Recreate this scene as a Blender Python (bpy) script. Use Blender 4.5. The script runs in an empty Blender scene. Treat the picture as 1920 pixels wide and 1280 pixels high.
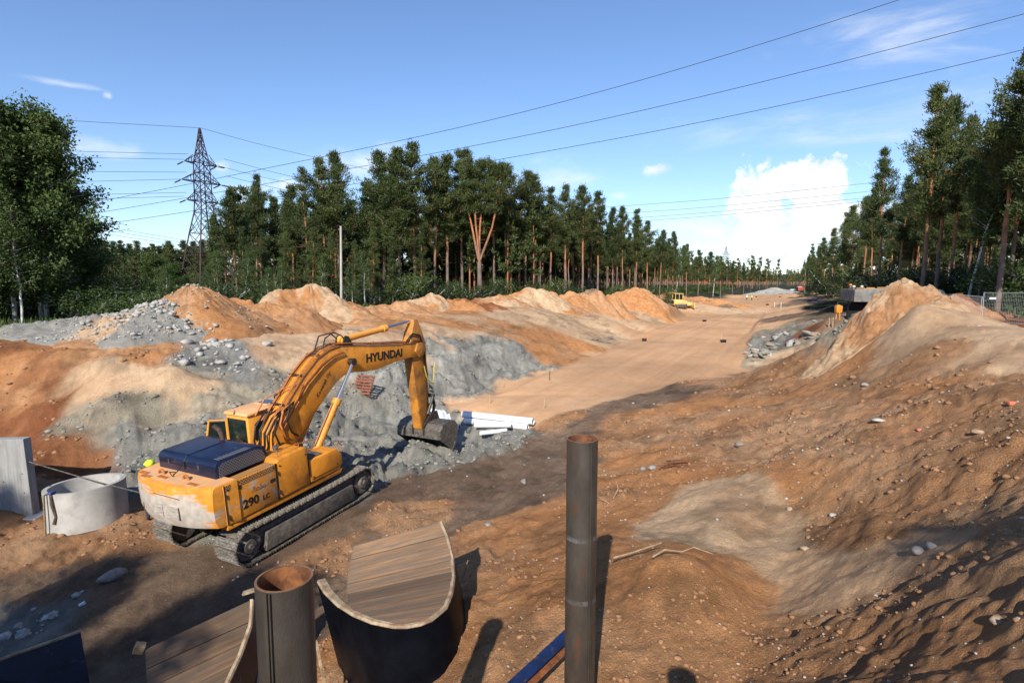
import bpy, bmesh, math, random
import numpy as np
from mathutils import Vector, Matrix, Euler
R_ = math.radians
SC = bpy.context.scene
COL = SC.collection
random.seed(7)

# ---------------------------------------------------------------- camera
CZ = 8.0            # eye height above the datum of the pit
F = 1067.0          # focal length in pixels of a 1920 wide frame
PITCH = math.atan(110.0 / F)
cam_d = bpy.data.cameras.new('camera'); cam = bpy.data.objects.new('camera', cam_d); COL.objects.link(cam)
cam_d.sensor_width = 36.0; cam_d.lens = F * 36.0 / 1920.0
cam_d.clip_start = 0.05; cam_d.clip_end = 9000
cam.location = (0, 0, CZ); cam.rotation_euler = (math.pi / 2 - PITCH, 0, 0)
SC.camera = cam

# ---------------------------------------------------------------- light
SUN_EL = R_(34.0); SUN_AZ = R_(192.5)      # azimuth from +Y towards +X: behind the camera, a little left
sun_dir = Vector((math.sin(SUN_AZ) * math.cos(SUN_EL), math.cos(SUN_AZ) * math.cos(SUN_EL), math.sin(SUN_EL)))
sl = bpy.data.lights.new('sun', 'SUN'); sl.energy = 4.4; sl.angle = R_(0.53); sl.color = (1.0, 0.94, 0.85)
so = bpy.data.objects.new('sun', sl); COL.objects.link(so)
so.rotation_euler = sun_dir.to_track_quat('Z', 'Y').to_euler(); so.location = (0, -20, 60)
SC.view_settings.view_transform = 'Standard'; SC.view_settings.look = 'None'
SC.view_settings.exposure = 0.66; SC.view_settings.gamma = 1.0
SC.view_settings.use_curve_mapping = False

def ray(u, v):
    """unit-ish direction through a pixel of the 1920x1280 photograph"""
    c, s = math.cos(PITCH), math.sin(PITCH)
    a = (u - 960.0) / F; b = -(v - 640.0) / F
    return Vector((a, c + b * s, -s + b * c))
def azel(u, v):
    d = ray(u, v).normalized()
    return math.atan2(d.x, d.y), math.asin(d.z)
def PZ(u, v, z):
    """point at height z (relative to the eye) on the line of sight"""
    d = ray(u, v); t = z / d.z
    return Vector((d.x * t, d.y * t, CZ + z))
def PD(u, v, D):
    d = ray(u, v); t = D / d.y
    return Vector((d.x * t, D, CZ + d.z * t))

w = bpy.data.worlds.new('World'); SC.world = w; w.use_nodes = True
nt = w.node_tree; nt.nodes.clear()
def N(t, **k):
    n = nt.nodes.new(t)
    for a, b in k.items(): setattr(n, a, b)
    return n
def MA(op, a, b=None, c=None, clamp=False):
    n = N('ShaderNodeMath', operation=op, use_clamp=clamp)
    for i, x in enumerate((a, b, c)):
        if x is None: continue
        if isinstance(x, (int, float)): n.inputs[i].default_value = x
        else: nt.links.new(x, n.inputs[i])
    return n.outputs[0]
sky = N('ShaderNodeTexSky', sky_type='NISHITA'); sky.sun_disc = False
sky.sun_elevation = SUN_EL; sky.sun_rotation = SUN_AZ; sky.altitude = 50; sky.air_density = 1.0; sky.dust_density = 0.15; sky.ozone_density = 3.5
tc = N('ShaderNodeTexCoord'); sp = N('ShaderNodeSeparateXYZ'); nt.links.new(tc.outputs['Generated'], sp.inputs[0])
az = MA('ARCTAN2', sp.outputs[0], sp.outputs[1]); el = MA('ARCSINE', sp.outputs[2])
def noise(scale, detail=6, rough=.55, sc=(1, 1, 1), off=(0, 0, 0), dist=0.0):
    m = N('ShaderNodeMapping'); m.inputs['Scale'].default_value = sc; m.inputs['Location'].default_value = off
    nt.links.new(tc.outputs['Generated'], m.inputs[0])
    n = N('ShaderNodeTexNoise'); n.inputs['Scale'].default_value = scale; n.inputs['Detail'].default_value = detail
    n.inputs['Roughness'].default_value = rough; n.inputs['Distortion'].default_value = dist
    nt.links.new(m.outputs[0], n.inputs['Vector']); return n.outputs[0]
puff = noise(15, 9, .62); fine = noise(9, 7, .62, (1, 1, 2.5), (3, 1, 2)); streak = noise(3.2, 8, .6, (1.0, 1.0, 5.0), (1, 7, 3), .8)
# (u, v, half width, half height, noise, edge softness, opacity, noise kind)
CL = [(1502, 350, 110, 54, 1.5, .30, 1.0, 0), (1562, 338, 44, 36, 1.0, .30, 1.0, 0), (1438, 404, 84, 70, 1.5, .35, 1.0, 0), (1530, 412, 150, 44, 1.5, .4, 1.0, 0), (1390, 458, 110, 34, 1.5, 1.1, .5, 0), (1560, 448, 140, 26, 1.4, .9, .45, 0),
      (1500, 500, 260, 26, 1.2, 1.5, .3, 1), (1226, 318, 42, 17, 1.6, .7, .85, 0), (204, 180, 15, 11, 1.6, 1.0, .5, 0), (120, 158, 100, 9, 1.2, 1.2, .45, 1),
      (150, 278, 150, 26, 1.6, 1.3, .42, 1), (415, 312, 24, 19, 1.6, 1.0, .6, 0), (535, 348, 42, 20, 1.6, .9, .6, 0), (470, 360, 90, 22, 1.8, 1.3, .35, 0), (1156, 366, 26, 11, 1.8, 1.0, .5, 0),
      (700, 305, 120, 40, 1.6, 1.4, .5, 1), (1010, 335, 120, 40, 1.6, 1.4, .5, 1), (300, 450, 260, 30, 2.0, 1.2, .55, 0), (1280, 440, 170, 40, 1.8, 1.4, .4, 1),
      (1640, 90, 330, 80, 2.2, 1.9, 0.6, 2), (1480, 250, 330, 60, 2.2, 1.9, .38, 2), (1750, 200, 200, 110, 2.0, 1.8, .32, 2)]
tot = None
for (u, v, su, sv, nk, soft, op, kind) in CL:
    a0, e0 = azel(u, v); a1, _ = azel(u + su, v); _, e1 = azel(u, v - sv)
    sa = abs(a1 - a0); se = abs(e1 - e0)
    dx = MA('MULTIPLY', MA('SUBTRACT', az, a0), 1 / sa); dy = MA('MULTIPLY', MA('SUBTRACT', el, e0), 1 / se)
    r2 = MA('SQRT', MA('ADD', MA('MULTIPLY', dx, dx), MA('MULTIPLY', dy, dy)))
    nn = (puff, fine, streak)[kind]
    f = MA('ADD', MA('SUBTRACT', 1.0, r2), MA('MULTIPLY', MA('SUBTRACT', nn, .5), nk * 2.2))
    f = MA('MULTIPLY', f, 1 / soft, clamp=True)
    f = MA('MULTIPLY', MA('MULTIPLY', f, MA('SUBTRACT', 3.0, MA('MULTIPLY', f, 2.0))), MA('MULTIPLY', f, op))
    tot = f if tot is None else MA('SUBTRACT', MA('ADD', tot, f), MA('MULTIPLY', tot, f))
# a thin veil low over the horizon
veil = MA('MULTIPLY', MA('POWER', MA('SUBTRACT', 1.0, MA('MULTIPLY', MA('ABSOLUTE', el), 2.6), clamp=True), 3.0), MA('MULTIPLY', fine, .30))
tot = MA('SUBTRACT', MA('ADD', tot, veil), MA('MULTIPLY', tot, veil))
shade = N('ShaderNodeValToRGB'); nt.links.new(noise(11, 6, .6, (1, 1, 1.6), (5, 5, 5)), shade.inputs[0])
CLG = 7.4
shade.color_ramp.elements[0].position = .34; shade.color_ramp.elements[0].color = (.70, .77, .86, 1)
shade.color_ramp.elements[1].position = .54; shade.color_ramp.elements[1].color = (1.0, 1.0, 1.0, 1)
gain = N('ShaderNodeVectorMath', operation='SCALE'); nt.links.new(shade.outputs[0], gain.inputs[0]); gain.inputs['Scale'].default_value = CLG
tint = N('ShaderNodeVectorMath', operation='MULTIPLY'); nt.links.new(sky.outputs[0], tint.inputs[0]); tint.inputs[1].default_value = (.95, 1.0, 1.12)
mx = N('ShaderNodeMix', data_type='RGBA'); nt.links.new(tot, mx.inputs[0]); nt.links.new(tint.outputs[0], mx.inputs[6]); nt.links.new(gain.outputs[0], mx.inputs[7])
bg = N('ShaderNodeBackground'); bg.inputs['Strength'].default_value = 0.102; nt.links.new(mx.outputs[2], bg.inputs[0])
wo = N('ShaderNodeOutputWorld'); nt.links.new(bg.outputs[0], wo.inputs[0])
try: w.cycles.sampling_method = 'MANUAL'; w.cycles.sample_map_resolution = 512
except Exception: pass
SC.cycles.max_bounces = 5; SC.cycles.diffuse_bounces = 3; SC.cycles.glossy_bounces = 2; SC.cycles.transparent_max_bounces = 8
SC.cycles.use_denoising = True

# ---------------------------------------------------------------- helpers
def link(o, parent=None):
    COL.objects.link(o)
    if parent is not None: o.parent = parent
    return o
def tag(o, label=None, cat=None, group=None, kind=None):
    if label: o['label'] = label
    if cat: o['category'] = cat
    if group: o['group'] = group
    if kind: o['kind'] = kind
    return o
def empty(name, loc=(0, 0, 0), rz=0.0, label=None, cat=None, group=None):
    o = bpy.data.objects.new(name, None); link(o); o.location = loc; o.rotation_euler = (0, 0, rz); o.empty_display_size = .3
    return tag(o, label, cat, group)
def copy_tree(o, parent=None):
    c = o.copy(); COL.objects.link(c); c.parent = parent
    for ch in list(o.children): copy_tree(ch, c)
    return c
def np_mesh(name, V, T, mats=(), smooth=False, mi=None):
    """fast mesh from arrays, T is (n,3) or (n,4)"""
    V = np.asarray(V, np.float32); T = np.asarray(T, np.int32); k = T.shape[1]
    m = bpy.data.meshes.new(name)
    m.vertices.add(len(V)); m.vertices.foreach_set('co', V.ravel())
    m.loops.add(T.size); m.loops.foreach_set('vertex_index', T.ravel())
    m.polygons.add(len(T)); m.polygons.foreach_set('loop_start', np.arange(0, T.size, k, dtype=np.int32))
    m.polygons.foreach_set('loop_total', np.full(len(T), k, np.int32))
    if smooth: m.polygons.foreach_set('use_smooth', np.ones(len(T), bool))
    for x in mats: m.materials.append(x)
    if mi is not None: m.polygons.foreach_set('material_index', np.asarray(mi, np.int32))
    m.update(); m.validate()
    return m

class MB:
    """collects simple shapes into one mesh"""
    def __init__(s): s.b = bmesh.new()
    def xf(s, vs, M):
        if M is not None:
            for v in vs: v.co = M @ v.co
    def poly(s, pts, faces, M=None):
        vs = [s.b.verts.new(p) for p in pts]
        for f in faces:
            try: s.b.faces.new([vs[i] for i in f])
            except ValueError: pass
        s.xf(vs, M); return vs
    def box(s, c, d, M=None, bev=0.0):
        c = Vector(c); h = Vector(d) / 2
        P = [c + Vector((a * h.x, b * h.y, e * h.z)) for e in (-1, 1) for b in (-1, 1) for a in (-1, 1)]
        if bev > 0:
            t = bmesh.new(); vs = [t.verts.new(p) for p in P]
            for f in ((0, 2, 3, 1), (4, 5, 7, 6), (0, 1, 5, 4), (2, 6, 7, 3), (0, 4, 6, 2), (1, 3, 7, 5)): t.faces.new([vs[i] for i in f])
            bmesh.ops.bevel(t, geom=list(t.edges), offset=bev, segments=2, affect='EDGES', profile=.5)
            mp = {}
            for v in t.verts: mp[v] = s.b.verts.new(M @ v.co if M is not None else v.co)
            for f in t.faces: s.b.faces.new([mp[v] for v in f.verts])
            t.free(); return
        s.poly(P, ((0, 2, 3, 1), (4, 5, 7, 6), (0, 1, 5, 4), (2, 6, 7, 3), (0, 4, 6, 2), (1, 3, 7, 5)), M)
    def prism(s, pts, w0, w1, axis='x', M=None, bev=0.0):
        """outline pts (a,b) extruded along axis between w0 and w1"""
        def q(p, w):
            return {'x': (w, p[0], p[1]), 'y': (p[0], w, p[1]), 'z': (p[0], p[1], w)}[axis]
        n = len(pts)
        t = bmesh.new()
        A = [t.verts.new(q(p, w0)) for p in pts]; B = [t.verts.new(q(p, w1)) for p in pts]
        t.faces.new(A[::-1]); t.faces.new(B)
        for i in range(n): t.faces.new((A[i], A[(i + 1) % n], B[(i + 1) % n], B[i]))
        bmesh.ops.recalc_face_normals(t, faces=t.faces)
        if bev > 0: bmesh.ops.bevel(t, geom=list(t.edges), offset=bev, segments=2, affect='EDGES', profile=.5)
        mp = {}
        for v in t.verts: mp[v] = s.b.verts.new(M @ v.co if M is not None else v.co)
        for f in t.faces: s.b.faces.new([mp[v] for v in f.verts])
        t.free()
    def cyl(s, p0, p1, r0, r1=None, n=12, cap=True):
        s.tube([p0, p1], [r0, r0 if r1 is None else r1], n, cap)
    def tube(s, P, r, n=8, cap=True):
        P = [Vector(p) for p in P]
        if isinstance(r, (int, float)): r = [r] * len(P)
        rings = []; up = None
        for i, p in enumerate(P):
            d = (P[min(i + 1, len(P) - 1)] - P[max(i - 1, 0)])
            if d.length < 1e-9: d = Vector((0, 0, 1))
            d.normalize()
            if up is None:
                up = Vector((0, 0, 1)) if abs(d.z) < .9 else Vector((0, 1, 0))
            a = (up - d * up.dot(d))
            if a.length < 1e-6: a = d.orthogonal()
            a.normalize(); up = a; b = d.cross(a)
            rings.append([s.b.verts.new(p + (a * math.cos(2 * math.pi * k / n) + b * math.sin(2 * math.pi * k / n)) * r[i]) for k in range(n)])
        for i in range(len(P) - 1):
            for k in range(n):
                s.b.faces.new((rings[i][k], rings[i][(k + 1) % n], rings[i + 1][(k + 1) % n], rings[i + 1][k]))
        if cap and n > 2: s.b.faces.new(rings[0][::-1]); s.b.faces.new(rings[-1])
    def pipe(s, p0, p1, ro, ri, n=48):
        """hollow tube with wall"""
        p0 = Vector(p0); p1 = Vector(p1); d = (p1 - p0).normalized(); a = d.orthogonal().normalized(); b = d.cross(a)
        rr = []
        for p, r in ((p0, ro), (p1, ro), (p1, ri), (p0, ri)):
            rr.append([s.b.verts.new(p + (a * math.cos(2 * math.pi * k / n) + b * math.sin(2 * math.pi * k / n)) * r) for k in range(n)])
        for j in range(4):
            for k in range(n): s.b.faces.new((rr[j][k], rr[j][(k + 1) % n], rr[(j + 1) % 4][(k + 1) % n], rr[(j + 1) % 4][k]))
    def sphere(s, c, r, seg=12, sc=(1, 1, 1)):
        o = bmesh.ops.create_uvsphere(s.b, u_segments=seg, v_segments=max(5, seg // 2), radius=r)
        for v in o['verts']: v.co = Vector((v.co.x * sc[0], v.co.y * sc[1], v.co.z * sc[2])) + Vector(c)
    def build(s, name, mat, parent=None, smooth=None, M=None):
        bmesh.ops.recalc_face_normals(s.b, faces=s.b.faces)
        m = bpy.data.meshes.new(name); s.b.to_mesh(m); s.b.free()
        if M is not None: m.transform(M)
        m.materials.append(mat)
        if smooth:
            for p in m.polygons: p.use_smooth = True
            try: m.set_sharp_from_angle(angle=R_(smooth if smooth > 1 else 35))
            except Exception: pass
        return link(bpy.data.objects.new(name, m), parent)

# noise in numpy
def _h(ix, iy, seed):
    n = (ix.astype(np.int64) * 374761393 + iy.astype(np.int64) * 668265263 + seed * 1442695041) & 0xffffffff
    n = ((n ^ (n >> 13)) * 1274126177) & 0xffffffff
    n = n ^ (n >> 16)
    return (n & 0xffffff) / float(0xffffff)
def vnoise(x, y, seed=0):
    x0 = np.floor(x); y0 = np.floor(y); fx = x - x0; fy = y - y0
    fx = fx * fx * fx * (fx * (fx * 6 - 15) + 10); fy = fy * fy * fy * (fy * (fy * 6 - 15) + 10)
    a = _h(x0, y0, seed); b = _h(x0 + 1, y0, seed); c = _h(x0, y0 + 1, seed); d = _h(x0 + 1, y0 + 1, seed)
    return (a + (b - a) * fx) * (1 - fy) + (c + (d - c) * fx) * fy
def fbm(x, y, wl, octv=4, seed=0, gain=.5, lac=2.03):
    """mean 0, about +-1"""
    s = 0.0; a = 1.0; t = 0.0; f = 1.0 / wl; ang = .6
    for i in range(octv):
        c, q = math.cos(ang * i + .3), math.sin(ang * i + .3)
        s = s + a * (vnoise((x * c - y * q) * f + 13.7 * i, (x * q + y * c) * f - 7.1 * i, seed + i * 17) * 2 - 1); t += a; a *= gain; f *= lac
    return s / t * 1.6
def ridged(x, y, wl, octv=4, seed=0):
    s = 0.0; a = 1.0; t = 0.0; f = 1.0 / wl
    for i in range(octv):
        s = s + a * (1 - np.abs(vnoise(x * f + 5.3 * i, y * f + 9.1 * i, seed + i * 31) * 2 - 1)) ** 2; t += a; a *= .5; f *= 2.1
    return s / t

# materials
def mat(name, col=(.5, .5, .5), rough=.7, metal=0.0, var=0.12, scale=4.0, col2=None, bump=0.0, bscale=30.0, spec=.4, edge=None, thr=(.45, .6), stretch=None, trans=0.0):
    """col varied by noise, patches of col2, fine bump"""
    m = bpy.data.materials.new(name); m.use_nodes = True; t = m.node_tree; b = t.nodes['Principled BSDF']
    b.inputs['Roughness'].default_value = rough; b.inputs['Metallic'].default_value = metal
    b.inputs['Specular IOR Level'].default_value = spec
    tc = t.nodes.new('ShaderNodeTexCoord'); vec = tc.outputs['Object']
    if stretch:
        mp = t.nodes.new('ShaderNodeMapping'); mp.inputs['Scale'].default_value = stretch; t.links.new(vec, mp.inputs[0]); vec = mp.outputs[0]
    n1 = t.nodes.new('ShaderNodeTexNoise'); n1.inputs['Scale'].default_value = scale; n1.inputs['Detail'].default_value = 6; n1.inputs['Roughness'].default_value = .62
    t.links.new(vec, n1.inputs['Vector'])
    mr = t.nodes.new('ShaderNodeMapRange'); mr.inputs['From Min'].default_value = .3; mr.inputs['From Max'].default_value = .7
    mr.inputs['To Min'].default_value = 1 - var * 1.6; mr.inputs['To Max'].default_value = 1 + var; t.links.new(n1.outputs[0], mr.inputs[0])
    base = t.nodes.new('ShaderNodeVectorMath'); base.operation = 'SCALE'; base.inputs[0].default_value = col[:3]; t.links.new(mr.outputs[0], base.inputs['Scale'])
    out = base.outputs[0]
    if col2 is not None:
        n2 = t.nodes.new('ShaderNodeTexNoise'); n2.inputs['Scale'].default_value = scale * 1.7; n2.inputs['Detail'].default_value = 9; n2.inputs['Roughness'].default_value = .7
        mp2 = t.nodes.new('ShaderNodeMapping'); mp2.inputs['Location'].default_value = (3.1, 5.7, 1.3); t.links.new(vec, mp2.inputs[0]); t.links.new(mp2.outputs[0], n2.inputs['Vector'])
        r2 = t.nodes.new('ShaderNodeMapRange'); r2.inputs['From Min'].default_value = thr[0]; r2.inputs['From Max'].default_value = thr[1]; t.links.new(n2.outputs[0], r2.inputs[0])
        x = t.nodes.new('ShaderNodeMix'); x.data_type = 'RGBA'; t.links.new(r2.outputs[0], x.inputs[0]); t.links.new(out, x.inputs[6]); x.inputs[7].default_value = (*col2[:3], 1); out = x.outputs[2]
    t.links.new(out, b.inputs['Base Color'])
    if bump > 0:
        n3 = t.nodes.new('ShaderNodeTexNoise'); n3.inputs['Scale'].default_value = bscale; n3.inputs['Detail'].default_value = 5; t.links.new(vec, n3.inputs['Vector'])
        bp = t.nodes.new('ShaderNodeBump'); bp.inputs['Strength'].default_value = 1.0; bp.inputs['Distance'].default_value = bump; t.links.new(n3.outputs[0], bp.inputs['Height']); t.links.new(bp.outputs[0], b.inputs['Normal'])
    if trans > 0:
        tr = t.nodes.new('ShaderNodeBsdfTranslucent'); t.links.new(out, tr.inputs[0]); ms = t.nodes.new('ShaderNodeMixShader'); ms.inputs[0].default_value = trans
        t.links.new(b.outputs[0], ms.inputs[1]); t.links.new(tr.outputs[0], ms.inputs[2]); t.links.new(ms.outputs[0], t.nodes['Material Output'].inputs[0])
    return m

# ---------------------------------------------------------------- terrain
# spot heights (u, v, z below the eye) of the lie of the land, read off lines of sight
ZP = '''
-150 1280 -7.2,0 1280 -7.2,300 1280 -7.1,500 1280 -6.9,600 1280 -6.3,700 1280 -5.75,900 1280 -5.05,1000 1280 -4.75,1100 1280 -4.6,1300 1280 -4.4,1400 1280 -4.45,1500 1280 -4.1,1700 1280 -3.5,1920 1280 -2.8,2050 1280 -2.4
0 1180 -7.15,300 1180 -7.1,500 1180 -6.9,600 1180 -6.5,700 1180 -6.0,800 1180 -5.5,900 1180 -5.0,1000 1180 -4.75,1150 1180 -4.5,1300 1180 -4.45,1420 1180 -4.75,1500 1180 -4.4,1650 1180 -3.7,1800 1180 -3.15,1920 1180 -2.7
0 1100 -7.1,300 1100 -7.0,500 1100 -6.85,650 1100 -6.55,800 1100 -5.8,900 1100 -5.3,1000 1100 -4.9,1120 1100 -4.6,1180 1100 -4.4,1270 1090 -4.1,1360 1110 -4.35,1440 1140 -4.8,1440 1100 -4.75,1550 1100 -4.2,1700 1100 -3.55,1920 1100 -2.6
0 1025 -7.05,200 1025 -7.0,600 1025 -6.75,700 1025 -6.55,850 1025 -6.0,950 1025 -5.6,1050 1025 -5.1,1150 1025 -4.7,1240 1045 -4.05,1300 1050 -4.1,1400 1025 -4.75,1500 1025 -4.45,1600 1025 -4.0,1700 1025 -3.6,1920 1025 -2.5,2050 1025 -2.2
0 950 -7.0,150 950 -6.95,250 960 -6.95,650 950 -6.7,750 950 -6.55,900 950 -6.2,1020 950 -5.75,1150 950 -5.2,1230 950 -4.9,1290 915 -4.55,1370 950 -4.35,1440 980 -4.55,1500 950 -4.4,1650 950 -3.8,1800 950 -3.1,1920 950 -2.6
700 885 -6.6,800 880 -6.6,900 880 -6.55,1000 880 -6.35,1100 880 -6.0,1200 880 -5.6,1300 870 -5.1,1400 880 -4.7,1480 880 -4.15,1600 880 -3.6,1750 880 -3.05,1920 880 -2.55
860 842 -6.55,930 830 -6.7,1000 830 -6.6,1100 830 -6.4,1200 830 -6.0,1300 830 -5.6,1400 830 -5.1,1500 840 -4.5,1560 835 -3.75,1700 830 -3.1,1920 830 -2.4
868 795 -7.15,930 815 -7.05,1000 806 -7.0,935 800 -7.15,1010 790 -6.75,1100 790 -6.5,1200 790 -6.3,1300 790 -5.8,1400 790 -5.3,1500 790 -4.8,1580 800 -4.15,1640 798 -3.3,1750 770 -2.85,1850 735 -2.4,1930 730 -2.2
845 772 -6.75,1000 770 -6.55,1120 745 -6.55,1180 745 -6.5,1250 740 -6.35,1320 740 -6.05,1400 740 -5.5,1500 740 -4.9,1600 740 -4.3,1700 735 -3.6,1800 705 -2.95,1900 700 -2.7
1345 708 -6.45,1365 712 -6.0,1400 703 -5.5,1500 700 -4.7,1600 700 -3.95,1700 700 -3.3,1440 684 -4.75,1500 662 -3.95,1560 650 -3.3,1650 650 -2.8,1750 650 -2.35,1850 650 -2.15,1930 650 -2.05
1560 620 -2.6,1600 610 -2.15,1700 610 -1.9,1800 615 -1.8,1860 625 -1.8,1930 632 -1.85,1612 588 -1.6,1650 570 -1.1,1700 570 -1.0,1760 572 -.98,1655 554 -.65,1690 546 -.45,1715 552 -.5,1745 562 -.8
900 760 -6.6,900 745 -6.6,1000 705 -6.6,1120 655 -6.6,1220 610 -6.6,1285 592 -6.6,1000 740 -6.6,1150 700 -6.6,1300 660 -6.6,1400 640 -6.6,1415 662 -6.6,1350 620 -6.6,1430 600 -6.6,1350 590 -6.6,1440 589 -6.6,1250 605 -6.6,1180 640 -6.6
1290 583 -5.9,1350 576 -5.75,1450 577 -5.7,1350 563 -5.7,1420 562 -5.7,1480 566 -5.6,1400 556 -5.6,1470 552 -5.4
1420 650 -6.55,1450 655 -6.1,1490 655 -5.6,1480 622 -5.0,1450 622 -6.0,1452 598 -6.3,1510 598 -4.4,1540 604 -3.9,1490 580 -5.0,1540 566 -3.6,1570 552 -2.6,1520 553 -3.2,1500 560 -4.4
40 860 -6.6,0 900 -6.9,140 900 -6.9,250 885 -6.9,330 850 -6.7,420 840 -6.5,730 845 -6.55,800 800 -6.9,640 800 -6.5,700 790 -6.6
0 800 -5.7,80 810 -5.5,170 800 -5.35,250 790 -5.25,330 790 -5.35,400 780 -5.2,500 760 -5.2,600 740 -5.2,680 730 -5.3,740 730 -5.7,800 720 -5.9,860 715 -6.2,925 705 -6.6
0 700 -4.0,120 720 -4.3,200 710 -4.0,300 700 -3.9,400 695 -3.95,500 690 -4.0,600 690 -4.3,700 680 -4.4,740 660 -4.05,850 655 -4.7,950 634 -4.5,980 660 -5.5,1030 680 -6.5
0 660 -3.15,100 665 -3.2,200 670 -3.2,320 680 -3.35,450 650 -3.15,560 630 -3.0,650 640 -3.5,760 630 -3.6,850 625 -3.9,940 600 -3.6,1060 600 -4.2,1100 640 -5.9,1060 655 -5.9,1150 600 -4.9,1150 628 -6.4,1200 590 -4.9,1250 577 -5.0,1180 605 -6.2,1020 620 -4.7
0 618 -2.75,100 620 -2.75,200 625 -2.8,550 600 -2.75,700 595 -2.9,800 590 -3.1,900 580 -3.0,1000 577 -2.95,1100 572 -3.2,1200 564 -3.1,1280 560 -3.6,1240 566 -3.6
'''
hp = []
for row in ZP.strip().split('\n'):
    for q in row.split(','):
        u, v, z = map(float, q.split()); p = PZ(u, v, z); hp.append((p.x, p.y, z))
# land hidden from view or outside the frame (x, y, z below the eye)
for u_, v_, z_ in ((880, 748, -7.35), (943, 724, -7.4), (1015, 699, -7.3), (1060, 684, -7.1), (1121, 662, -7.0), (1171, 643, -6.9), (1215, 621, -6.8)):
    q_ = PZ(u_, v_, -6.6); hp.append((q_.x - 1.9, q_.y + .9, z_))
hp += [(0, 0, -1.75), (-3, 0, -2.6), (3, 0, -1.75), (0, -4, -1.8), (6, 1.5, -1.8), (0, 2.6, -3.3), (2.2, 3.6, -3.5), (3.4, 3.5, -2.7), (-1.5, 3.0, -4.6), (-3, 4.5, -6.0), (-6, 5, -6.9), (-9, 3, -6.6), (-8, -2, -3.2), (-14, 0, -3.0), (-20, 6, -5.2), (-25, 12, -5.0),
       (-8, -8, -2), (10, -8, -1.8), (-26, -10, -2), (28, -10, -1.8), (0, -30, -2), (-60, -30, -2.4), (60, -30, -2), (-45, 10, -2.6), (-45, 22, -2.6), (-60, 40, -2.7), (45, 10, -2.2), (22, 8, -2.0), (40, 25, -2.4), (12, 5, -1.9),
       (26.5, 33, -2.7), (22.05, 28, -2.3), (21.9, 26, -2.45), (21.8, 24, -2.4), (23.2, 26, -2.5), (22.5, 30, -2.6), (21.2, 31, -2.4), (24, 28, -2.6), (30, 36, -2.7), (34, 40, -2.6), (40, 50, -2.6), (30, 42, -2.7), (26, 31, -2.5), (23, 33, -3.2), (38, 60, -2.6), (48, 80, -2.6), (62, 105, -2.6), (85, 150, -2.6), (125, 220, -2.6),
       (15.2, 38, -6.5), (17.5, 36, -6.0), (20.5, 36, -5.8), (20, 40, -6.5), (22.5, 40.5, -6.6), (26, 43, -6.4), (25, 47, -5.0), (29, 45, -3.2), (28, 50, -2.8),
       (-12, 84, -2.9), (-25, 72, -2.9), (-40, 72, -2.8), (-60, 90, -2.8), (-90, 140, -3), (-40, 120, -3), (0, 95, -2.9), (8, 100, -2.9), (22, 120, -2.9), (45, 160, -2.9), (70, 205, -2.9), (110, 290, -2.9), (0, 200, -3), (-38, 42, -2.7), (-28, 48, -2.8), (-20, 50, -2.8), (-14, 52, -2.8), (-5, 62, -2.9), (-25, 36, -2.7), (-30, 60, -2.8),
       (52, 200, -5.6), (75, 200, -5.5), (88, 240, -5.5), (70, 160, -5.5), (100, 260, -5.3), (130, 290, -4.2), (165, 330, -3.2), (200, 400, -3), (120, 300, -4), (96, 200, -4), (78, 170, -5.0), (82, 150, -2.7)]
for a in range(0, 360, 15):
    for r in (520, 1100, 3400): hp.append((r * math.sin(R_(a)), r * math.cos(R_(a)), -3.0))
for f_ in (-2.6, 0, 2.6):
    for r_ in (-2.0, 0, 2.0): hp.append((-6.825 + r_ * math.cos(.467) + f_ * math.sin(.467), 15.624 - r_ * math.sin(.467) + f_ * math.cos(.467), -6.7 + f_ * .07))
hp = np.array(hp); HX = hp[:, :2]; HR = np.hypot(HX[:, 0], HX[:, 1])
HC = (0.008 * HR + .05)
def _phi(P, Q, c): return np.sqrt(((P[:, None, :] - Q[None]) ** 2).sum(2) + c[None] ** 2)
_A = _phi(HX, HX, HC) ; _n = len(hp)
_A = _A - np.diag(.012 * HR + .02)
_P = np.hstack([np.ones((_n, 1)), HX / 100.0])
_K = np.block([[_A, _P], [_P.T, np.zeros((3, 3))]])
_w = np.linalg.lstsq(_K, np.concatenate([hp[:, 2], np.zeros(3)]), rcond=None)[0]
def base_h(x, y):
    x = np.atleast_1d(np.asarray(x, float)); y = np.atleast_1d(np.asarray(y, float)); sh = x.shape
    P = np.stack([x.ravel(), y.ravel()], 1); o = np.empty(len(P))
    for i in range(0, len(P), 20000):
        Q = P[i:i + 20000]; o[i:i + 20000] = _phi(Q, HX, HC) @ _w[:_n] + _w[_n] + Q @ _w[_n + 1:] / 100.0
    return o.reshape(sh)

# the excavator's stand: everything under the tracks is pressed to one tilted plane
EX = Vector((-6.825, 15.624, CZ - 6.66)); EYAW = .467; EPIT = .075
def press(x, y, z):
    dx, dy = x - EX.x, y - EX.y; c, s_ = math.cos(EYAW), math.sin(EYAW)
    r = dx * c - dy * s_; f = dx * s_ + dy * c
    pl = EX.z + f * math.tan(EPIT) - .05
    o = np.clip(1 - np.maximum(np.abs(r) - 1.5, np.abs(f) - 2.3) / 1.0, 0, 1); o = o * o * (3 - 2 * o)
    k = np.clip(-sdist(x, y, FLAT) / 1.1 + .25, 0, 1); k = k * k * (3 - 2 * k); z = z * (1 - k) + (CZ - 6.6 + .05 * fbm(x, y, 7, 3, 2) + .012 * fbm(x * 2, y * .3, .8, 3, 4)) * k
    return z * (1 - o) + (pl + (z - z) + .03 * fbm(x, y, .5, 2, 8)) * o

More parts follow.
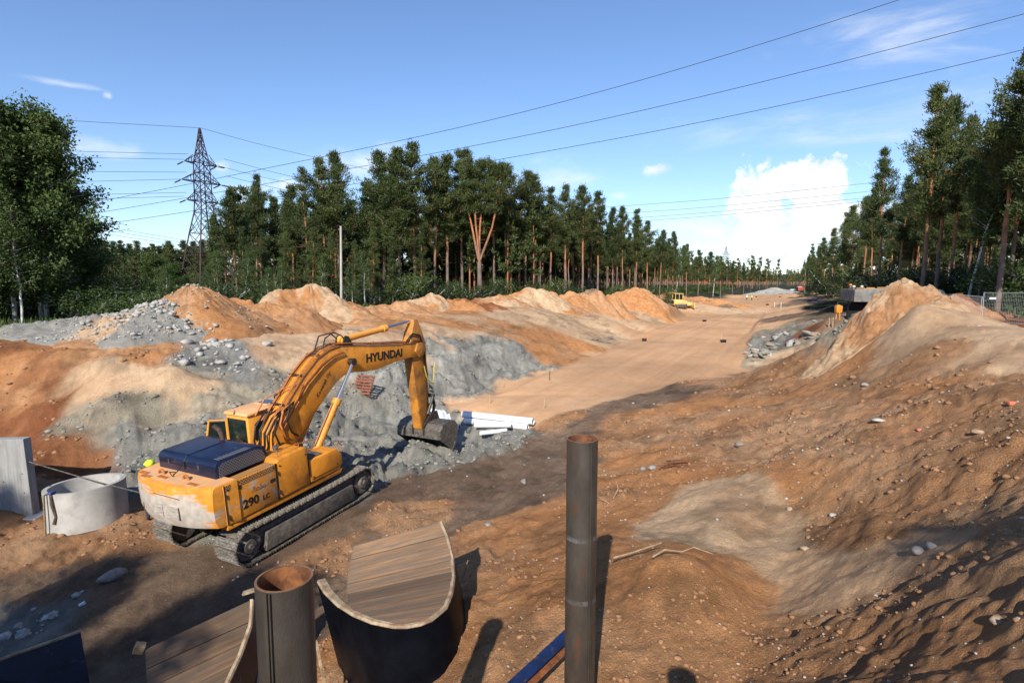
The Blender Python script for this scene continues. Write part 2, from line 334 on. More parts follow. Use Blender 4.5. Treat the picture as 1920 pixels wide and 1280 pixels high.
# kinds of ground: colour, colour of its patches, roughness of the relief
#            colour             patch colour        clods  lumps ridge
KIND = {'s': ((.475, .275, .145), (.51, .315, .175), .012, .02, .0),     # levelled sand
        'p': ((.55, .375, .225), (.44, .27, .15), .055, .08, .05),      # pale sand
        'o': ((.44, .205, .082), (.50, .275, .135), .07, .10, .03),     # orange soil
        'b': ((.43, .222, .105), (.50, .30, .165), .125, .10, .03),      # brown soil full of clods
        'd': ((.19, .123, .080), (.27, .185, .12), .06, .06, .03),     # wet dark track
        'g': ((.27, .26, .222), (.36, .345, .295), .11, .12, .55),       # grey clay
        'e': ((.27, .235, .17), (.36, .29, .205), .06, .15, .30),      # greenish grey sand
        'w': ((.32, .305, .265), (.22, .215, .20), .11, .12, .05),         # gravel and rubble
        'r': ((.23, .085, .035), (.34, .15, .065), .08, .14, .10),       # red soil
        'f': ((.030, .036, .016), (.05, .045, .022), .08, .15, .0)}      # forest floor
KN = list(KIND)
CP = '''
s:900 758,960 745,1000 720,1060 700,1150 690,1200 650,1250 620,1300 600,1350 620,1400 600,1430 595,1380 640,1380 665,1320 690,1250 705,1180 725,1100 740,1040 760,1010 775,1400 565,1350 570,1450 568,1300 585,1420 555,1460 558,1290 640,1130 665,1100 690,1300 565,1440 580,1230 625
p:1350 583,1300 578,1400 583,1270 598,1240 602,1130 630,1180 610,1200 600,1100 625,1150 590,1230 590,1050 590,1000 590,950 595,900 600,1100 580,1000 600,700 620,760 640,820 640,860 620,560 660,620 640,300 700,250 710,400 720,200 730,360 745,150 700,1690 560,1660 600,1720 590,1780 620,1620 620,1850 650,1370 930,1340 970,1400 970,1420 1010,1440 1060,1300 930,1250 960,1920 680,1540 1090,1640 1050,1700 1040,1480 1100,1590 1070,1500 660,1800 650,1760 680,1680 640
o:1000 630,1050 650,1080 670,950 610,1020 610,1070 630,900 590,820 600,1000 1100,1050 1000,1150 1150,1250 1100,1300 1150,1100 1250,950 1200,1200 1250,850 1100,1150 950,1200 1050,1350 1230,1320 1090,980 980,900 1000,1250 780,1350 760,1500 740,1600 690,1700 740,1250 850,1400 870,1500 890,1000 1200,1200 900,60 740,120 660,200 650,250 640,80 640,30 700,300 650,500 600,600 590,700 600,1150 880,1380 1150,560 610,1250 575,720 1180,1380 1080
b:1180 800,1230 790,1280 820,1350 790,1450 800,1500 720,1560 740,1620 760,1700 700,1400 720,1450 760,1550 700,1550 780,1300 800,1350 840,1650 760,1750 700,1850 720,1900 760,1440 700,1500 680,1150 830,1800 800,1880 850,1750 900,1650 900,1550 980,1650 980,1800 970,1700 1100,1550 1180,1450 1220,1600 1250,1800 1100,1850 1200,1900 1000,1500 850,860 1020,760 1080,640 1040,800 960,1920 1250,1700 1200,700 1250,1580 850,1450 850,1050 790,1340 715,200 1000,100 1000,60 940,300 1000
d:700 1030,800 1000,900 950,1000 900,950 870,1040 860,1100 820,1200 770,1280 725,1050 830,600 1080,500 1100,400 1100,300 1150,200 1150,100 1100,200 1060,800 910,1150 800,600 1000,450 1200,1480 590,1500 570,1530 560,1560 590,1590 590,550 1150,1250 745,1000 850,900 900,300 1060
g:870 660,920 650,960 660,1000 680,1030 690,900 690,850 700,800 720,760 740,850 740,700 760,650 780,600 800,560 820,500 800,800 770,750 800,700 850,820 850,860 840,900 830,940 815,650 860,600 870,560 850,300 830,350 820,400 820,250 850,230 820,280 870,720 700,680 700,760 690,960 700,1432 640,1450 655,820 670,640 740,920 800,740 870,640 900,500 950,450 960,590 920,1420 660
e:1450 640,1475 655,1440 665,1470 630,1500 650,1480 615,250 760,350 770,400 760,300 780,200 790,450 740,550 720,180 760,600 720,660 720,500 700,420 700,440 760,1520 630,1490 610,1540 640
w:370 650,420 650,450 680,480 700,100 610,160 605,30 1150,60 1170
r:20 760,60 790,100 780,30 820,80 850,120 850,60 690,150 830,180 860,100 720,20 860,20 650,140 860,1790 560,1830 560
f:20 600,100 598,180 590,500 560,650 565,700 572,0 612,450 560,1350 550,1420 547,1550 545
'''
def march(u, v, tmax=900):
    d = ray(u, v); D = np.concatenate([np.arange(3, 60, .25), np.geomspace(60, tmax, 200)])
    z = D * d.z / d.y; h = base_h(D * d.x / d.y, D); k = np.where(z <= h)[0]
    i = k[0] if len(k) else len(D) - 1
    if i > 0 and len(k):
        a = (z[i - 1] - h[i - 1]); b = (z[i] - h[i]); t = a / (a - b + 1e-9); dd = D[i - 1] + (D[i] - D[i - 1]) * t
    else: dd = D[i]
    return (dd * d.x / d.y, dd)
cx, ck = [], []
for row in CP.strip().split('\n'):
    k, rest = row.split(':')
    for q in rest.split(','):
        u, v = map(float, q.split()); cx.append(march(u, v)); ck.append(KN.index(k))
for k, pts in {'f': [(-45, 30), (-45, 50), (-30, 55), (-60, 60), (-25, 72), (-45, 80), (-12, 88), (0, 100), (12, 112), (25, 130), (40, 160), (65, 210), (110, 300), (-60, 120), (20, 200), (34, 45), (40, 52), (46, 70), (60, 100), (85, 150), (120, 220), (70, 60), (100, 100), (-10, -10), (10, -12), (-20, -12), (-30, -5), (25, -5), (200, 500), (-200, 300), (400, 400), (0, 600), (0, -200), (-300, -100), (300, -100), (-80, 10), (45, 20), (170, 330), (300, 900), (150, 400), (-500, 900), (500, 1500)],
               'b': [(0, -2), (5, 0), (3, 3.5), (12, 8), (20, 12), (16, 2)], 'd': [(-10, 2), (-5, 4), (20, 38), (22, 42), (-16, 6)], 'o': [(-1.5, 3.5), (0, 4)], 's': [(70, 170), (85, 220)], 'r': [(28, 33), (31, 37), (30, 44), (33, 48), (26, 50)]}.items():
    for p in pts: cx.append(p); ck.append(KN.index(k))
cx = np.array(cx); ck = np.array(ck)
# near the eye zones are metres across, far away tens of metres: distances are compared after this stretch
def warp(x, y):
    r = np.hypot(x, y) + 1e-6; L = np.log(r + 4.0) * 26; th = np.arctan2(x, y)
    return L * 1.0, th * 22.0
cwx, cwy = warp(cx[:, 0], cx[:, 1])
def _poly(P, z=-6.6): return np.array([[PZ(u, v, z).x, PZ(u, v, z).y] for u, v in P])
BED = _poly([(846, 764), (943, 724), (1015, 699), (1074, 680), (1121, 662), (1171, 643), (1215, 621), (1256, 601), (1284, 591), (1434, 591), (1428, 606), (1410, 630), (1399, 677), (1340, 708), (1287, 718), (1230, 734), (1168, 750), (1105, 766), (996, 790), (905, 778)])
FLAT = _poly([(920, 738), (1015, 699), (1074, 680), (1121, 662), (1171, 643), (1215, 621), (1256, 601), (1284, 592), (1434, 592), (1410, 630), (1394, 672), (1340, 702), (1230, 728), (1152, 742), (1040, 738)])
def sdist(x, y, P):
    """signed distance to a closed outline, negative inside"""
    d = np.full(x.shape, 1e9); ins = np.zeros(x.shape, bool)
    for (ax, ay), (bx, by) in zip(P, np.roll(P, -1, 0)):
        ex, ey = bx - ax, by - ay; t = np.clip(((x - ax) * ex + (y - ay) * ey) / (ex * ex + ey * ey), 0, 1); d = np.minimum(d, np.hypot(x - ax - ex * t, y - ay - ey * t))
        c = ((ay > y) != (by > y)) & (x < (bx - ax) * (y - ay) / (by - ay + 1e-12) + ax); ins ^= c
    return np.where(ins, -d, d)
def kinds(x, y):
    """weights (n, kinds) of the ground kinds"""
    n1 = fbm(x, y, 3.0, 4, 11, .42); n2 = fbm(x, y, 3.0, 4, 57, .42); r = np.hypot(x, y)
    s = np.clip(r / 25., .35, 3.0)
    n3 = fbm(x, y, 12.0, 3, 21); n4 = fbm(x, y, 12.0, 3, 87)
    qx, qy = warp(x + n1 * .45 * s + n3 * .7 * s, y + n2 * .45 * s + n4 * .9 * s)
    o = np.zeros((len(x), len(KN)), np.float32)
    for i in range(0, len(x), 20000):
        j = slice(i, i + 20000)
        d = np.sqrt((qx[j, None] - cwx[None]) ** 2 + (qy[j, None] - cwy[None]) ** 2)
        for k in range(len(KN)): o[j, k] = d[:, ck == k].min(1)
    o = np.exp(-(o - o.min(1, keepdims=True)) / .14)
    o = o / o.sum(1, keepdims=True)
    d = -sdist(x, y, BED) - .12 * s * n1 * 1.2
    w = np.clip(d / (.10 + .006 * r) + .5, 0, 1)[:, None]; w[r > 300] = 0
    e = np.zeros((1, len(KN)), np.float32); e[0, KN.index('s')] = 1
    return (o * (1 - w) + e * w).astype(np.float32)
AMP = np.array([KIND[k][2:5] for k in KN])
def detail(x, y, W, hb=None):
    r = np.hypot(x, y); A = W @ AMP
    fade = np.clip(r / 9., .45, 1.6)
    z = A[:, 1] * fade * fbm(x, y, 2.3, 3, 3) + A[:, 0] * (.75 * fbm(x, y, .60, 4, 5, .68))
    z = z + A[:, 0] * .55 * (ridged(x + .1 * fbm(x, y, .4, 2, 6), y, .55, 3, 23) - .45)
    cl = np.clip(vnoise(x / .17, y / .17, 91) - .60, 0, 1) * 1.6 * np.clip(fbm(x, y, 2.5, 2, 77) * .9 + .5, 0, 1)
    z = z + A[:, 0] * cl * 1.1
    z = z + A[:, 0] * .30 * np.clip((30 - r) / 15, 0, 1) * (vnoise(x / .15, y / .15, 7) + vnoise(x / .27 + 9, y / .27, 17) - 1)
    z = z - A[:, 2] * (ridged(x + .8 * fbm(x, y, 3, 2, 8), y * 1.0, 3.2, 5, 44) - .45) * 1.9
    z = z - A[:, 2] * .55 * np.clip(fbm(x, y, 1.1, 4, 64, .6), -.5, 1)
    if hb is not None:      # ledges where the digger has sliced the clay
        q = (hb + z) / .85 + .9 * fbm(x, y, 4.0, 3, 36); z = z + A[:, 2] * .36 * (np.abs((q % 1) * 2 - 1) ** .6 - .5)
    # wheel ruts and blade marks along the road
    c, s = math.cos(R_(27)), math.sin(R_(27)); a = x * c - y * s; l = x * s + y * c
    z = z + (W[:, KN.index('d')] * .07 + W[:, KN.index('s')] * .014) * fbm(a * 3.0, l * .10, 1.2, 3, 71)
    a2 = a - .9 * np.sin(l / 9.0)
    for c0 in (3.4, 5.5): z = z - W[:, KN.index('d')] * .09 * np.exp(-((a2 - c0) / .22) ** 2) * (1 + .4 * np.sin(l * 9))
    return z
def ground(x, y):
    """finished height above the datum"""
    x = np.atleast_1d(np.asarray(x, float)); y = np.atleast_1d(np.asarray(y, float))
    W = kinds(x, y); hb = base_h(x, y); return press(x, y, CZ + hb + detail(x, y, W, hb))
def gz(x, y): return float(ground([x], [y])[0])

# polar sheet, finer near the viewpoint's side of the pit
def rows_(r0, r1, step, k):
    o = [r0]
    while o[-1] < r1: o.append(o[-1] + max(step * .55, step * (o[-1] / 10.) ** k))
    return np.array(o)
RR = rows_(.8, 3400, .062, 1.22)
FA = np.radians(np.arange(-50, 50.01, .13)); BA = np.radians(np.concatenate([np.arange(51, 180, 2.0), np.arange(180, 310, 2.0)]))
TH = np.concatenate([FA, BA])
nr, na = len(RR), len(TH)
gr = np.meshgrid(np.arange(0, nr), np.arange(0, na), indexing='ij')
X = (RR[:, None] * np.sin(TH)[None]).ravel(); Y = (RR[:, None] * np.cos(TH)[None]).ravel()
# base on a thinned grid, then interpolated
si = np.unique(np.concatenate([np.arange(0, nr, 3), [nr - 1]])); nf = len(FA)
sj = np.unique(np.concatenate([np.arange(0, nf, 3), np.arange(nf - 1, na)]))
Xs = RR[si][:, None] * np.sin(TH[sj])[None]; Ys = RR[si][:, None] * np.cos(TH[sj])[None]
Hs = base_h(Xs.ravel(), Ys.ravel()).reshape(Xs.shape)
tmp = np.stack([np.interp(np.arange(na), sj, Hs[i]) for i in range(len(si))])
Hb = np.empty((nr, na))
pos = np.interp(np.arange(nr), si, np.arange(len(si))); i0 = np.clip(pos.astype(int), 0, len(si) - 2); ft = (pos - i0)[:, None]
Hb = tmp[i0] * (1 - ft) + tmp[i0 + 1] * ft
WK = kinds(X, Y); Z = press(X, Y, CZ + Hb.ravel() + detail(X, Y, WK, Hb.ravel()))
C1 = np.array([KIND[k][0] for k in KN]); C2 = np.array([KIND[k][1] for k in KN])
pm = np.clip(fbm(X, Y, 1.7, 5, 131) * 1.1 + .35, 0, 1)[:, None]; pm2 = np.clip(fbm(X, Y, 9, 3, 181) * .9 + .5, 0, 1)[:, None]
colr = (WK @ C1) * (1 - pm * .75) + (WK @ C2) * pm * .75
colr = colr * (0.86 + .28 * pm2)
_c, _s = math.cos(R_(27)), math.sin(R_(27)); _a = X * _c - Y * _s; _l = X * _s + Y * _c
st = fbm(_a * 2.2, _l * .07, 1.3, 4, 71)[:, None]; colr = colr * (1 + st * .10 * (WK[:, [KN.index('s')]] + 1.3 * WK[:, [KN.index('d')]]))
lay = (vnoise(Z / .16 + 1.5 * fbm(X, Y, 5, 2, 9), X * 0 + .3, 5) - .5)[:, None]; colr = colr * (1 + .55 * lay * (WK[:, [KN.index('g')]] + WK[:, [KN.index('e')]]))
dk = np.clip((fbm(X, Y, 1.3, 5, 301, .6) - .25) * 2.5, 0, 1)[:, None]; colr = colr * (1 - .35 * dk * (1 - WK[:, [KN.index('s')]]))
V = np.stack([X, Y, Z], 1)
a = (gr[0] * na + gr[1])
q = np.stack([a[:-1], np.roll(a, -1, 1)[:-1], np.roll(a, -1, 1)[1:], a[1:]], -1).reshape(-1, 4)
ground_m = bpy.data.materials.new('earth'); ground_m.use_nodes = True
def earth_nodes(m, grain=1.0):
    t = m.node_tree; b = t.nodes['Principled BSDF']; b.inputs['Roughness'].default_value = .95; b.inputs['Specular IOR Level'].default_value = .12
    at = t.nodes.new('ShaderNodeAttribute'); at.attribute_name = 'col'
    g = t.nodes.new('ShaderNodeNewGeometry')
    def nz(scale, det, rough=.6):
        n = t.nodes.new('ShaderNodeTexNoise'); n.inputs['Scale'].default_value = scale; n.inputs['Detail'].default_value = det; n.inputs['Roughness'].default_value = rough
        t.links.new(g.outputs['Position'], n.inputs['Vector']); return n
    n1 = nz(2.3, 9, .68); n2 = nz(46, 4, .7); n3 = nz(11, 8, .78)
    r1 = t.nodes.new('ShaderNodeMapRange'); r1.inputs['From Min'].default_value = .33; r1.inputs['From Max'].default_value = .67; r1.inputs['To Min'].default_value = .78; r1.inputs['To Max'].default_value = 1.28; t.links.new(n1.outputs[0], r1.inputs[0])
    r2 = t.nodes.new('ShaderNodeMapRange'); r2.inputs['From Min'].default_value = .3; r2.inputs['From Max'].default_value = .7; r2.inputs['To Min'].default_value = .82; r2.inputs['To Max'].default_value = 1.2; t.links.new(n2.outputs[0], r2.inputs[0])
    mu = t.nodes.new('ShaderNodeMath'); mu.operation = 'MULTIPLY'; t.links.new(r1.outputs[0], mu.inputs[0]); t.links.new(r2.outputs[0], mu.inputs[1])
    rg0 = t.nodes.new('ShaderNodeAttribute'); rg0.attribute_name = 'rug'; cf = t.nodes.new('ShaderNodeMath'); cf.operation = 'MULTIPLY_ADD'; cf.use_clamp = True; t.links.new(rg0.outputs['Fac'], cf.inputs[0]); cf.inputs[1].default_value = 1.1; cf.inputs[2].default_value = .12
    ml = t.nodes.new('ShaderNodeMix'); ml.data_type = 'FLOAT'; t.links.new(cf.outputs[0], ml.inputs[0]); ml.inputs[2].default_value = 1.0; t.links.new(mu.outputs[0], ml.inputs[3]); mu = ml
    vs = t.nodes.new('ShaderNodeVectorMath'); vs.operation = 'SCALE'; t.links.new(at.outputs['Color'], vs.inputs[0]); t.links.new(mu.outputs[0], vs.inputs['Scale'])
    # a scatter of pale pebbles too small to model
    vo = t.nodes.new('ShaderNodeTexVoronoi'); vo.inputs['Scale'].default_value = 9; vo.inputs['Randomness'].default_value = 1; t.links.new(g.outputs['Position'], vo.inputs['Vector'])
    pk = t.nodes.new('ShaderNodeMath'); pk.operation = 'LESS_THAN'; t.links.new(vo.outputs['Distance'], pk.inputs[0]); pk.inputs[1].default_value = .13
    sc = t.nodes.new('ShaderNodeSeparateColor'); t.links.new(vo.outputs['Color'], sc.inputs[0])
    p2 = t.nodes.new('ShaderNodeMath'); p2.operation = 'GREATER_THAN'; t.links.new(sc.outputs[0], p2.inputs[0]); p2.inputs[1].default_value = .62
    p3 = t.nodes.new('ShaderNodeMath'); p3.operation = 'MULTIPLY'; t.links.new(pk.outputs[0], p3.inputs[0]); t.links.new(p2.outputs[0], p3.inputs[1])
    p4 = t.nodes.new('ShaderNodeMath'); p4.operation = 'MULTIPLY'; t.links.new(p3.outputs[0], p4.inputs[0]); t.links.new(at.outputs['Alpha'], p4.inputs[1])
    mx = t.nodes.new('ShaderNodeMix'); mx.data_type = 'RGBA'; t.links.new(p4.outputs[0], mx.inputs[0]); t.links.new(vs.outputs[0], mx.inputs[6]); mx.inputs[7].default_value = (.42, .37, .31, 1)
    t.links.new(mx.outputs[2], b.inputs['Base Color'])
    ad = t.nodes.new('ShaderNodeMath'); ad.operation = 'MULTIPLY_ADD'; t.links.new(n3.outputs[0], ad.inputs[0]); ad.inputs[1].default_value = 2.2; t.links.new(n2.outputs[0], ad.inputs[2])
    am = t.nodes.new('ShaderNodeMath'); am.operation = 'MULTIPLY'; t.links.new(ad.outputs[0], am.inputs[0])
    rg = t.nodes.new('ShaderNodeAttribute'); rg.attribute_name = 'rug'; t.links.new(rg.outputs['Fac'], am.inputs[1])
    bp = t.nodes.new('ShaderNodeBump'); bp.inputs['Strength'].default_value = .9; bp.inputs['Distance'].default_value = .075 * grain; t.links.new(am.outputs[0], bp.inputs['Height']); t.links.new(bp.outputs[0], b.inputs['Normal'])
earth_nodes(ground_m)
def paint(me, C, peb, rug):
    a = me.color_attributes.new('col', 'FLOAT_COLOR', 'POINT'); a.data.foreach_set('color', np.concatenate([C, peb[:, None]], 1).astype(np.float32).ravel())
    a = me.attributes.new('rug', 'FLOAT', 'POINT'); a.data.foreach_set('value', rug.astype(np.float32))
PEB = np.array([.0, .6, .5, 1, .6, .3, .1, 0, .5, 0]); RUG = np.array([.18, .5, .75, 1.0, .8, 1.0, .7, 1.2, .9, 1.2])
gm = np_mesh('earth', V, q, [ground_m], smooth=True); paint(gm, colr, WK @ PEB, WK @ RUG)
go = link(bpy.data.objects.new('earth_ground', gm)); tag(go, kind='structure')

# ---------------------------------------------------------------- materials of the things
M = {}
M['yellow'] = mat('machine_yellow', (.66, .245, .022), .42, 0, .16, 1.6, (.27, .12, .035), .004, 18, thr=(.50, .72))
M['yellow_clean'] = mat('cab_yellow', (.78, .33, .05), .40, 0, .10, 1.8, (.55, .30, .12), .002, 14, thr=(.55, .8))
M['yellow_top'] = mat('faded_yellow', (.74, .36, .13), .6, 0, .12, 2.2, (.52, .33, .2), .003, 18, thr=(.42, .66))
M['arm_yellow'] = mat('greasy_yellow', (.50, .20, .03), .42, 0, .18, 1.4, (.13, .07, .035), .004, 16, thr=(.45, .68))
M['navy'] = mat('navy_paint', (.007, .013, .040), .34, 0, .2, 2.0, (.045, .05, .07), .002, 14, thr=(.56, .74), stretch=(1, 3, 1))
M['steel'] = mat('worn_steel', (.20, .18, .155), .5, .5, .25, 5, (.10, .075, .055), .006, 22)
M['mud_steel'] = mat('muddy_steel', (.085, .075, .065), .75, .15, .25, 4, (.15, .125, .10), .01, 14)
M['shoe'] = mat('track_shoe_steel', (.27, .25, .21), .5, .45, .3, 7, (.13, .105, .08), .006, 30, thr=(.45, .6))
M['black'] = mat('black_rubber', (.012, .012, .012), .5, 0, .2, 6)
M['dark'] = mat('dark_metal', (.03, .028, .027), .5, .3, .3, 5, (.07, .05, .035))
M['chrome'] = mat('chrome_rod', (.72, .73, .75), .16, 1.0, .04, 6)
M['glass'] = mat('dark_glass', (.012, .022, .018), .06, 0, .4, 3, spec=.8)
M['seam'] = mat('rust_edge', (.22, .075, .025), .8, 0, .25, 9, (.1, .04, .02))
M['copper'] = mat('painted_line', (.50, .17, .04), .5, 0, .2, 6, (.25, .09, .03))
M['letter'] = mat('black_lettering', (.01, .009, .009), .6, 0, .1, 6, (.05, .03, .015), thr=(.6, .7))
M['white'] = mat('white_plastic', (.66, .68, .70), .35, 0, .03, 3)
M['hivis'] = mat('safety_yellow', (.62, .80, .03), .6, 0, .05, 6)
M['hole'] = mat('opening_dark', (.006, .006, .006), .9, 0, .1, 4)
M['brass'] = mat('brass_fitting', (.45, .36, .07), .5, .3, .1, 6)
def cw_material():
    m = bpy.data.materials.new('scraped_counterweight'); m.use_nodes = True; t = m.node_tree; b = t.nodes['Principled BSDF']; b.inputs['Roughness'].default_value = .5
    tc = t.nodes.new('ShaderNodeTexCoord'); sx = t.nodes.new('ShaderNodeSeparateXYZ'); t.links.new(tc.outputs['Object'], sx.inputs[0])
    mp = t.nodes.new('ShaderNodeMapping'); mp.inputs['Scale'].default_value = (.8, .8, 7.0); t.links.new(tc.outputs['Object'], mp.inputs[0])
    n = t.nodes.new('ShaderNodeTexNoise'); n.inputs['Scale'].default_value = 2.2; n.inputs['Detail'].default_value = 8; n.inputs['Roughness'].default_value = .65; t.links.new(mp.outputs[0], n.inputs['Vector'])
    # paint is scraped off most a third of the way up, less on the right corner
    def ma(op, a, b2, c=False):
        x = t.nodes.new('ShaderNodeMath'); x.operation = op; x.use_clamp = c
        for i, y in enumerate((a, b2)):
            if isinstance(y, (int, float)): x.inputs[i].default_value = y
            else: t.links.new(y, x.inputs[i])
        return x.outputs[0]
    hz = ma('ABSOLUTE', ma('SUBTRACT', sx.outputs[2], 1.56), 0); hx = ma('MULTIPLY', ma('SUBTRACT', sx.outputs[0], 1.0), 1.2)
    hx = ma('MAXIMUM', hx, 0)
    k = ma('SUBTRACT', ma('ADD', ma('MULTIPLY', n.outputs[0], 1.7), -.1), ma('ADD', ma('MULTIPLY', hz, 1.25), hx))
    k = ma('MULTIPLY', ma('SUBTRACT', k, .12), 7.0, True)
    x = t.nodes.new('ShaderNodeMix'); x.data_type = 'RGBA'; t.links.new(k, x.inputs[0]); x.inputs[6].default_value = (.70, .27, .03, 1); x.inputs[7].default_value = (.47, .41, .345, 1)
    n2 = t.nodes.new('ShaderNodeTexNoise'); n2.inputs['Scale'].default_value = 6; n2.inputs['Detail'].default_value = 8; t.links.new(tc.outputs['Object'], n2.inputs['Vector'])
    r = t.nodes.new('ShaderNodeMapRange'); r.inputs['From Min'].default_value = .3; r.inputs['From Max'].default_value = .7; r.inputs['To Min'].default_value = .75; r.inputs['To Max'].default_value = 1.12; t.links.new(n2.outputs[0], r.inputs[0])
    vs = t.nodes.new('ShaderNodeVectorMath'); vs.operation = 'SCALE'; t.links.new(x.outputs[2], vs.inputs[0]); t.links.new(r.outputs[0], vs.inputs['Scale']); t.links.new(vs.outputs[0], b.inputs['Base Color'])
    return m
M['cw'] = cw_material()

def perforated(name, col, hole, pitch):
    """sheet punched with round holes"""
    m = bpy.data.materials.new(name); m.use_nodes = True; t = m.node_tree; b = t.nodes['Principled BSDF']; b.inputs['Roughness'].default_value = .5
    tc = t.nodes.new('ShaderNodeTexCoord'); mp = t.nodes.new('ShaderNodeMapping'); mp.inputs['Scale'].default_value = (0.001, 1 / pitch, 1 / pitch); mp.inputs['Rotation'].default_value = (R_(45), 0, 0)
    t.links.new(tc.outputs['Object'], mp.inputs[0]); v = t.nodes.new('ShaderNodeTexVoronoi'); v.inputs['Randomness'].default_value = 0; v.inputs['Scale'].default_value = 1; t.links.new(mp.outputs[0], v.inputs['Vector'])
    c = t.nodes.new('ShaderNodeMath'); c.operation = 'LESS_THAN'; c.inputs[1].default_value = .33; t.links.new(v.outputs['Distance'], c.inputs[0])
    x = t.nodes.new('ShaderNodeMix'); x.data_type = 'RGBA'; t.links.new(c.outputs[0], x.inputs[0]); x.inputs[6].default_value = (*col, 1); x.inputs[7].default_value = (*hole, 1); t.links.new(x.outputs[2], b.inputs['Base Color'])
    return m
M['mesh_y'] = perforated('punched_yellow', (.42, .20, .06), (.05, .03, .015), .055)
M['mesh_k'] = perforated('punched_navy', (.12, .12, .13), (.008, .008, .01), .055)

def lettering(txt, size, parent, M4, matl, depth=.004, shear=0, weight=.012):
    c = bpy.data.curves.new('lettering', 'FONT'); c.body = txt; c.size = size; c.extrude = depth; c.offset = weight * size; c.shear = shear; c.align_x = 'CENTER'; c.align_y = 'CENTER'; c.resolution_u = 3
    o = bpy.data.objects.new('lettering_curve', c); COL.objects.link(o)
    dg = bpy.context.evaluated_depsgraph_get(); me = bpy.data.meshes.new_from_object(o.evaluated_get(dg)); bpy.data.objects.remove(o)
    me.name = 'lettering'; me.transform(M4); me.materials.clear(); me.materials.append(matl)
    return link(bpy.data.objects.new('lettering', me), parent)

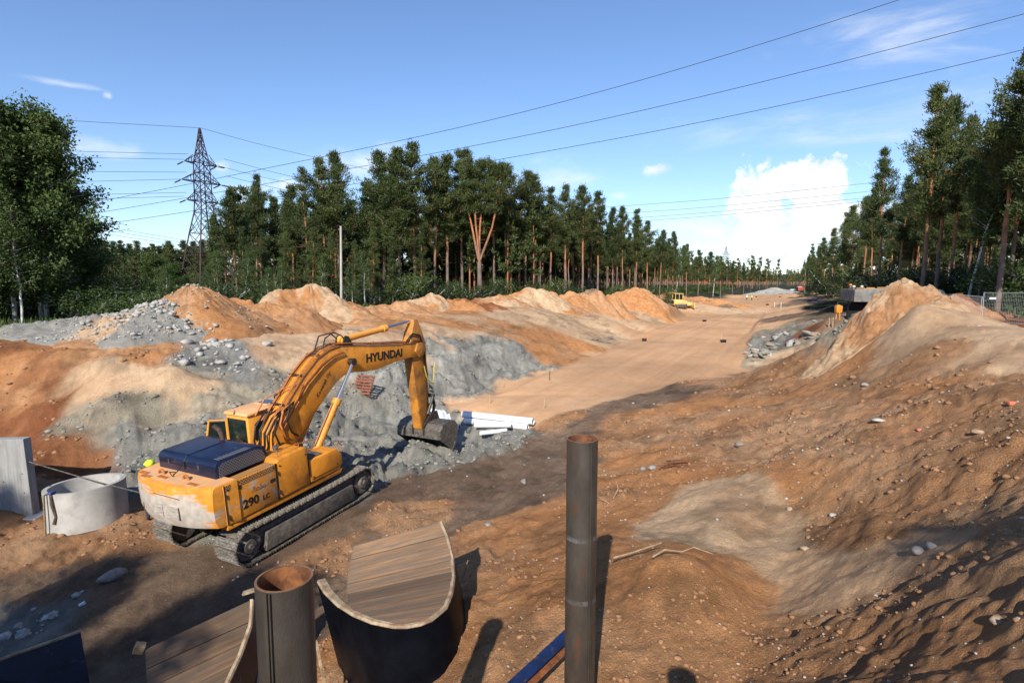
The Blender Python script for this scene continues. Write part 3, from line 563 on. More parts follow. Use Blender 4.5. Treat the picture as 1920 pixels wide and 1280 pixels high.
# ---------------------------------------------------------------- the excavator
# local axes: x to its right, y forward, z up; origin on the ground under the slewing ring
def excavator():
    e = empty('excavator', EX, -EYAW, 'big orange-yellow tracked excavator with a navy engine hood digging in the grey clay pit', 'excavator')
    e.rotation_euler = (EPIT, 0, -EYAW)
    # --- undercarriage
    yr, yf, rr, zc = -1.93, 2.12, .40, .47
    # centre line of the shoes
    path = []
    n = 400
    def loop(s):
        L = yf - yr; P = math.pi * rr; T = 2 * L + 2 * P; s = (s % 1) * T
        if s < L:
            y = yr + s; t = s / L; return y, zc + rr - .045 * math.sin(math.pi * t), 0.0
        s -= L
        if s < P: a = s / rr; return yf + rr * math.sin(a), zc + rr * math.cos(a), -a
        s -= P
        if s < L: return yf - s, zc - rr, -math.pi
        s -= L; a = s / rr; return yr - rr * math.sin(a), zc - rr * math.cos(a), -math.pi - a
    b = MB(); hw = .375
    b.box((0, 0, .02), (2 * hw, .205, .022))
    for k in (-.075, 0.0, .075): b.prism([(k - .014, .03), (k + .014, .03), (k + .008, .062), (k - .008, .062)], -hw, hw)
    b.box((0, 0, -.03), (.22, .17, .07))
    shoe = b.build('track_shoe', M['shoe']); shoe_m = shoe.data; bpy.data.objects.remove(shoe)
    NS = 45
    for side in (1, -1):
        cx_ = side * 1.225
        tr = MB(); tr.prism([(yr + .2, .30), (yf - .2, .30), (yf - .05, .52), (yf - .3, .72), (yr + .3, .72), (yr + .05, .52)], cx_ - .2, cx_ + .2, bev=.02)
        tr.prism([(yr + .42, .13), (yf - .42, .13), (yf - .50, .60), (yr + .50, .60)], cx_ + side * .24, cx_ + side * .35, bev=.02)
        track = tr.build('track', M['mud_steel'], e, 35)
        track['label'] = 'right caterpillar track with worn shoes' if side > 0 else 'left caterpillar track mostly hidden under the body'
        for y0, nm in ((yr, 'sprocket'), (yf, 'idler')):
            w_ = MB(); w_.cyl((cx_ - .2, y0, zc), (cx_ + .26, y0, zc), .345, n=24); w_.cyl((cx_ + .26 * side, y0, zc), (cx_ + .34 * side, y0, zc), .2, .16, n=18); w_.cyl((cx_ + .33 * side, y0, zc), (cx_ + .39 * side, y0, zc), .07, n=10)
            w_.build(nm, M['mud_steel'], track, 35)
        for k in range(8):
            y0 = yr + .5 + k * (yf - yr - 1.0) / 7; w_ = MB(); w_.cyl((cx_ - .2, y0, .2), (cx_ + .3, y0, .2), .105, n=12); w_.build('track_roller', M['mud_steel'], track, 35)
        for k in range(2):
            y0 = yr + 1.3 + k * 1.5; w_ = MB(); w_.cyl((cx_ - .1, y0, .78), (cx_ + .1, y0, .78), .06, n=10); w_.build('carrier_roller', M['mud_steel'], track, 35)
        for k in range(NS):
            y, z, a = loop(k / NS + .004); o = link(bpy.data.objects.new('track_shoe', shoe_m), track); o.location = (cx_ , y, z); o.rotation_euler = (a, 0, 0)
    b = MB(); b.box((0, 0, .62), (1.9, 1.5, .34), bev=.05); b.prism([(-.9, .35), (-.5, .75), (.5, .75), (.9, .35)], -1.1, 1.1); b.build('car_body', M['mud_steel'], e, 35)
    b = MB(); b.cyl((0, 0, .75), (0, 0, 1.12), .68, n=32); b.build('slewing_ring', M['dark'], e, 35)
    # --- platform
    b = MB(); b.box((0, -.55, 1.16), (2.7, 3.6, .16), bev=.02); b.box((0, .9, 1.16), (1.0, 1.3, .22), bev=.02); b.build('platform', M['dark'], e, 35)
    # --- counterweight: curved back, sloping lower edge
    import itertools
    out = []
    nx = 20
    def back(x): return -2.98 + .33 * (abs(x) / 1.42) ** 2.2
    cols = [(-1.42 + 2.84 * i / nx) for i in range(nx + 1)]
    lev = [(1.26, .42), (1.18, .20), (1.22, .08), (1.40, .015), (1.75, 0.0), (2.05, .02), (2.17, .05), (2.205, .12)]
    P = []; Fc = []
    for z, ins in lev:
        for x in cols: P.append((x * (1 - ins * .05), back(x) + ins + (.0 if z > 1.3 else .0), z - (.10 * (abs(x) / 1.42) ** 2 * 0)))
    W_ = nx + 1
    for j in range(len(lev) - 1):
        for i in range(nx): Fc.append((j * W_ + i, j * W_ + i + 1, (j + 1) * W_ + i + 1, (j + 1) * W_ + i))
    base = len(P)
    for z, ins in lev:
        P.append((cols[0] * (1 - ins * .05) - .06, -2.02, z)); P.append((cols[-1] * (1 - ins * .05) + .06, -2.02, z))
    for j in range(len(lev) - 1):
        Fc.append((j * W_, (j + 1) * W_, base + 2 * (j + 1), base + 2 * j)); Fc.append((j * W_ + nx, base + 2 * j + 1, base + 2 * (j + 1) + 1, (j + 1) * W_ + nx))
    j = len(lev) - 1
    Fc.append([j * W_ + i for i in range(W_)] + [base + 2 * j + 1, base + 2 * j]); Fc.append([i for i in range(W_)][::-1] + [base, base + 1])
    Fc.append([base + 2 * k for k in range(len(lev))] + [base + 2 * k + 1 for k in range(len(lev) - 1, -1, -1)])
    b = MB(); b.poly(P, Fc); cw = b.build('counterweight', M['cw'], e, 40); cw['label'] = 'rounded counterweight with its orange paint scraped to grey'
    # faded flat top, sheet plates and lifting eyes
    b = MB(); b.poly([(x * .97, back(x) + .17, 2.209) for x in cols] + [(1.42, -2.03, 2.209), (-1.42, -2.03, 2.209)], [list(range(nx + 3))]); b.build('top_plate', M['yellow_top'], cw)
    for x in (-.62, .32):
        b = MB(); R0 = .10
        b.tube([(x + R0 * math.cos(t), -2.5, 2.20 + R0 * 1.15 * math.sin(t)) for t in [math.pi * k / 10 for k in range(11)]], .028, 8); b.build('lifting_eye', M['copper'], cw, 40)
    for x, y in ((-1.12, -2.62), (-.38, -2.62), (.75, -2.62), (-.85, -2.74)):
        b = MB(); b.box((x, y, 2.214), (.34, .11, .008)); b.build('cover_plate', M['copper'], cw)
    for x, wd in ((-.07, .26), (.38, .46)):
        b = MB(); b.box((x, back(x) - .0, 1.60), (wd, .018, .30)); o = b.build('worn_decal', mat('decal_remains', (.44, .38, .32), .6, 0, .2, 3, (.20, .19, .19), thr=(.50, .60), stretch=(1, 1, 6)), cw)
    # --- side bodies (right side = x > 0)
    b = MB(); b.prism([(-2.38, 1.20), (-.90, 1.20), (-.90, 2.18), (-2.38, 2.18)], 1.12, 1.455, bev=.02); sd = b.build('engine_door', mat('chipped_yellow', (.66, .245, .022), .45, 0, .14, 1.6, (.46, .36, .24), .003, 18, thr=(.50, .62)), e, 35); sd['label'] = 'chipped side door with black lettering'
    b = MB(); b.box((1.30, -1.64, 2.189), (.26, 1.40, .012)); b.build('vent_sheet', M['mesh_y'], sd)
    b = MB(); b.box((1.459, -1.64, 2.09), (.006, 1.40, .13)); b.build('vent_sheet', M['mesh_y'], sd)
    Mx = Matrix.Translation((1.4575, -1.60, 1.50)) @ Matrix.Rotation(R_(90), 4, 'Z') @ Matrix.Rotation(R_(90), 4, 'X')
    lettering('290', .30, sd, Mx @ Matrix.Translation((-.1, 0, 0)), M['letter'], weight=.03)
    lettering('LC', .17, sd, Mx @ Matrix.Translation((.34, -.05, 0)), M['letter'], weight=.03)
    lettering('Robex', .19, sd, Mx @ Matrix.Translation((.18, .27, 0)), mat('faded_lettering', (.13, .07, .04), .6, 0, .2, 5, (.40, .22, .08), thr=(.4, .6)), shear=.35, weight=.0)
    for y, z in ((-2.0, 1.98), (-1.02, 1.78)):
        b = MB(); b.box((1.459, y, z), (.012, .16, .09), bev=.004); b.build('door_latch', M['dark'], sd)
    b = MB(); b.prism([(-.86, 1.20), (.16, 1.20), (.16, 2.20), (.10, 2.28), (-.80, 2.26), (-.86, 2.18)], .70, 1.46, bev=.035); ft = b.build('fuel_tank', M['yellow'], e, 40)
    b = MB(); b.cyl((.98, -.45, 2.26), (.98, -.45, 2.40), .06, n=14); b.cyl((.98, -.45, 2.38), (.98, -.45, 2.43), .085, n=14); b.build('filler_cap', M['steel'], ft, 40)
    b = MB(); b.prism([(.20, 1.20), (1.28, 1.20), (1.42, 1.34), (1.42, 1.62), (1.24, 1.84), (.20, 1.84)], .80, 1.45, bev=.03); tb = b.build('tool_box', M['yellow'], e, 40)
    b = MB(); b.box((1.12, .52, 1.855), (.5, .5, .03), bev=.008); b.build('lid', M['mud_steel'], tb, 35)
    b = MB(); b.prism([(-2.36, 1.06), (1.34, 1.06), (1.42, 1.17), (-2.36, 1.17)], 1.20, 1.43, bev=.01); b.build('side_sill', M['yellow'], e, 35)
    b = MB(); b.prism([(-2.36, 1.08), (-.1, 1.08), (-.1, 2.05), (-2.36, 2.05)], -1.45, -1.05, bev=.02); b.build('left_side_body', M['yellow'], e, 35)
    b = MB(); b.tube([(1.30, 1.30, 1.80), (1.30, 1.44, 1.95), (1.30, 1.58, 1.80), (1.30, 1.55, 1.62)], .016, 8); b.build('grab_rail', M['copper'], e, 40)
    b = MB(); b.box((.3, -.2, 1.55), (1.5, 1.5, .7), bev=.02); b.box((.45, -.55, 1.98), (1.0, .7, .18), bev=.02); b.build('pump_bay', M['arm_yellow'], e, 35)
    # panel joints, bolts and hinges
    for y in (-2.36, -.89, .18): b = MB(); b.box((1.452, y, 1.70), (.03, .014, .96 if y < .1 else .6)); b.build('panel_joint', M['black'], e)
    b = MB(); b.box((1.4555, -.35, 1.235), (.012, 2.0, .012)); b.box((1.4555, .8, 1.30), (.012, 1.1, .010)); b.build('panel_joint', M['black'], e)
    for y, z in ((-2.28, 1.3), (-2.28, 2.05), (-.97, 1.3), (-.97, 2.1), (-.78, 1.3), (-.78, 2.08), (.08, 1.3), (.08, 2.08), (.3, 1.35), (1.2, 1.4)):
        b = MB(); b.cyl((1.45, y, z), (1.472, y, z), .022, n=8); b.build('bolt', M['dark'], e)
    for y in (-2.36, -.87):
        for z in (1.42, 1.92): b = MB(); b.cyl((1.472, y, z - .05), (1.472, y, z + .05), .018, n=8); b.build('hinge', M['dark'], sd)
    b = MB(); b.box((.2, back(.2) - .002, 1.98), (.9, .012, .012)); b.box((-.9, back(-.9) - .004, 1.42), (.012, .012, .3)); b.build('scratch', M['seam'], cw)
    b = MB(); b.tube([(1.32, -.7, 2.26), (1.32, -.7, 2.42), (1.32, .0, 2.42), (1.32, .0, 2.26)], .014, 8); b.build('grab_rail', M['copper'], ft, 40)
    b = MB(); b.box((1.0, 1.42, 1.55), (.5, .02, .2)); b.tube([(-1.35, 1.5, 2.1), (-1.62, 1.62, 2.3), (-1.62, 1.62, 2.62)], .015, 6); b.box((-1.62, 1.63, 2.5), (.16, .03, .3), bev=.01); b.build('mirror', M['black'], e, 40)
    # --- engine hood
    b = MB(); b.prism([(-2.22, 2.18), (-2.22, 2.50), (-2.17, 2.585), (-2.08, 2.62), (-1.05, 2.64), (-.80, 2.56), (-.68, 2.18)], -1.16, 1.02, bev=.03); hood = b.build('engine_hood', M['navy'], e, 40); hood['label'] = 'navy blue engine hood, scuffed and dusty'
    b = MB(); b.prism([(-2.13, 2.22), (-2.13, 2.48), (-2.03, 2.545), (-1.08, 2.565), (-.90, 2.50), (-.80, 2.22)], 1.018, 1.032); b.build('side_grille', M['mesh_k'], hood)
    b = MB(); b.box((.90, -1.62, 2.634), (.20, .95, .006)); b.build('grille_strip', M['mesh_k'], hood)
    b = MB(); b.box((-.1, -2.222, 2.38), (2.0, .012, .02)); b.tube([(-.1, -2.24, 2.30), (-.1, -2.235, 2.5), (-.1, -2.15, 2.62), (-.1, -1.4, 2.645), (-.1, -.9, 2.62)], .009, 6); b.build('hood_strap', M['black'], hood)
    for x in (-.72, .42):
        b = MB(); b.box((x, -2.232, 2.42), (.03, .02, .10), bev=.004); b.build('hood_latch', M['steel'], hood)
    b = MB(); b.tube([(-.30, -1.02, 2.60), (-.34, -1.0, 2.74), (-.44, -.98, 2.86), (-.62, -.99, 2.95)], .065, 14); b.build('exhaust_pipe', mat('rusty_pipe', (.09, .045, .03), .8, .2, .3, 9, (.03, .02, .02)), e, 40)
    b = MB(); b.tube([(-.34, -2.30, 2.21), (-.3, -2.5, 2.30), (-.12, -2.55, 2.24), (-.05, -2.42, 2.36), (-.08, -2.26, 2.5)], .012, 6); b.build('loose_cable', M['black'], e, 40)
    # --- cab
    zt = 2.99; x0, x1, y0, y1 = -1.53, -.60, .02, 1.46
    b = MB(); b.prism([(y0, 1.2), (y1 + .1, 1.2), (y1 + .16, 1.75), (y1 + .02, 2.35), (y1 - .06, zt - .06), (y0, zt - .06)], x0, x1, bev=.045); cab = b.build('cab', M['yellow_clean'], e, 45)
    b = MB(); b.prism([(y0 - .05, zt - .08), (y1 + .04, zt - .08), (y1, zt), (y0 - .02, zt)], x0 - .02, x1 + .03, bev=.022); b.build('roof', M['yellow_top'], cab, 40)
    b = MB(); b.box(((x0 + x1) / 2, y0 - .004, 2.40), (.70, .022, .74), bev=.02); b.build('rear_window', M['glass'], cab, 40)
    b = MB(); b.tube([(x0 + .10, y0 - .012, 2.01), (x0 + .10, y0 - .012, 2.79), (x1 - .10, y0 - .012, 2.79), (x1 - .10, y0 - .012, 2.01), (x0 + .10, y0 - .012, 2.01)], .018, 6); b.build('window_seal', M['black'], cab, 40)
    b = MB(); b.prism([(y0 + .16, 2.2), (y0 + .30, 2.02), (y1 - .12, 2.02), (y1 - .10, 2.35), (y1 - .18, 2.72), (y0 + .34, 2.72), (y0 + .2, 2.62)], x1 + .0, x1 + .012); b.build('side_window', M['glass'], cab)
    b = MB(); b.prism([(y0 + .2, 1.3), (y1 - .05, 1.3), (y1 + .02, 1.8), (y1 - .18, 2.75), (y0 + .2, 2.75)], x0 - .012, x0 - .001); b.build('door_glass', M['glass'], cab)
    b = MB(); b.box(((x0 + x1) / 2, y1 - .35, zt + .018), (.56, .50, .036), bev=.01); rh = b.build('roof_hatch', M['yellow_top'], cab, 40)
    b = MB(); b.box(((x0 + x1) / 2, y1 - .35, zt + .038), (.44, .38, .006)); b.build('hatch_glass', mat('blue_glass', (.02, .04, .09), .08, 0, .2, 3, spec=.8), rh)
    for x in (-1.05, -.78):
        b = MB(); b.sphere((x, y1 - .0, zt + .09), .10, 12); b.cyl((x, y1 - .0, zt - .02), (x, y1 - .0, zt + .04), .03, n=8); b.build('work_lamp', M['black'], cab, 40)
    b = MB(); b.box((-1.10, y0 - .02, zt - .03), (.05, .05, .07), bev=.01); b.tube([(-1.10, y0 - .02, zt), (-1.10, y0 - .02, zt + .07)], .012, 6); b.build('roof_hook', M['dark'], cab)
    # open door swung back on the left
    b = MB(); xd = x0 - .04
    b.tube([(xd - .04, y0 + .05, 1.45), (xd - .04, y0 + .05, 2.70), (xd - .30, y0 - .30, 2.74)], .03, 8); b.tube([(xd - .30, y0 - .30, 2.74), (xd - .38, y0 - .40, 2.1), (xd - .36, y0 - .38, 1.45), (xd - .04, y0 + .05, 1.45)], .03, 8); b.build('open_door_frame', M['yellow_clean'], cab, 40)
    b = MB(); b.poly([(xd - .05, y0 + .03, 1.6), (xd - .05, y0 + .03, 2.66), (xd - .29, y0 - .28, 2.70), (xd - .36, y0 - .38, 2.1), (xd - .35, y0 - .36, 1.6)], [(0, 1, 2, 3, 4)]); b.build('door_pane', M['glass'], cab)
    Mx = Matrix.Translation((x1 + .034, y0 + .55, zt - .045)) @ Matrix.Rotation(R_(90), 4, 'Z') @ Matrix.Rotation(R_(90), 4, 'X')
    lettering('HYUNDAI', .10, cab, Mx, M['letter'], weight=.01)
    # --- boom
    top = [(.02, 2.05), (.10, 2.50), (.55, 3.05), (1.35, 3.80), (1.95, 4.22), (2.45, 4.40), (2.95, 4.45), (3.6, 4.35), (4.4, 4.20), (5.6, 4.02), (6.75, 3.87), (7.08, 3.78)]
    bot = [(7.20, 3.60), (7.10, 3.42), (6.85, 3.38), (6.35, 3.42), (5.6, 3.42), (4.6, 3.36), (3.95, 3.42), (3.45, 3.52), (3.05, 3.52), (2.65, 3.36), (2.05, 2.95), (1.35, 2.38), (.75, 1.90), (.35, 1.72), (.10, 1.80)]
    b = MB(); b.prism(top + bot, -.27, .27, bev=.012); boom = b.build('boom', M['yellow'], e, 40)
    b = MB()
    b.prism([(y, z + .012) for y, z in top[1:11]] + [(y, z + .03) for y, z in top[10:0:-1]], .235, .285); b.prism([(y, z + .012) for y, z in top[1:11]] + [(y, z + .03) for y, z in top[10:0:-1]], -.285, -.235); b.build('edge_flange', M['seam'], boom)
    b = MB(); b.cyl((-.36, 3.30, 3.90), (.36, 3.30, 3.90), .11, n=18); b.cyl((-.43, 3.30, 3.90), (.43, 3.30, 3.90), .075, n=14); b.build('cylinder_pin', M['dark'], boom, 40)
    b = MB(); b.cyl((-.34, .2, 2.0), (.34, .2, 2.0), .13, n=18); b.build('foot_pin', M['dark'], boom, 40)
    Mx = Matrix.Translation((.2735, 5.05, 3.755)) @ Matrix.Rotation(R_(90), 4, 'Z') @ Matrix.Rotation(R_(90), 4, 'X') @ Matrix.Rotation(R_(-4.5), 4, 'Z')
    lettering('HYUNDAI', .40, boom, Mx @ Matrix.Diagonal((1.10, 1, 1, 1)), M['letter'], weight=.032)
    Mx = Matrix.Translation((.2735, 2.10, 3.42)) @ Matrix.Rotation(R_(90), 4, 'Z') @ Matrix.Rotation(R_(90), 4, 'X') @ Matrix.Rotation(R_(47), 4, 'Z')
    lettering('Komatek', .20, boom, Mx, M['letter'], weight=0.0, shear=.25) if False else lettering('Kowatek Oy', .17, boom, Mx, M['letter'], weight=0.0, shear=.25)
    # hard lines and hoses along the boom's back
    def off(y, z, d):   # along the top outline, d above it
        return (y, z + d)
    tp = [(.20, 2.75), (.62, 3.14), (1.35, 3.82), (1.95, 4.24), (2.45, 4.42), (2.95, 4.47)]
    tl = tp + [(3.6, 4.38), (4.4, 4.23), (5.6, 4.05), (6.55, 3.93)]
    for i, x in enumerate((-.20, -.14, .14, .20)):
        b = MB(); b.tube([(x, y - .05, z + .06 + .02 * (i % 2)) for y, z in tl], .017, 8); b.build('hydraulic_line', M['copper'], boom, 50)
    for i, (x, d) in enumerate(((.30, .16), (.30, .27), (-.05, .08), (.05, .08))):
        b = MB(); b.tube([(x, y + d * .6 + .04 * math.sin(i + k * 2.2), z - d) for k, (y, z) in enumerate(tp)], .016, 8); b.build('hydraulic_line', M['copper'], boom, 50)
    for k in range(9):
        y, z = tl[1][0] + (tl[-1][0] - tl[1][0]) * k / 8, 0; z = np.interp(y, [p[0] for p in tl], [p[1] for p in tl])
        b = MB(); b.box((0, y - .05, z + .065), (.50, .05, .035)); b.build('pipe_clamp', M['dark'], boom)
    for k, (x, s_) in enumerate(((-.16, .0), (0.0, .15), (.16, .3), (.27, .42))):
        b = MB(); b.tube([(x, .55 + s_ * .3, 3.05), (x + .02, .20, 3.0 - s_ * .3), (x + .03, -.12, 2.72 - s_ * .5), (x + .05, -.22 + s_ * .2, 2.35 - s_ * .3), (x, -.15, 2.1)], .026, 8); b.build('hydraulic_hose', M['black'], boom, 50)
    for k, (xx, ya, zz) in enumerate(((.33, .25, 2.75), (.36, .45, 2.9), (.34, .7, 2.95))):
        b = MB(); b.tube([(xx - .1, ya + .3, zz + .25), (xx, ya, zz + .2), (xx + .08, ya - .22, zz - .15), (xx + .1, ya - .1, zz - .55), (xx, ya + .2, zz - .75)], .028, 8); b.build('hydraulic_hose', M['copper' if k == 1 else 'black'], boom, 50)
    b = MB(); b.tube([(-.5, .2, 2.9), (-.35, .45, 3.35), (.0, .9, 3.6), (.3, 1.3, 3.62), (.34, 1.0, 3.25)], .022, 8); b.build('hydraulic_hose', M['copper'], boom, 50)
    b = MB(); b.tube([(.1, 2.35, 4.45), (.1, 2.5, 4.78), (.12, 2.85, 4.92), (.12, 3.2, 4.75), (.12, 3.35, 4.55)], .022, 8); b.tube([(-.1, 2.2, 4.4), (-.1, 2.45, 4.85), (-.12, 2.95, 4.86), (-.12, 3.25, 4.62)], .022, 8); b.build('hydraulic_hose', M['black'], boom, 50)
    # boom foot bracket
    b = MB()
    for s_ in (-1, 1): b.prism([(-.35, 1.25), (1.55, 1.25), (1.62, 1.62), (1.25, 1.66), (.62, 1.7), (.42, 2.15), (.12, 2.25), (-.15, 2.0)], s_ * .33 - .025, s_ * .33 + .025)
    b.build('boom_bracket', M['arm_yellow'], e, 40)
    # boom cylinders
    for s_ in (1, -1):
        x = s_ * .41; A = Vector((x, 1.45, 1.55)); B = Vector((x, 3.30, 3.90)); d = (B - A).normalized()
        b = MB(); b.cyl(A, A + d * 1.62, .105, n=18); b.cyl(A + d * 1.50, A + d * 1.68, .135, n=18); b.cyl(A - Vector((.07, 0, 0)), A + Vector((.07, 0, 0)), .11, n=14)
        cy = b.build('boom_cylinder', M['yellow'], e, 40)
        b = MB(); b.cyl(A + d * 1.66, B - d * .08, .052, n=14); b.build('piston_rod', M['chrome'], cy, 40)
        b = MB(); b.cyl(B - Vector((.06, 0, 0)), B + Vector((.06, 0, 0)), .12, n=16); b.build('rod_eye', M['dark'], cy, 40)
        b = MB(); nrm = Vector((0, -d.z, d.y)); b.tube([A + nrm * .15 + d * .1, A + nrm * .16 + d * .8, A + nrm * .14 + d * 1.5], .018, 6); b.build('cylinder_line', M['copper'], cy, 40)
    # --- arm
    b = MB(); b.prism([(6.98, 4.78), (7.17, 4.76), (7.42, 4.25), (7.60, 3.80), (7.62, 3.30), (7.56, 2.2), (7.50, 1.2), (7.46, .62), (7.34, .36), (7.12, .30), (6.98, .48), (6.86, 1.6), (6.72, 2.9), (6.66, 3.5), (6.62, 3.9), (6.74, 4.2)], -.19, .19, bev=.015)
    arm = b.build('arm', M['arm_yellow'], e, 40)
    b = MB()
    for s_ in (-1, 1): b.prism([(6.90, 3.88), (7.25, 3.86), (7.36, 3.6), (7.25, 3.36), (6.95, 3.34), (6.75, 3.6)], s_ * .30 - .03, s_ * .30 + .03, bev=.01)
    b.cyl((-.34, 7.08, 3.60), (.34, 7.08, 3.60), .11, n=18); b.build('elbow_pin', M['arm_yellow'], arm, 40)
    b = MB(); b.tube([(.25, 6.3, 3.98), (.27, 6.7, 4.18), (.27, 7.15, 4.05), (.26, 7.35, 3.6), (.24, 7.42, 3.1), (.23, 7.5, 2.6)], .024, 8); b.tube([(.15, 6.4, 4.0), (.2, 6.8, 4.26), (.22, 7.2, 4.15), (.22, 7.42, 3.7), (.21, 7.5, 2.9)], .024, 8); b.build('hydraulic_hose', M['black'], arm, 50)
    b = MB(); b.tube([(.24, 7.35, 2.9), (.30, 7.38, 2.5), (.34, 7.52, 2.22), (.34, 7.72, 2.15), (.3, 7.88, 2.35), (.25, 7.98, 2.66), (.2, 8.12, 2.86)], .026, 8); b.build('yellow_hose', M['brass'], arm, 50)
    b = MB(); b.tube([(.2, 7.52, 2.6), (.21, 7.5, 1.9), (.21, 7.52, 1.4), (.2, 7.62, 1.15)], .02, 8); b.build('hydraulic_line', M['dark'], arm, 50)
    # arm cylinder on the boom's back
    A = Vector((0, 3.25, 4.52)); B = Vector((0, 7.06, 4.66)); A = Vector((0, 3.3, 4.58)); d = (B - A).normalized()
    B = Vector((0, 7.06, 4.68)); A = Vector((0, 3.25, 4.55)); d = (B - A).normalized()
    A = Vector((0, 3.35, 4.47 + .12)); B = Vector((0, 7.05, 4.70)); d = (B - A).normalized()
    b = MB(); b.cyl(A, A + d * 2.10, .105, n=18); b.cyl(A + d * 1.98, A + d * 2.18, .13, n=18); b.cyl(A - Vector((.12, 0, 0)), A + Vector((.12, 0, 0)), .13, n=14); ac = b.build('arm_cylinder', M['yellow_clean'], e, 40)
    b = MB(); b.cyl(A + d * 2.16, B, .055, n=14); b.build('piston_rod', M['chrome'], ac, 40)
    b = MB()
    for s_ in (-1, 1): b.prism([(3.1, 4.40), (3.65, 4.34), (3.45, 4.70), (3.3, 4.74)], s_ * .16 - .02, s_ * .16 + .02)
    b.build('cylinder_bracket', M['dark'], ac, 40)
    # bucket cylinder in front of the arm
    A = Vector((0, 7.62, 3.75)); B = Vector((0, 7.86, 1.62)); d = (B - A).normalized()
    b = MB(); b.cyl(A, A + d * 1.45, .085, n=16); b.cyl(A - Vector((.12, 0, 0)), A + Vector((.12, 0, 0)), .10, n=14); bc = b.build('bucket_cylinder', M['arm_yellow'], e, 40)
    b = MB(); b.cyl(A + d * 1.43, B, .045, n=12); b.build('piston_rod', M['chrome'], bc, 40)
    b = MB()
    for s_ in (-1, 1):
        b.tube([(s_ * .23, 7.40, .95), (s_ * .23, 7.86, 1.60)], .055, 8); b.tube([(s_ * .17, 7.86, 1.60), (s_ * .17, 7.98, 1.15), (s_ * .17, 7.78, .72)], .065, 8)
    b.cyl((-.28, 7.86, 1.60), (.28, 7.86, 1.60), .07, n=12); b.build('bucket_link', M['dark'], e, 40)
    b = MB()
    for s_ in (-1, 1): b.prism([(7.0, .55), (7.5, .9), (8.0, .95), (8.12, .62), (7.3, .10), (7.0, .2)], s_ * .25 - .03, s_ * .25 + .03, bev=.01)
    b.cyl((-.3, 7.24, .42), (.3, 7.24, .42), .075, n=12); b.cyl((-.3, 7.8, .74), (.3, 7.8, .74), .07, n=12); b.tube([(-.34, 7.1, .15), (.34, 7.1, .15)], .06, 8); b.build('coupler', M['dark'], e, 40)
    # bucket: a wide ditching bucket, mouth down and back
    prof = [(7.02, .10), (7.06, .42), (7.28, .62), (7.70, .66), (8.08, .60), (8.28, .36), (8.26, .05), (8.06, -.28), (7.80, -.55)]
    inn = [(y + .035 * (7.62 - y) / .6, z - .035 * (1 if z > .2 else .3)) for y, z in prof]
    HB = 1.02
    b = MB(); n_ = len(prof)
    P = [(x, p[0], p[1]) for x in (-HB, HB) for p in prof] + [(x, p[0], p[1]) for x in (-HB, HB) for p in inn]
    Fc = []
    for k in range(n_ - 1):
        Fc.append((k, k + 1, n_ + k + 1, n_ + k)); Fc.append((2 * n_ + k, 3 * n_ + k, 3 * n_ + k + 1, 2 * n_ + k + 1))
    Fc.append((0, n_, 3 * n_, 2 * n_)); Fc.append((n_ - 1, 2 * n_ + n_ - 1, 3 * n_ + n_ - 1, n_ + n_ - 1))
    b.poly(P, Fc); bk = b.build('bucket', M['steel'], e, 30)
    for x in (-HB, HB):
        b = MB(); b.prism(prof, x - .015, x + .015); b.prism([(7.74, -.60), (7.86, -.62), (8.12, -.3), (8.02, -.26)], x - .03, x + .03); b.build('side_plate', M['steel'], bk, 30)
    b = MB(); b.prism([(7.76, -.50), (7.83, -.64), (7.92, -.52), (7.86, -.44)], -HB, HB); b.build('cutting_edge', M['shoe'], bk)
    # hand rail on the deck
    b = MB(); b.tube([(.75, .35, 1.84), (.75, .35, 2.15), (.75, 1.0, 2.10), (.75, 1.1, 1.84)], .014, 8); b.build('hand_rail', M['copper'], e, 40)
    return e
EXC = excavator()

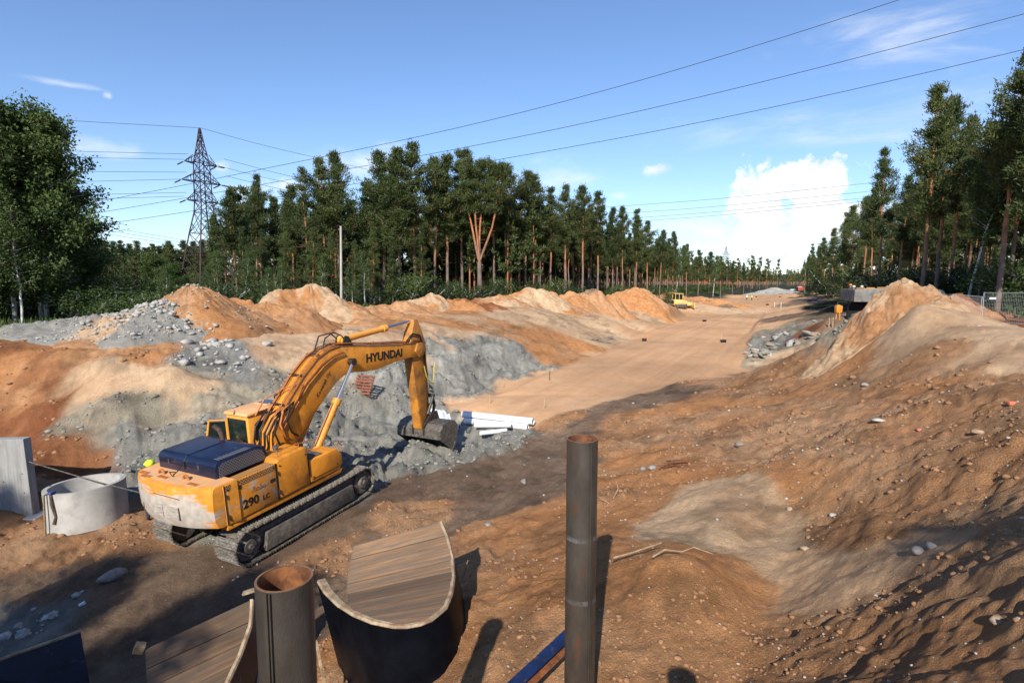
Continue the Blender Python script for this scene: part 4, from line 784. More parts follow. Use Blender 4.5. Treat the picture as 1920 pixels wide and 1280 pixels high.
# ---------------------------------------------------------------- heaps
def heap(u, v, D, h, rx, ry, kinds_, label, group=None, rot=0.0, seed=0, n=52, rough=.12, name='soil_heap', cat='soil heap', power=1.1, patch=.35):
    p = PD(u, v, D); x0, y0 = p.x, p.y
    rng = np.random.RandomState(seed + 5)
    t = np.linspace(0, 1.0, n) ** .9; th = np.linspace(0, 2 * np.pi, n * 2, endpoint=False)
    T, A = np.meshgrid(t, th, indexing='ij')
    lob = 1 + .2 * np.sin(A * 2 + rng.rand() * 6) + .1 * np.sin(A * 3 + rng.rand() * 6) + .07 * np.sin(A * 5 + rng.rand() * 6)
    lx = T * np.cos(A) * rx * lob; ly = T * np.sin(A) * ry * lob; c, s = math.cos(rot), math.sin(rot)
    x = x0 + lx * c - ly * s; y = y0 + lx * s + ly * c
    b = ground(x.ravel(), y.ravel()).reshape(x.shape); base0 = b[0, 0]
    top = CZ + (p.z - CZ)
    H = top - base0 if h is None else h
    prof = np.clip(1 - T, 0, 1) ** power
    prof = np.where(T < .12, prof - (.12 - T) ** 2 * 3.0, prof)
    z = b * (1 - prof * 0) + (H * prof)
    rel = prof * (1 - prof) * 4 * .6 + .4 * prof
    z += rel * H * .26 * fbm(x, y, rx * .55, 4, seed) + rel * rough * (fbm(x, y, .55, 4, seed + 3)) + prof ** .5 * .035 * min(3, D / 30) * fbm(x, y, .22 * max(1, D / 40), 3, seed + 13) - rel * .10 * H * (ridged(A * 3.2 + seed, T * .6, 1.0, 3, seed) - .45)
    z = np.where(T > .93, z - .18 * (T - .93) / .07 - .05, z)
    N_ = len(th); a = np.arange(n * N_).reshape(n, N_)
    q = np.stack([a[:-1], np.roll(a, -1, 1)[:-1], np.roll(a, -1, 1)[1:], a[1:]], -1).reshape(-1, 4)
    V = np.stack([x - x0, y - y0, z - base0], -1).reshape(-1, 3)
    m = np_mesh(name, V, q, [ground_m], smooth=True)
    k1, k2 = kinds_; w = np.clip(fbm(x, y, rx * .6, 5, seed + 9) * 1.5 + patch, 0, 1).reshape(-1, 1)
    w = np.clip((w - .3) / .4, 0, 1)
    C = np.array(KIND[k1][0]) * (1 - w) + np.array(KIND[k2][0]) * w
    pm_ = np.clip(fbm(x, y, .9, 5, seed + 20) + .3, 0, 1).reshape(-1, 1); C = C * (1 - .6 * pm_) + .6 * pm_ * (np.array(KIND[k1][1]) * (1 - w) + np.array(KIND[k2][1]) * w)
    paint(m, C, np.full(len(C), .5), np.full(len(C), .9))
    o = link(bpy.data.objects.new(name, m)); o.location = (x0, y0, base0)
    HEAPV[label] = (V + np.array([x0, y0, base0]), T.ravel())
    return tag(o, label, cat, group)
HEAPV = {}
G1 = 'spoil heaps along the edge of the forest'
heap(352, 533, 32, None, 5.6, 5.0, ('o', 'b'), 'tall orange-brown soil heap with a pointed top, left of the excavator', G1, seed=1, n=80)
heap(292, 560, 30.5, None, 4.6, 4.6, ('w', 'p'), 'pale grey rubble heap leaning against the tall orange heap', G1, seed=2, n=80, rough=.3, name='rubble_heap', cat='rubble heap', power=.95)
heap(135, 598, 33, None, 4.2, 3.0, ('w', 'g'), 'low flat heap of fine grey gravel at the left forest edge', G1, seed=3, name='gravel_heap', cat='gravel heap', power=.7, rough=.04)
heap(583, 535, 42, None, 4.8, 4.2, ('o', 'p'), 'high orange sand heap left of the concrete utility pole', G1, seed=4, n=70)
heap(610, 542, 44.5, None, 4.4, 4.0, ('o', 'o'), 'orange heap joined to the right of the high sand heap by the pole', G1, seed=5)
heap(500, 562, 37.5, None, 4.2, 3.4, ('o', 'p'), 'rounded orange heap in front of the forest, behind the boom', G1, seed=6)
heap(436, 556, 39, None, 4.4, 3.2, ('o', 'b'), 'orange heap just right of the tall pointed soil heap', G1, seed=7)
heap(555, 575, 36, None, 3.2, 2.6, ('o', 'b'), 'small brown heap at the foot of the high sand heap', G1, seed=8)
heap(655, 566, 42, None, 4.2, 2.6, ('o', 'b'), 'long brown-orange heap to the right of the utility pole foot', G1, seed=9)
heap(802, 552, 61, None, 4.2, 3.4, ('o', 'p'), 'pale topped sand heap right of the left fence panels', G1, seed=10)
heap(853, 557, 62, None, 3.6, 3.0, ('o', 'r'), 'small orange heap below the forked orange pine', G1, seed=11)
heap(757, 566, 56, None, 4.0, 2.6, ('o', 'b'), 'low orange heap in front of the left fence panels', G1, seed=12)
heap(700, 573, 50, None, 4.6, 2.4, ('b', 'o'), 'low wide brown heap under the fence at the forest edge', G1, seed=13)
heap(934, 550, 71, None, 4.2, 3.0, ('p', 'b'), 'small pale heap left of the biggest middle heap', G1, seed=14)
heap(893, 560, 66, None, 4.2, 2.6, ('b', 'r'), 'low dark brown heap right of the forked pine trunk', G1, seed=15)
heap(997, 538, 75, None, 6.4, 4.4, ('o', 'p'), 'biggest orange heap in the middle of the row of spoil', G1, seed=16)
heap(1030, 548, 77, None, 4.6, 3.0, ('o', 'b'), 'orange heap on the right shoulder of the biggest middle heap', G1, seed=17)
heap(1077, 544, 82, None, 4.0, 3.2, ('b', 'o'), 'brown pointed heap in the middle of the row', G1, seed=18)
heap(1115, 543, 86, None, 6.2, 3.2, ('d', 'b'), 'broad dark brown heap of topsoil in the middle of the row', G1, seed=19, rough=.3)
heap(1153, 552, 89, None, 5.0, 3.2, ('b', 'o'), 'low brown heap right of the dark topsoil heap', G1, seed=20)
heap(1190, 541, 97, None, 5.6, 4.0, ('o', 'o'), 'left of the twin orange heaps behind the bulldozer', G1, seed=21)
heap(1212, 541, 100, None, 5.6, 4.0, ('o', 'b'), 'right of the twin orange heaps behind the bulldozer', G1, seed=22)
heap(1262, 547, 136, None, 5.6, 3.6, ('r', 'o'), 'reddish heap just behind the bulldozer', G1, seed=23)
heap(1318, 556, 140, None, 7.5, 4.0, ('p', 'o'), 'pale low sand heap to the right of the bulldozer', G1, seed=24)
heap(1345, 560, 135, None, 7.5, 4.0, ('o', 'd'), 'low brown heap between the bulldozer and the two workers', G1, seed=25)
heap(1690, 531, 27, None, 3.4, 2.8, ('p', 'b'), 'pointed jagged sand peak on top of the right bank', None, seed=33, n=130, rough=.34, cat='sand heap', power=.8)
heap(1722, 548, 26.5, None, 1.8, 1.6, ('o', 'b'), 'crumbling brown shoulder right of the jagged sand peak', None, seed=34, n=60, rough=.3)
heap(1446, 538, 232, None, 10.5, 8.5, ('w', 'w'), 'even cone of grey gravel at the far end of the road bed', None, seed=26, name='gravel_heap', cat='gravel heap', power=1.0, rough=.02)
heap(1795, 546, 43, None, 4.6, 3.4, ('r', 'b'), 'dark red-brown heap behind the sand ridge at right', None, seed=27, rough=.25)
heap(1758, 541, 45, None, 3.2, 2.8, ('w', 'b'), 'stony grey heap left of the right fence', None, seed=28, rough=.2)

# ---------------------------------------------------------------- stones
def rock_mesh(seed, sub=1):
    b = bmesh.new(); bmesh.ops.create_icosphere(b, subdivisions=sub, radius=1.0); rng = random.Random(seed)
    ax = Vector((rng.uniform(.8, 1.25), rng.uniform(.7, 1.1), rng.uniform(.45, .8)))
    pl = [(Vector((rng.gauss(0, 1), rng.gauss(0, 1), rng.gauss(0, 1))).normalized(), rng.uniform(.55, .85)) for _ in range(7)]
    for v in b.verts:
        for nn_, d in pl:
            k = v.co.dot(nn_)
            if k > d: v.co -= nn_ * (k - d)
        v.co = Vector((v.co.x * ax.x, v.co.y * ax.y, v.co.z * ax.z)) * rng.uniform(.93, 1.07)
    V = np.array([v.co[:] for v in b.verts]); T = np.array([[v.index for v in f.verts] for f in b.faces]); b.free(); return V, T
ROCKS = [rock_mesh(s, 1) for s in range(8)]
M['stone'] = mat('limestone', (.40, .38, .345), .85, 0, .2, 3, (.25, .235, .21), .01, 25)
M['clod'] = mat('clod_soil', (.31, .165, .082), .95, 0, .25, 6, (.22, .12, .06), .01, 25)
M['claylump'] = mat('clay_lump', (.27, .26, .225), .9, 0, .2, 4, (.15, .15, .13), .01, 25)
def scatter(name, label, cat, matl, n, zone, smin, smax, seed, rmin=4, rmax=60, thr=.35, sink=.25, a0=-44, a1=44, box=None, pw=2.6):
    rng = np.random.RandomState(seed)
    if box: x = rng.uniform(box[0], box[1], n * 3); y = rng.uniform(box[2], box[3], n * 3)
    else:
        r = rmin * (rmax / rmin) ** rng.rand(n * 6); a = R_(a0) + rng.rand(n * 6) * R_(a1 - a0); x = r * np.sin(a); y = r * np.cos(a)
    W = kinds(x, y); w = W[:, [KN.index(k) for k in zone]].sum(1); keep = (w > thr) & (vnoise(x / 1.7, y / 1.7, seed) + .5 * vnoise(x / .6, y / .6, seed + 1) > .62)
    x, y = x[keep][:n], y[keep][:n]; z = ground(x, y); r = np.hypot(x, y)
    s = smin * (smax / smin) ** (rng.rand(len(x)) ** pw) * np.clip(r / 14., .6, 1.9)
    Vs, Ts, o = [], [], 0
    for k in range(len(ROCKS)):
        V, T = ROCKS[k]; idx = np.arange(k, len(x), len(ROCKS)); m_ = len(idx)
        if not m_: continue
        an = rng.rand(m_) * 6.28; c, q_ = np.cos(an), np.sin(an)
        P = np.empty((m_, len(V), 3)); P[:, :, 0] = V[None, :, 0] * c[:, None] - V[None, :, 1] * q_[:, None]; P[:, :, 1] = V[None, :, 0] * q_[:, None] + V[None, :, 1] * c[:, None]; P[:, :, 2] = V[None, :, 2]
        P *= s[idx][:, None, None]; P += np.stack([x[idx], y[idx], z[idx] + s[idx] * (.35 - sink)], -1)[:, None, :]
        Vs.append(P.reshape(-1, 3)); Ts.append((T[None] + (np.arange(m_) * len(V))[:, None, None] + o).reshape(-1, 3)); o += m_ * len(V)
    m = np_mesh(name, np.concatenate(Vs), np.concatenate(Ts), [matl]); ob = link(bpy.data.objects.new(name, m)); return tag(ob, label, cat, kind='stuff')
scatter('pebbles', 'pale pebbles and stone chips strewn over the soil slopes', 'pebbles', M['stone'], 1900, 'bordp', .007, .05, 1, 3.2, 45, a0=-30, pw=3.2)
scatter('pebbles', 'pale stone chips on the slope at the right', 'pebbles', M['stone'], 1100, 'bo', .006, .042, 12, 3.2, 18, a0=5, thr=.2)
scatter('clods', 'brown clods of broken soil on the slopes', 'clods', M['clod'], 12000, 'bor', .012, .09, 2, 3.2, 40, sink=.3)
scatter('clay_lumps', 'grey clay lumps over the pit floor and walls', 'clay lumps', M['claylump'], 6000, 'ge', .015, .09, 3, 14, 70, sink=.35)
scatter('rubble', 'pale broken limestone rubble on the spoil', 'rubble', M['stone'], 4200, 'w', .03, .17, 4, 8, 50, sink=.3)
for lab, nst, sm, nm_ in (('pale grey rubble heap leaning against the tall orange heap', 1500, .2, 'broken stone covering the grey rubble heap'), ('tall orange-brown soil heap with a pointed top, left of the excavator', 260, .12, 'few stones on the tall pointed soil heap'), ('low flat heap of fine grey gravel at the left forest edge', 300, .08, 'coarse gravel on the low flat heap')):
    HV, HT = HEAPV[lab]; rg_ = np.random.RandomState(nst); id_ = rg_.choice(np.where(HT < .93)[0], nst); P_ = []
    for k_, i_ in enumerate(id_):
        V_, T_ = ROCKS[k_ % 8]; s_ = .03 * (sm / .03) ** (rg_.rand() ** 1.6); a_ = rg_.rand() * 6.28; P_.append((np.stack([V_[:, 0] * math.cos(a_) - V_[:, 1] * math.sin(a_), V_[:, 0] * math.sin(a_) + V_[:, 1] * math.cos(a_), V_[:, 2]], 1) * s_ + HV[i_] + [rg_.normal(0, .05), rg_.normal(0, .05), s_ * .2], T_ + k_ * len(V_)))
    me_ = np_mesh('heap_stones', np.concatenate([p_[0] for p_ in P_]), np.concatenate([p_[1] for p_ in P_]), [M['stone']]); o_ = link(bpy.data.objects.new('heap_stones', me_)); tag(o_, nm_, 'stones', kind='stuff')
def rock(u, v, size, label, seed, m='stone', flat=1.0):
    x, y = march(u, v); V, T = rock_mesh(seed, 2); D = math.hypot(x, y); s = size * .5 / F * D
    V = V * s * np.array([1, 1, flat]); me = np_mesh('rock', V, T, [M[m]]); o = link(bpy.data.objects.new('rock', me)); o.location = (x, y, gz(x, y) + s * .22); o.rotation_euler = (0, 0, seed)
    return tag(o, label, 'rock')
M['tan'] = mat('tan_boulder', (.36, .26, .17), .85, 0, .2, 3, (.24, .16, .10), .01, 25)
M['greyrock'] = mat('grey_boulder', (.20, .18, .16), .85, 0, .2, 3, (.28, .25, .22), .01, 25)
rock(480, 622, 30, 'largest pale boulder on the rubble slope behind the cab', 41)
rock(503, 650, 24, 'pale block below the largest boulder on the rubble slope', 42)
rock(352, 600, 14, 'pale boulder high on the grey rubble heap', 43)
rock(444, 680, 14, 'flat pale stone low on the rubble slope', 44, flat=.6)
rock(446, 698, 11, 'small pale stone at the foot of the rubble slope', 45)
rock(185, 612, 13, 'white boulder at the left foot of the rubble heap', 46)
rock(203, 611, 15, 'grey-white boulder in the row at the foot of the rubble heap', 47)
rock(365, 598, 12, 'pale boulder beside the orange streak of the rubble heap', 48)
rock(1646, 796, 26, 'long grey stone on the crest of the right slope', 49, flat=.5)
rock(1833, 806, 17, 'angular tan boulder on the right slope', 50, 'tan')
rock(1722, 1036, 28, 'smooth round grey boulder in the sandy hollow at right', 51, 'greyrock')
rock(1745, 1030, 20, 'darker rounded boulder touching the smooth grey one', 52, 'greyrock')
rock(1222, 893, 18, 'white stone beside the bark strips on the slope', 53)
rock(1205, 895, 14, 'grey stone left of the white stone on the slope', 54, 'greyrock')
rock(1385, 838, 17, 'half-buried grey boulder on the brown slope', 55, 'greyrock')
rock(1508, 1026, 15, 'tan boulder at the top of the sand hollow', 56, 'tan')
rock(915, 990, 22, 'grey-blue stone at the edge of the dark track', 57, 'greyrock')
rock(982, 905, 18, 'rounded grey clod on the dark wheel track', 58, 'greyrock')
rock(210, 1085, 44, 'shadowed flat stone in the dark foreground at left', 59, 'greyrock', flat=.5)
rock(1624, 722, 15, 'pale rounded stone on the brown slope below the sand ridge', 60)
rock(1870, 1160, 26, 'tan stone in the shaded gravel at bottom right', 61, 'tan')
rock(1563, 950, 12, 'pink-white stone on the right slope', 62)
rock(1480, 948, 13, 'tan stone above the sand hollow', 63, 'tan')
M['tanslab'] = mat('sandy_slab', (.33, .25, .17), .9, 0, .2, 3, (.20, .18, .15), .01, 25)
# broken slabs along the right edge of the road bed
rng = random.Random(5)
for i in range(46):
    u = rng.uniform(1405, 1530); v = 672 - (u - 1405) * .45 + rng.uniform(-26, 14)
    x, y = march(u, v); s = rng.uniform(.25, .85); V, T = rock_mesh(100 + i, 1)
    me = np_mesh('broken_rock', V * s * np.array([1.3, .8, .45]), T, [M['claylump' if i % 3 == 0 else ('tanslab' if i % 3 == 1 else 'stone')]]); o = link(bpy.data.objects.new('broken_rock', me)); o.location = (x, y, gz(x, y) + .1 * s); o.rotation_euler = (rng.uniform(-.5, .5), rng.uniform(-.5, .5), rng.uniform(0, 3)); tag(o, 'jagged rock in the broken bank right of the road bed', 'rock', 'broken slabs in the bank right of the road bed')

# ---------------------------------------------------------------- steel piles
M['pile'] = mat('pile_steel', (.105, .088, .072), .42, .55, .28, 1.6, (.19, .075, .03), .0025, 40, thr=(.55, .72), stretch=(2.5, 2.5, 1.0))
M['pile_in'] = mat('pile_rust_inside', (.15, .06, .028), .7, .2, .3, 3, (.28, .11, .04), .003, 30)
def pile(p, r, zb, label, rot):
    e = empty('steel_pile', (p.x, p.y, zb), 0, label, 'steel pile', 'steel pipe piles beside the pit')
    H = p.z - zb
    b = MB(); b.pipe((0, 0, 0), (0, 0, H), r, r - .012, 64); o = b.build('pipe_wall', M['pile'], e, 40)
    b = MB(); b.pipe((0, 0, H - 1.8), (0, 0, H - .003), r - .0125, r - .014, 64); b.build('inner_face', M['pile_in'], e, 40)
    b = MB(); b.pipe((0, 0, H), (0, 0, H + .003), r, r - .013, 64); b.build('cut_rim', mat('cut_rim', (.26, .13, .06), .5, .3, .25, 14), e)
    # weld seam and the interlock strip
    for a, w_, t_ in ((rot, .020, .016), (rot + .16, .006, .02), (rot - .87, .004, .003)):
        b = MB(); Mx = Matrix.Rotation(a, 4, 'Z'); b.box((r + t_ / 2 - .002, 0, H / 2 - .001), (t_, w_, H - .004), M=Mx); b.build('weld_strip' if t_ < .01 else 'interlock_strip', M['pile'], e)
    for hh in (H - 1.05, H - 1.72):
        b = MB(); b.pipe((0, 0, hh), (0, 0, hh + .05), r + .0022, r + .0004, 64); b.build('girth_mark', mat('girth_mark', (.16, .15, .14), .45, .4, .3, 5, (.09, .08, .07)), e, 40)
    return e
PA = PD(533, 1083, 3.16); PB = PD(1092, 822, 5.7)
pile(PA, .16, .3, 'steel pipe pile nearest the camera, cut open at the bottom left', R_(-104))
pile(PB, .16, 2.2, 'tall thin steel pipe pile standing in the middle of the foreground', R_(-65))
pile(Vector((1.02, 1.95, CZ - 1.62)), .16, 3.5, 'unseen steel pipe pile added below the frame to cast a shadow into view', R_(-60))  # added out of view for the shadow it throws on the foreground

# ---------------------------------------------------------------- curved plank forms
M['plank'] = mat('form_plank', (.235, .135, .070), .7, 0, .3, 1.3, (.13, .105, .075), .003, 30, thr=(.46, .60), stretch=(.55, 13, 13))
_t = M['plank'].node_tree; _b = _t.nodes['Principled BSDF']; _l = _b.inputs['Base Color'].links[0].from_socket
_oi = _t.nodes.new('ShaderNodeObjectInfo'); _r = _t.nodes.new('ShaderNodeMapRange'); _r.inputs['To Min'].default_value = .6; _r.inputs['To Max'].default_value = 1.25; _t.links.new(_oi.outputs['Random'], _r.inputs[0])
_v = _t.nodes.new('ShaderNodeVectorMath'); _v.operation = 'SCALE'; _t.links.new(_l, _v.inputs[0]); _t.links.new(_r.outputs[0], _v.inputs['Scale']); _t.links.new(_v.outputs[0], _b.inputs['Base Color'])
M['plank_pale'] = mat('dusty_plank', (.40, .30, .19), .75, 0, .25, 3, (.22, .14, .08), .003, 30)
M['form_black'] = mat('form_ply_black', (.004, .005, .008), .45, 0, .4, 2, (.06, .065, .065), .002, 40, thr=(.70, .80), spec=.06)
M['form_navy'] = mat('form_ply_navy', (.010, .014, .032), .4, 0, .4, 2, (.12, .12, .11), .002, 40, thr=(.62, .72))
def resample(P, n):
    d = [0]
    for a, b_ in zip(P, P[1:]): d.append(d[-1] + (b_ - a).length)
    out = []
    for i in range(n):
        s = d[-1] * i / (n - 1); k = max(j for j in range(len(d)) if d[j] <= s + 1e-9); k = min(k, len(P) - 2); t = (s - d[k]) / max(1e-9, d[k + 1] - d[k]); out.append(P[k].lerp(P[k + 1], t))
    return out
def form(Lp, Rp, rim, drop, label, shellmat, nplank=9, lean=(.28, .05), name='curved_formwork'):
    L = resample([PZ(*q) for q in Lp], nplank + 1); Rr = resample([PZ(*q) for q in Rp], nplank + 1)
    rimP = resample([PZ(*q) for q in rim], 33); o0 = rimP[16].copy(); o0.z -= drop
    e = empty(name, o0, 0, label, 'formwork')
    for i in range(nplank):
        b = MB(); g = .03; a0, a1, b0, b1 = L[i], L[i + 1], Rr[i], Rr[i + 1]
        e1 = (a1 - a0); e2 = (b1 - b0); up = (b0 - a0).cross(a1 - a0).normalized();  up = up if up.z > 0 else -up
        j = random.uniform(0, .02)
        q = [a0 + e1.normalized() * g * min(1, e1.length), b0 + e2.normalized() * g * min(1, e2.length) if e2.length > 1e-4 else b0, b1, a1]
        tp = [x - o0 + up * j for x in q]; bt = [x - o0 + up * (j - .035) for x in q]
        b.poly(tp + bt, [(0, 1, 2, 3), (7, 6, 5, 4), (0, 4, 5, 1), (1, 5, 6, 2), (2, 6, 7, 3), (3, 7, 4, 0)])
        # grain along the plank: give the mesh its own frame
        dr = (b0 - a0).normalized(); oz = up; oy = oz.cross(dr).normalized(); Mx = Matrix((dr, oy, oz)).transposed().to_4x4(); Mx.translation = tp[0] + Vector((0, 0, 0))
        o = b.build('plank', M['plank'], e, M=Mx.inverted()); o.matrix_local = Mx
    # shell going down from the rim
    cen = sum(rimP, Vector()) / len(rimP); b = MB(); P = []
    for k, x in enumerate(rimP):
        t = rimP[min(k + 1, 32)] - rimP[max(k - 1, 0)]; t.z = 0; nrm = Vector((t.y, -t.x, 0)).normalized()
        if nrm.dot(x - cen) < 0: nrm = -nrm
        for s_, dz in ((.05, -.015), (.012, -.015)):
            P.append(x - o0 + nrm * s_ + Vector((0, 0, dz)))
        P.append(x - o0 + nrm * .05 + Vector((lean[0], lean[1], -drop))); P.append(x - o0 + nrm * .012 + Vector((lean[0], lean[1], -drop)))
    Fc = []
    for k in range(32):
        a = 4 * k; c = 4 * (k + 1); Fc += [(a, c, c + 2, a + 2), (a + 1, a + 3, c + 3, c + 1), (a, a + 1, c + 1, c), (a + 2, c + 2, c + 3, a + 3)]
    Fc += [(0, 2, 3, 1), (128, 129, 131, 130)]
    b.poly(P, Fc); b.build('outer_shell', shellmat, e, 40)
    b = MB(); P = []
    for k, x in enumerate(rimP):
        t = rimP[min(k + 1, 32)] - rimP[max(k - 1, 0)]; t.z = 0; nrm = Vector((t.y, -t.x, 0)).normalized()
        if nrm.dot(x - cen) < 0: nrm = -nrm
        w_ = .012 + .07 * max(0, 1 - k / 15)
        P += [x - o0 + nrm * .03 + Vector((0, 0, .012)), x - o0 - nrm * w_ + Vector((0, 0, .012)), x - o0 + nrm * .052 + Vector((0, 0, -.02)), x - o0 - nrm * w_ + Vector((0, 0, -.02))]
    Fc = []
    for k in range(32):
        a = 4 * k; c = a + 4; Fc += [(a, c, c + 1, a + 1), (a + 2, a + 3, c + 3, c + 2), (a, a + 2, c + 2, c), (a + 1, c + 1, c + 3, a + 3)]
    Fc += [(0, 1, 3, 2), (128, 130, 131, 129)]
    b.poly(P, Fc); b.build('rim_board', M['plank_pale'], e, 40)
    return e
Lp = [(664, 1022, -4.15), (657, 1050, -4.30), (652, 1080, -4.42), (650, 1105, -4.48), (652, 1128, -4.5), (668, 1150, -4.5), (700, 1163, -4.5), (740, 1171, -4.5)]
Rp = [(825, 978, -4.12), (838, 1010, -4.3), (846, 1045, -4.42), (848, 1080, -4.48), (844, 1110, -4.5), (832, 1138, -4.5), (805, 1160, -4.5), (775, 1171, -4.5)]
rim = [(600, 1087, -4.72), (613, 1108, -4.66), (638, 1132, -4.58)] + Lp[5:] + Rp[:3:-1] + [Rp[3], Rp[2], Rp[1], Rp[0]]
form(Lp, Rp, rim, 1.45, 'black curved form lined with brown planks, open towards the excavator', M['form_black'])
L2 = [(272, 1216, -5.15), (274, 1262, -5.32), (280, 1310, -5.45), (292, 1380, -5.6), (320, 1430, -5.7)]
R2 = [(470, 1124, -5.02), (467, 1172, -5.25), (447, 1228, -5.42), (418, 1290, -5.55), (380, 1380, -5.7)]
form(L2, R2, [R2[4], R2[3], R2[2], R2[1], R2[0]], 1.5, 'curved plank form leaning at the bottom left edge, dappled with shade', M['form_navy'], nplank=6, lean=(.22, -.05))
b = MB(); o0 = PZ(264, 1214, -5.12); b.box((0, 0, 0), (.13, .10, .14), bev=.008); o = b.build('timber_block', M['plank_pale']); o.location = o0; o.rotation_euler = (.3, .4, .5); o.location.x -= .02; tag(o, 'pale sawn timber end poking out beside the left plank form', 'timber')
# navy form panel in the corner
p0, p1, p2, p3 = PZ(-70, 1262, -5.35), PZ(151, 1184, -5.35), PZ(172, 1300, -6.2), PZ(-60, 1400, -6.3)
e = empty('form_panel', (p1.x, p1.y, 1.0), 0, 'dark navy form panel with a chipped pale top edge in the bottom left corner', 'form panel'); o0 = Vector(e.location)
nrm = (p1 - p0).cross(p2 - p1).normalized() * .05
b = MB(); b.poly([x - o0 for x in (p0, p1, p2, p3)] + [x - o0 + nrm for x in (p0, p1, p2, p3)], [(0, 1, 2, 3), (7, 6, 5, 4), (0, 4, 5, 1), (1, 5, 6, 2), (2, 6, 7, 3), (3, 7, 4, 0)]); b.build('panel_face', M['form_navy'], e)
b = MB(); b.tube([p0 - o0 + Vector((0, 0, .015)), p1 - o0 + Vector((0, 0, .015))], .026, 6); b.build('top_edge', M['plank_pale'], e, 40)
# battens standing behind the nearest pile
for (u0, v0, z0, u1, v1, z1, lb) in ((455, 1112, -5.15, 484, 1103, -5.1, 'short weathered board on edge behind the nearest pile'), (466, 1180, -5.5, 482, 1290, -6.1, 'long board leaning behind the nearest pile'), (592, 1200, -5.2, 612, 1300, -5.9, 'thin pale lath between the nearest pile and the black form')):
    a, c = PZ(u0, v0, z0), PZ(u1, v1, z1); b = MB(); d = c - a; b.box((0, 0, 0), (.03 if u0 > 500 else .11, .03, d.length)); o = b.build('board', M['plank_pale']); o.location = (a + c) / 2; o.rotation_euler = d.to_track_quat('Z', 'Y').to_euler(); tag(o, lb, 'board')
# blue steel beam on the ground behind the tall pile
a, c = PZ(1085, 1178, -4.12), PZ(930, 1325, -4.30); d = c - a
e = empty('steel_beam', (a + c) / 2, 0, 'blue painted steel beam with a rusty underside lying behind the tall pile', 'steel beam'); e.rotation_euler = d.to_track_quat('Y', 'Z').to_euler()
b = MB(); b.box((0, 0, .06), (.15, d.length, .012), bev=.003); b.box((.0, 0, 0), (.012, d.length - .01, .10)); b.build('top_flange', mat('blue_paint', (.008, .018, .062), .4, 0, .3, 4, (.10, .05, .03), thr=(.58, .7)), e)
b = MB(); b.box((0, 0, -.06), (.16, d.length, .012), bev=.003); b.box((.055, .02, .0), (.05, d.length * .98, .07)); b.build('bottom_flange', M['seam'], e)

# ---------------------------------------------------------------- concrete
M['concrete'] = mat('concrete', (.38, .365, .335), .85, 0, .14, 1.6, (.27, .255, .23), .004, 30, thr=(.5, .7))
M['concrete_d'] = mat('board_marked_concrete', (.30, .30, .285), .85, 0, .12, 1.5, (.23, .225, .21), .004, 30, stretch=(6, 6, .5))
rc = Vector((PD(166, 960, 16.1).x, 16.1, 0)); zb = gz(rc.x, rc.y) - .12
e = empty('manhole_ring', (rc.x, rc.y, zb), 0, 'pale round concrete manhole ring standing open beside the excavator', 'concrete ring'); e.rotation_euler = (R_(-1.5), R_(-3), 0)
b = MB(); b.pipe((0, 0, 0), (0, 0, 1.16), .99, .87, 72); b.build('ring_wall', M['concrete'], e, 40)
b = MB(); b.tube([(-.35, -.84, 1.175), (-.39, -1.0, 1.165), (-.40, -1.01, .9), (-.43, -1.01, .4), (-.47, -1.0, .03)], .03, 6); b.build('lifting_strap', mat('strap_webbing', (.26, .19, .10), .9, 0, .3, 14, (.14, .1, .06)), e, 40)
b = MB(); b.tube([(-.22, -.84, 1.175), (-.2, -1.0, 1.16), (-.17, -1.04, .9), (-.12, -1.0, .55), (-.19, -1.02, .35)], .035, 6); b.build('strap_tail', mat('dark_webbing', (.10, .07, .045), .9, 0, .3, 14), e, 40)
b = MB(); b.box((-.22, -.93, 1.21), (.12, .2, .07), bev=.02); b.build('strap_sleeve', mat('blue_sleeve', (.03, .06, .2), .6), e, 40)
b = MB(); b.tube([(-.92, -.1, 1.17), (-1.02, -.14, 1.13), (-1.0, -.05, 1.0)], .03, 6); b.build('strap_end', M['black'], e, 40)
# wall panel on its footing
a = PD(43, 823, 16.8); c = PD(62, 968, 16.8)
e = empty('concrete_wall', (a.x, 16.8, c.z - .2), 0, 'upright concrete wall panel on a footing at the left edge', 'concrete wall')
zt_ = a.z - c.z + .2; xr = c.x - a.x
b = MB(); b.prism([(0, zt_), (xr, .2), (xr, 0), (-3.0, 0), (-3.0, zt_ - .04)], 0, .28, axis='y', bev=.012); b.build('wall_panel', M['concrete_d'], e)
b = MB(); b.box((-1.3, .05, .08), (3.4, .7, .34), bev=.02); b.build('footing', M['concrete'], e)
for x, z in ((-.12, 1.55), (-.10, .95), (-.7, 1.3)):
    b = MB(); b.cyl((x, -.001, z), (x, .004 - .008, z), .018, n=10); b.build('tie_hole', M['hole'], e)
P0, P1, P2 = PD(53, 865, 16.9), PD(178, 903, 16.4), PD(262, 923, 15.0)
b = MB(); b.tube([P0 - P0, P1 - P0 + Vector((0, 0, .02)), P2 - P0], .017, 8); o = b.build('steel_cable', M['steel'], None, 40); o.location = P0; tag(o, 'taut grey cable from the wall panel to behind the concrete ring', 'cable')
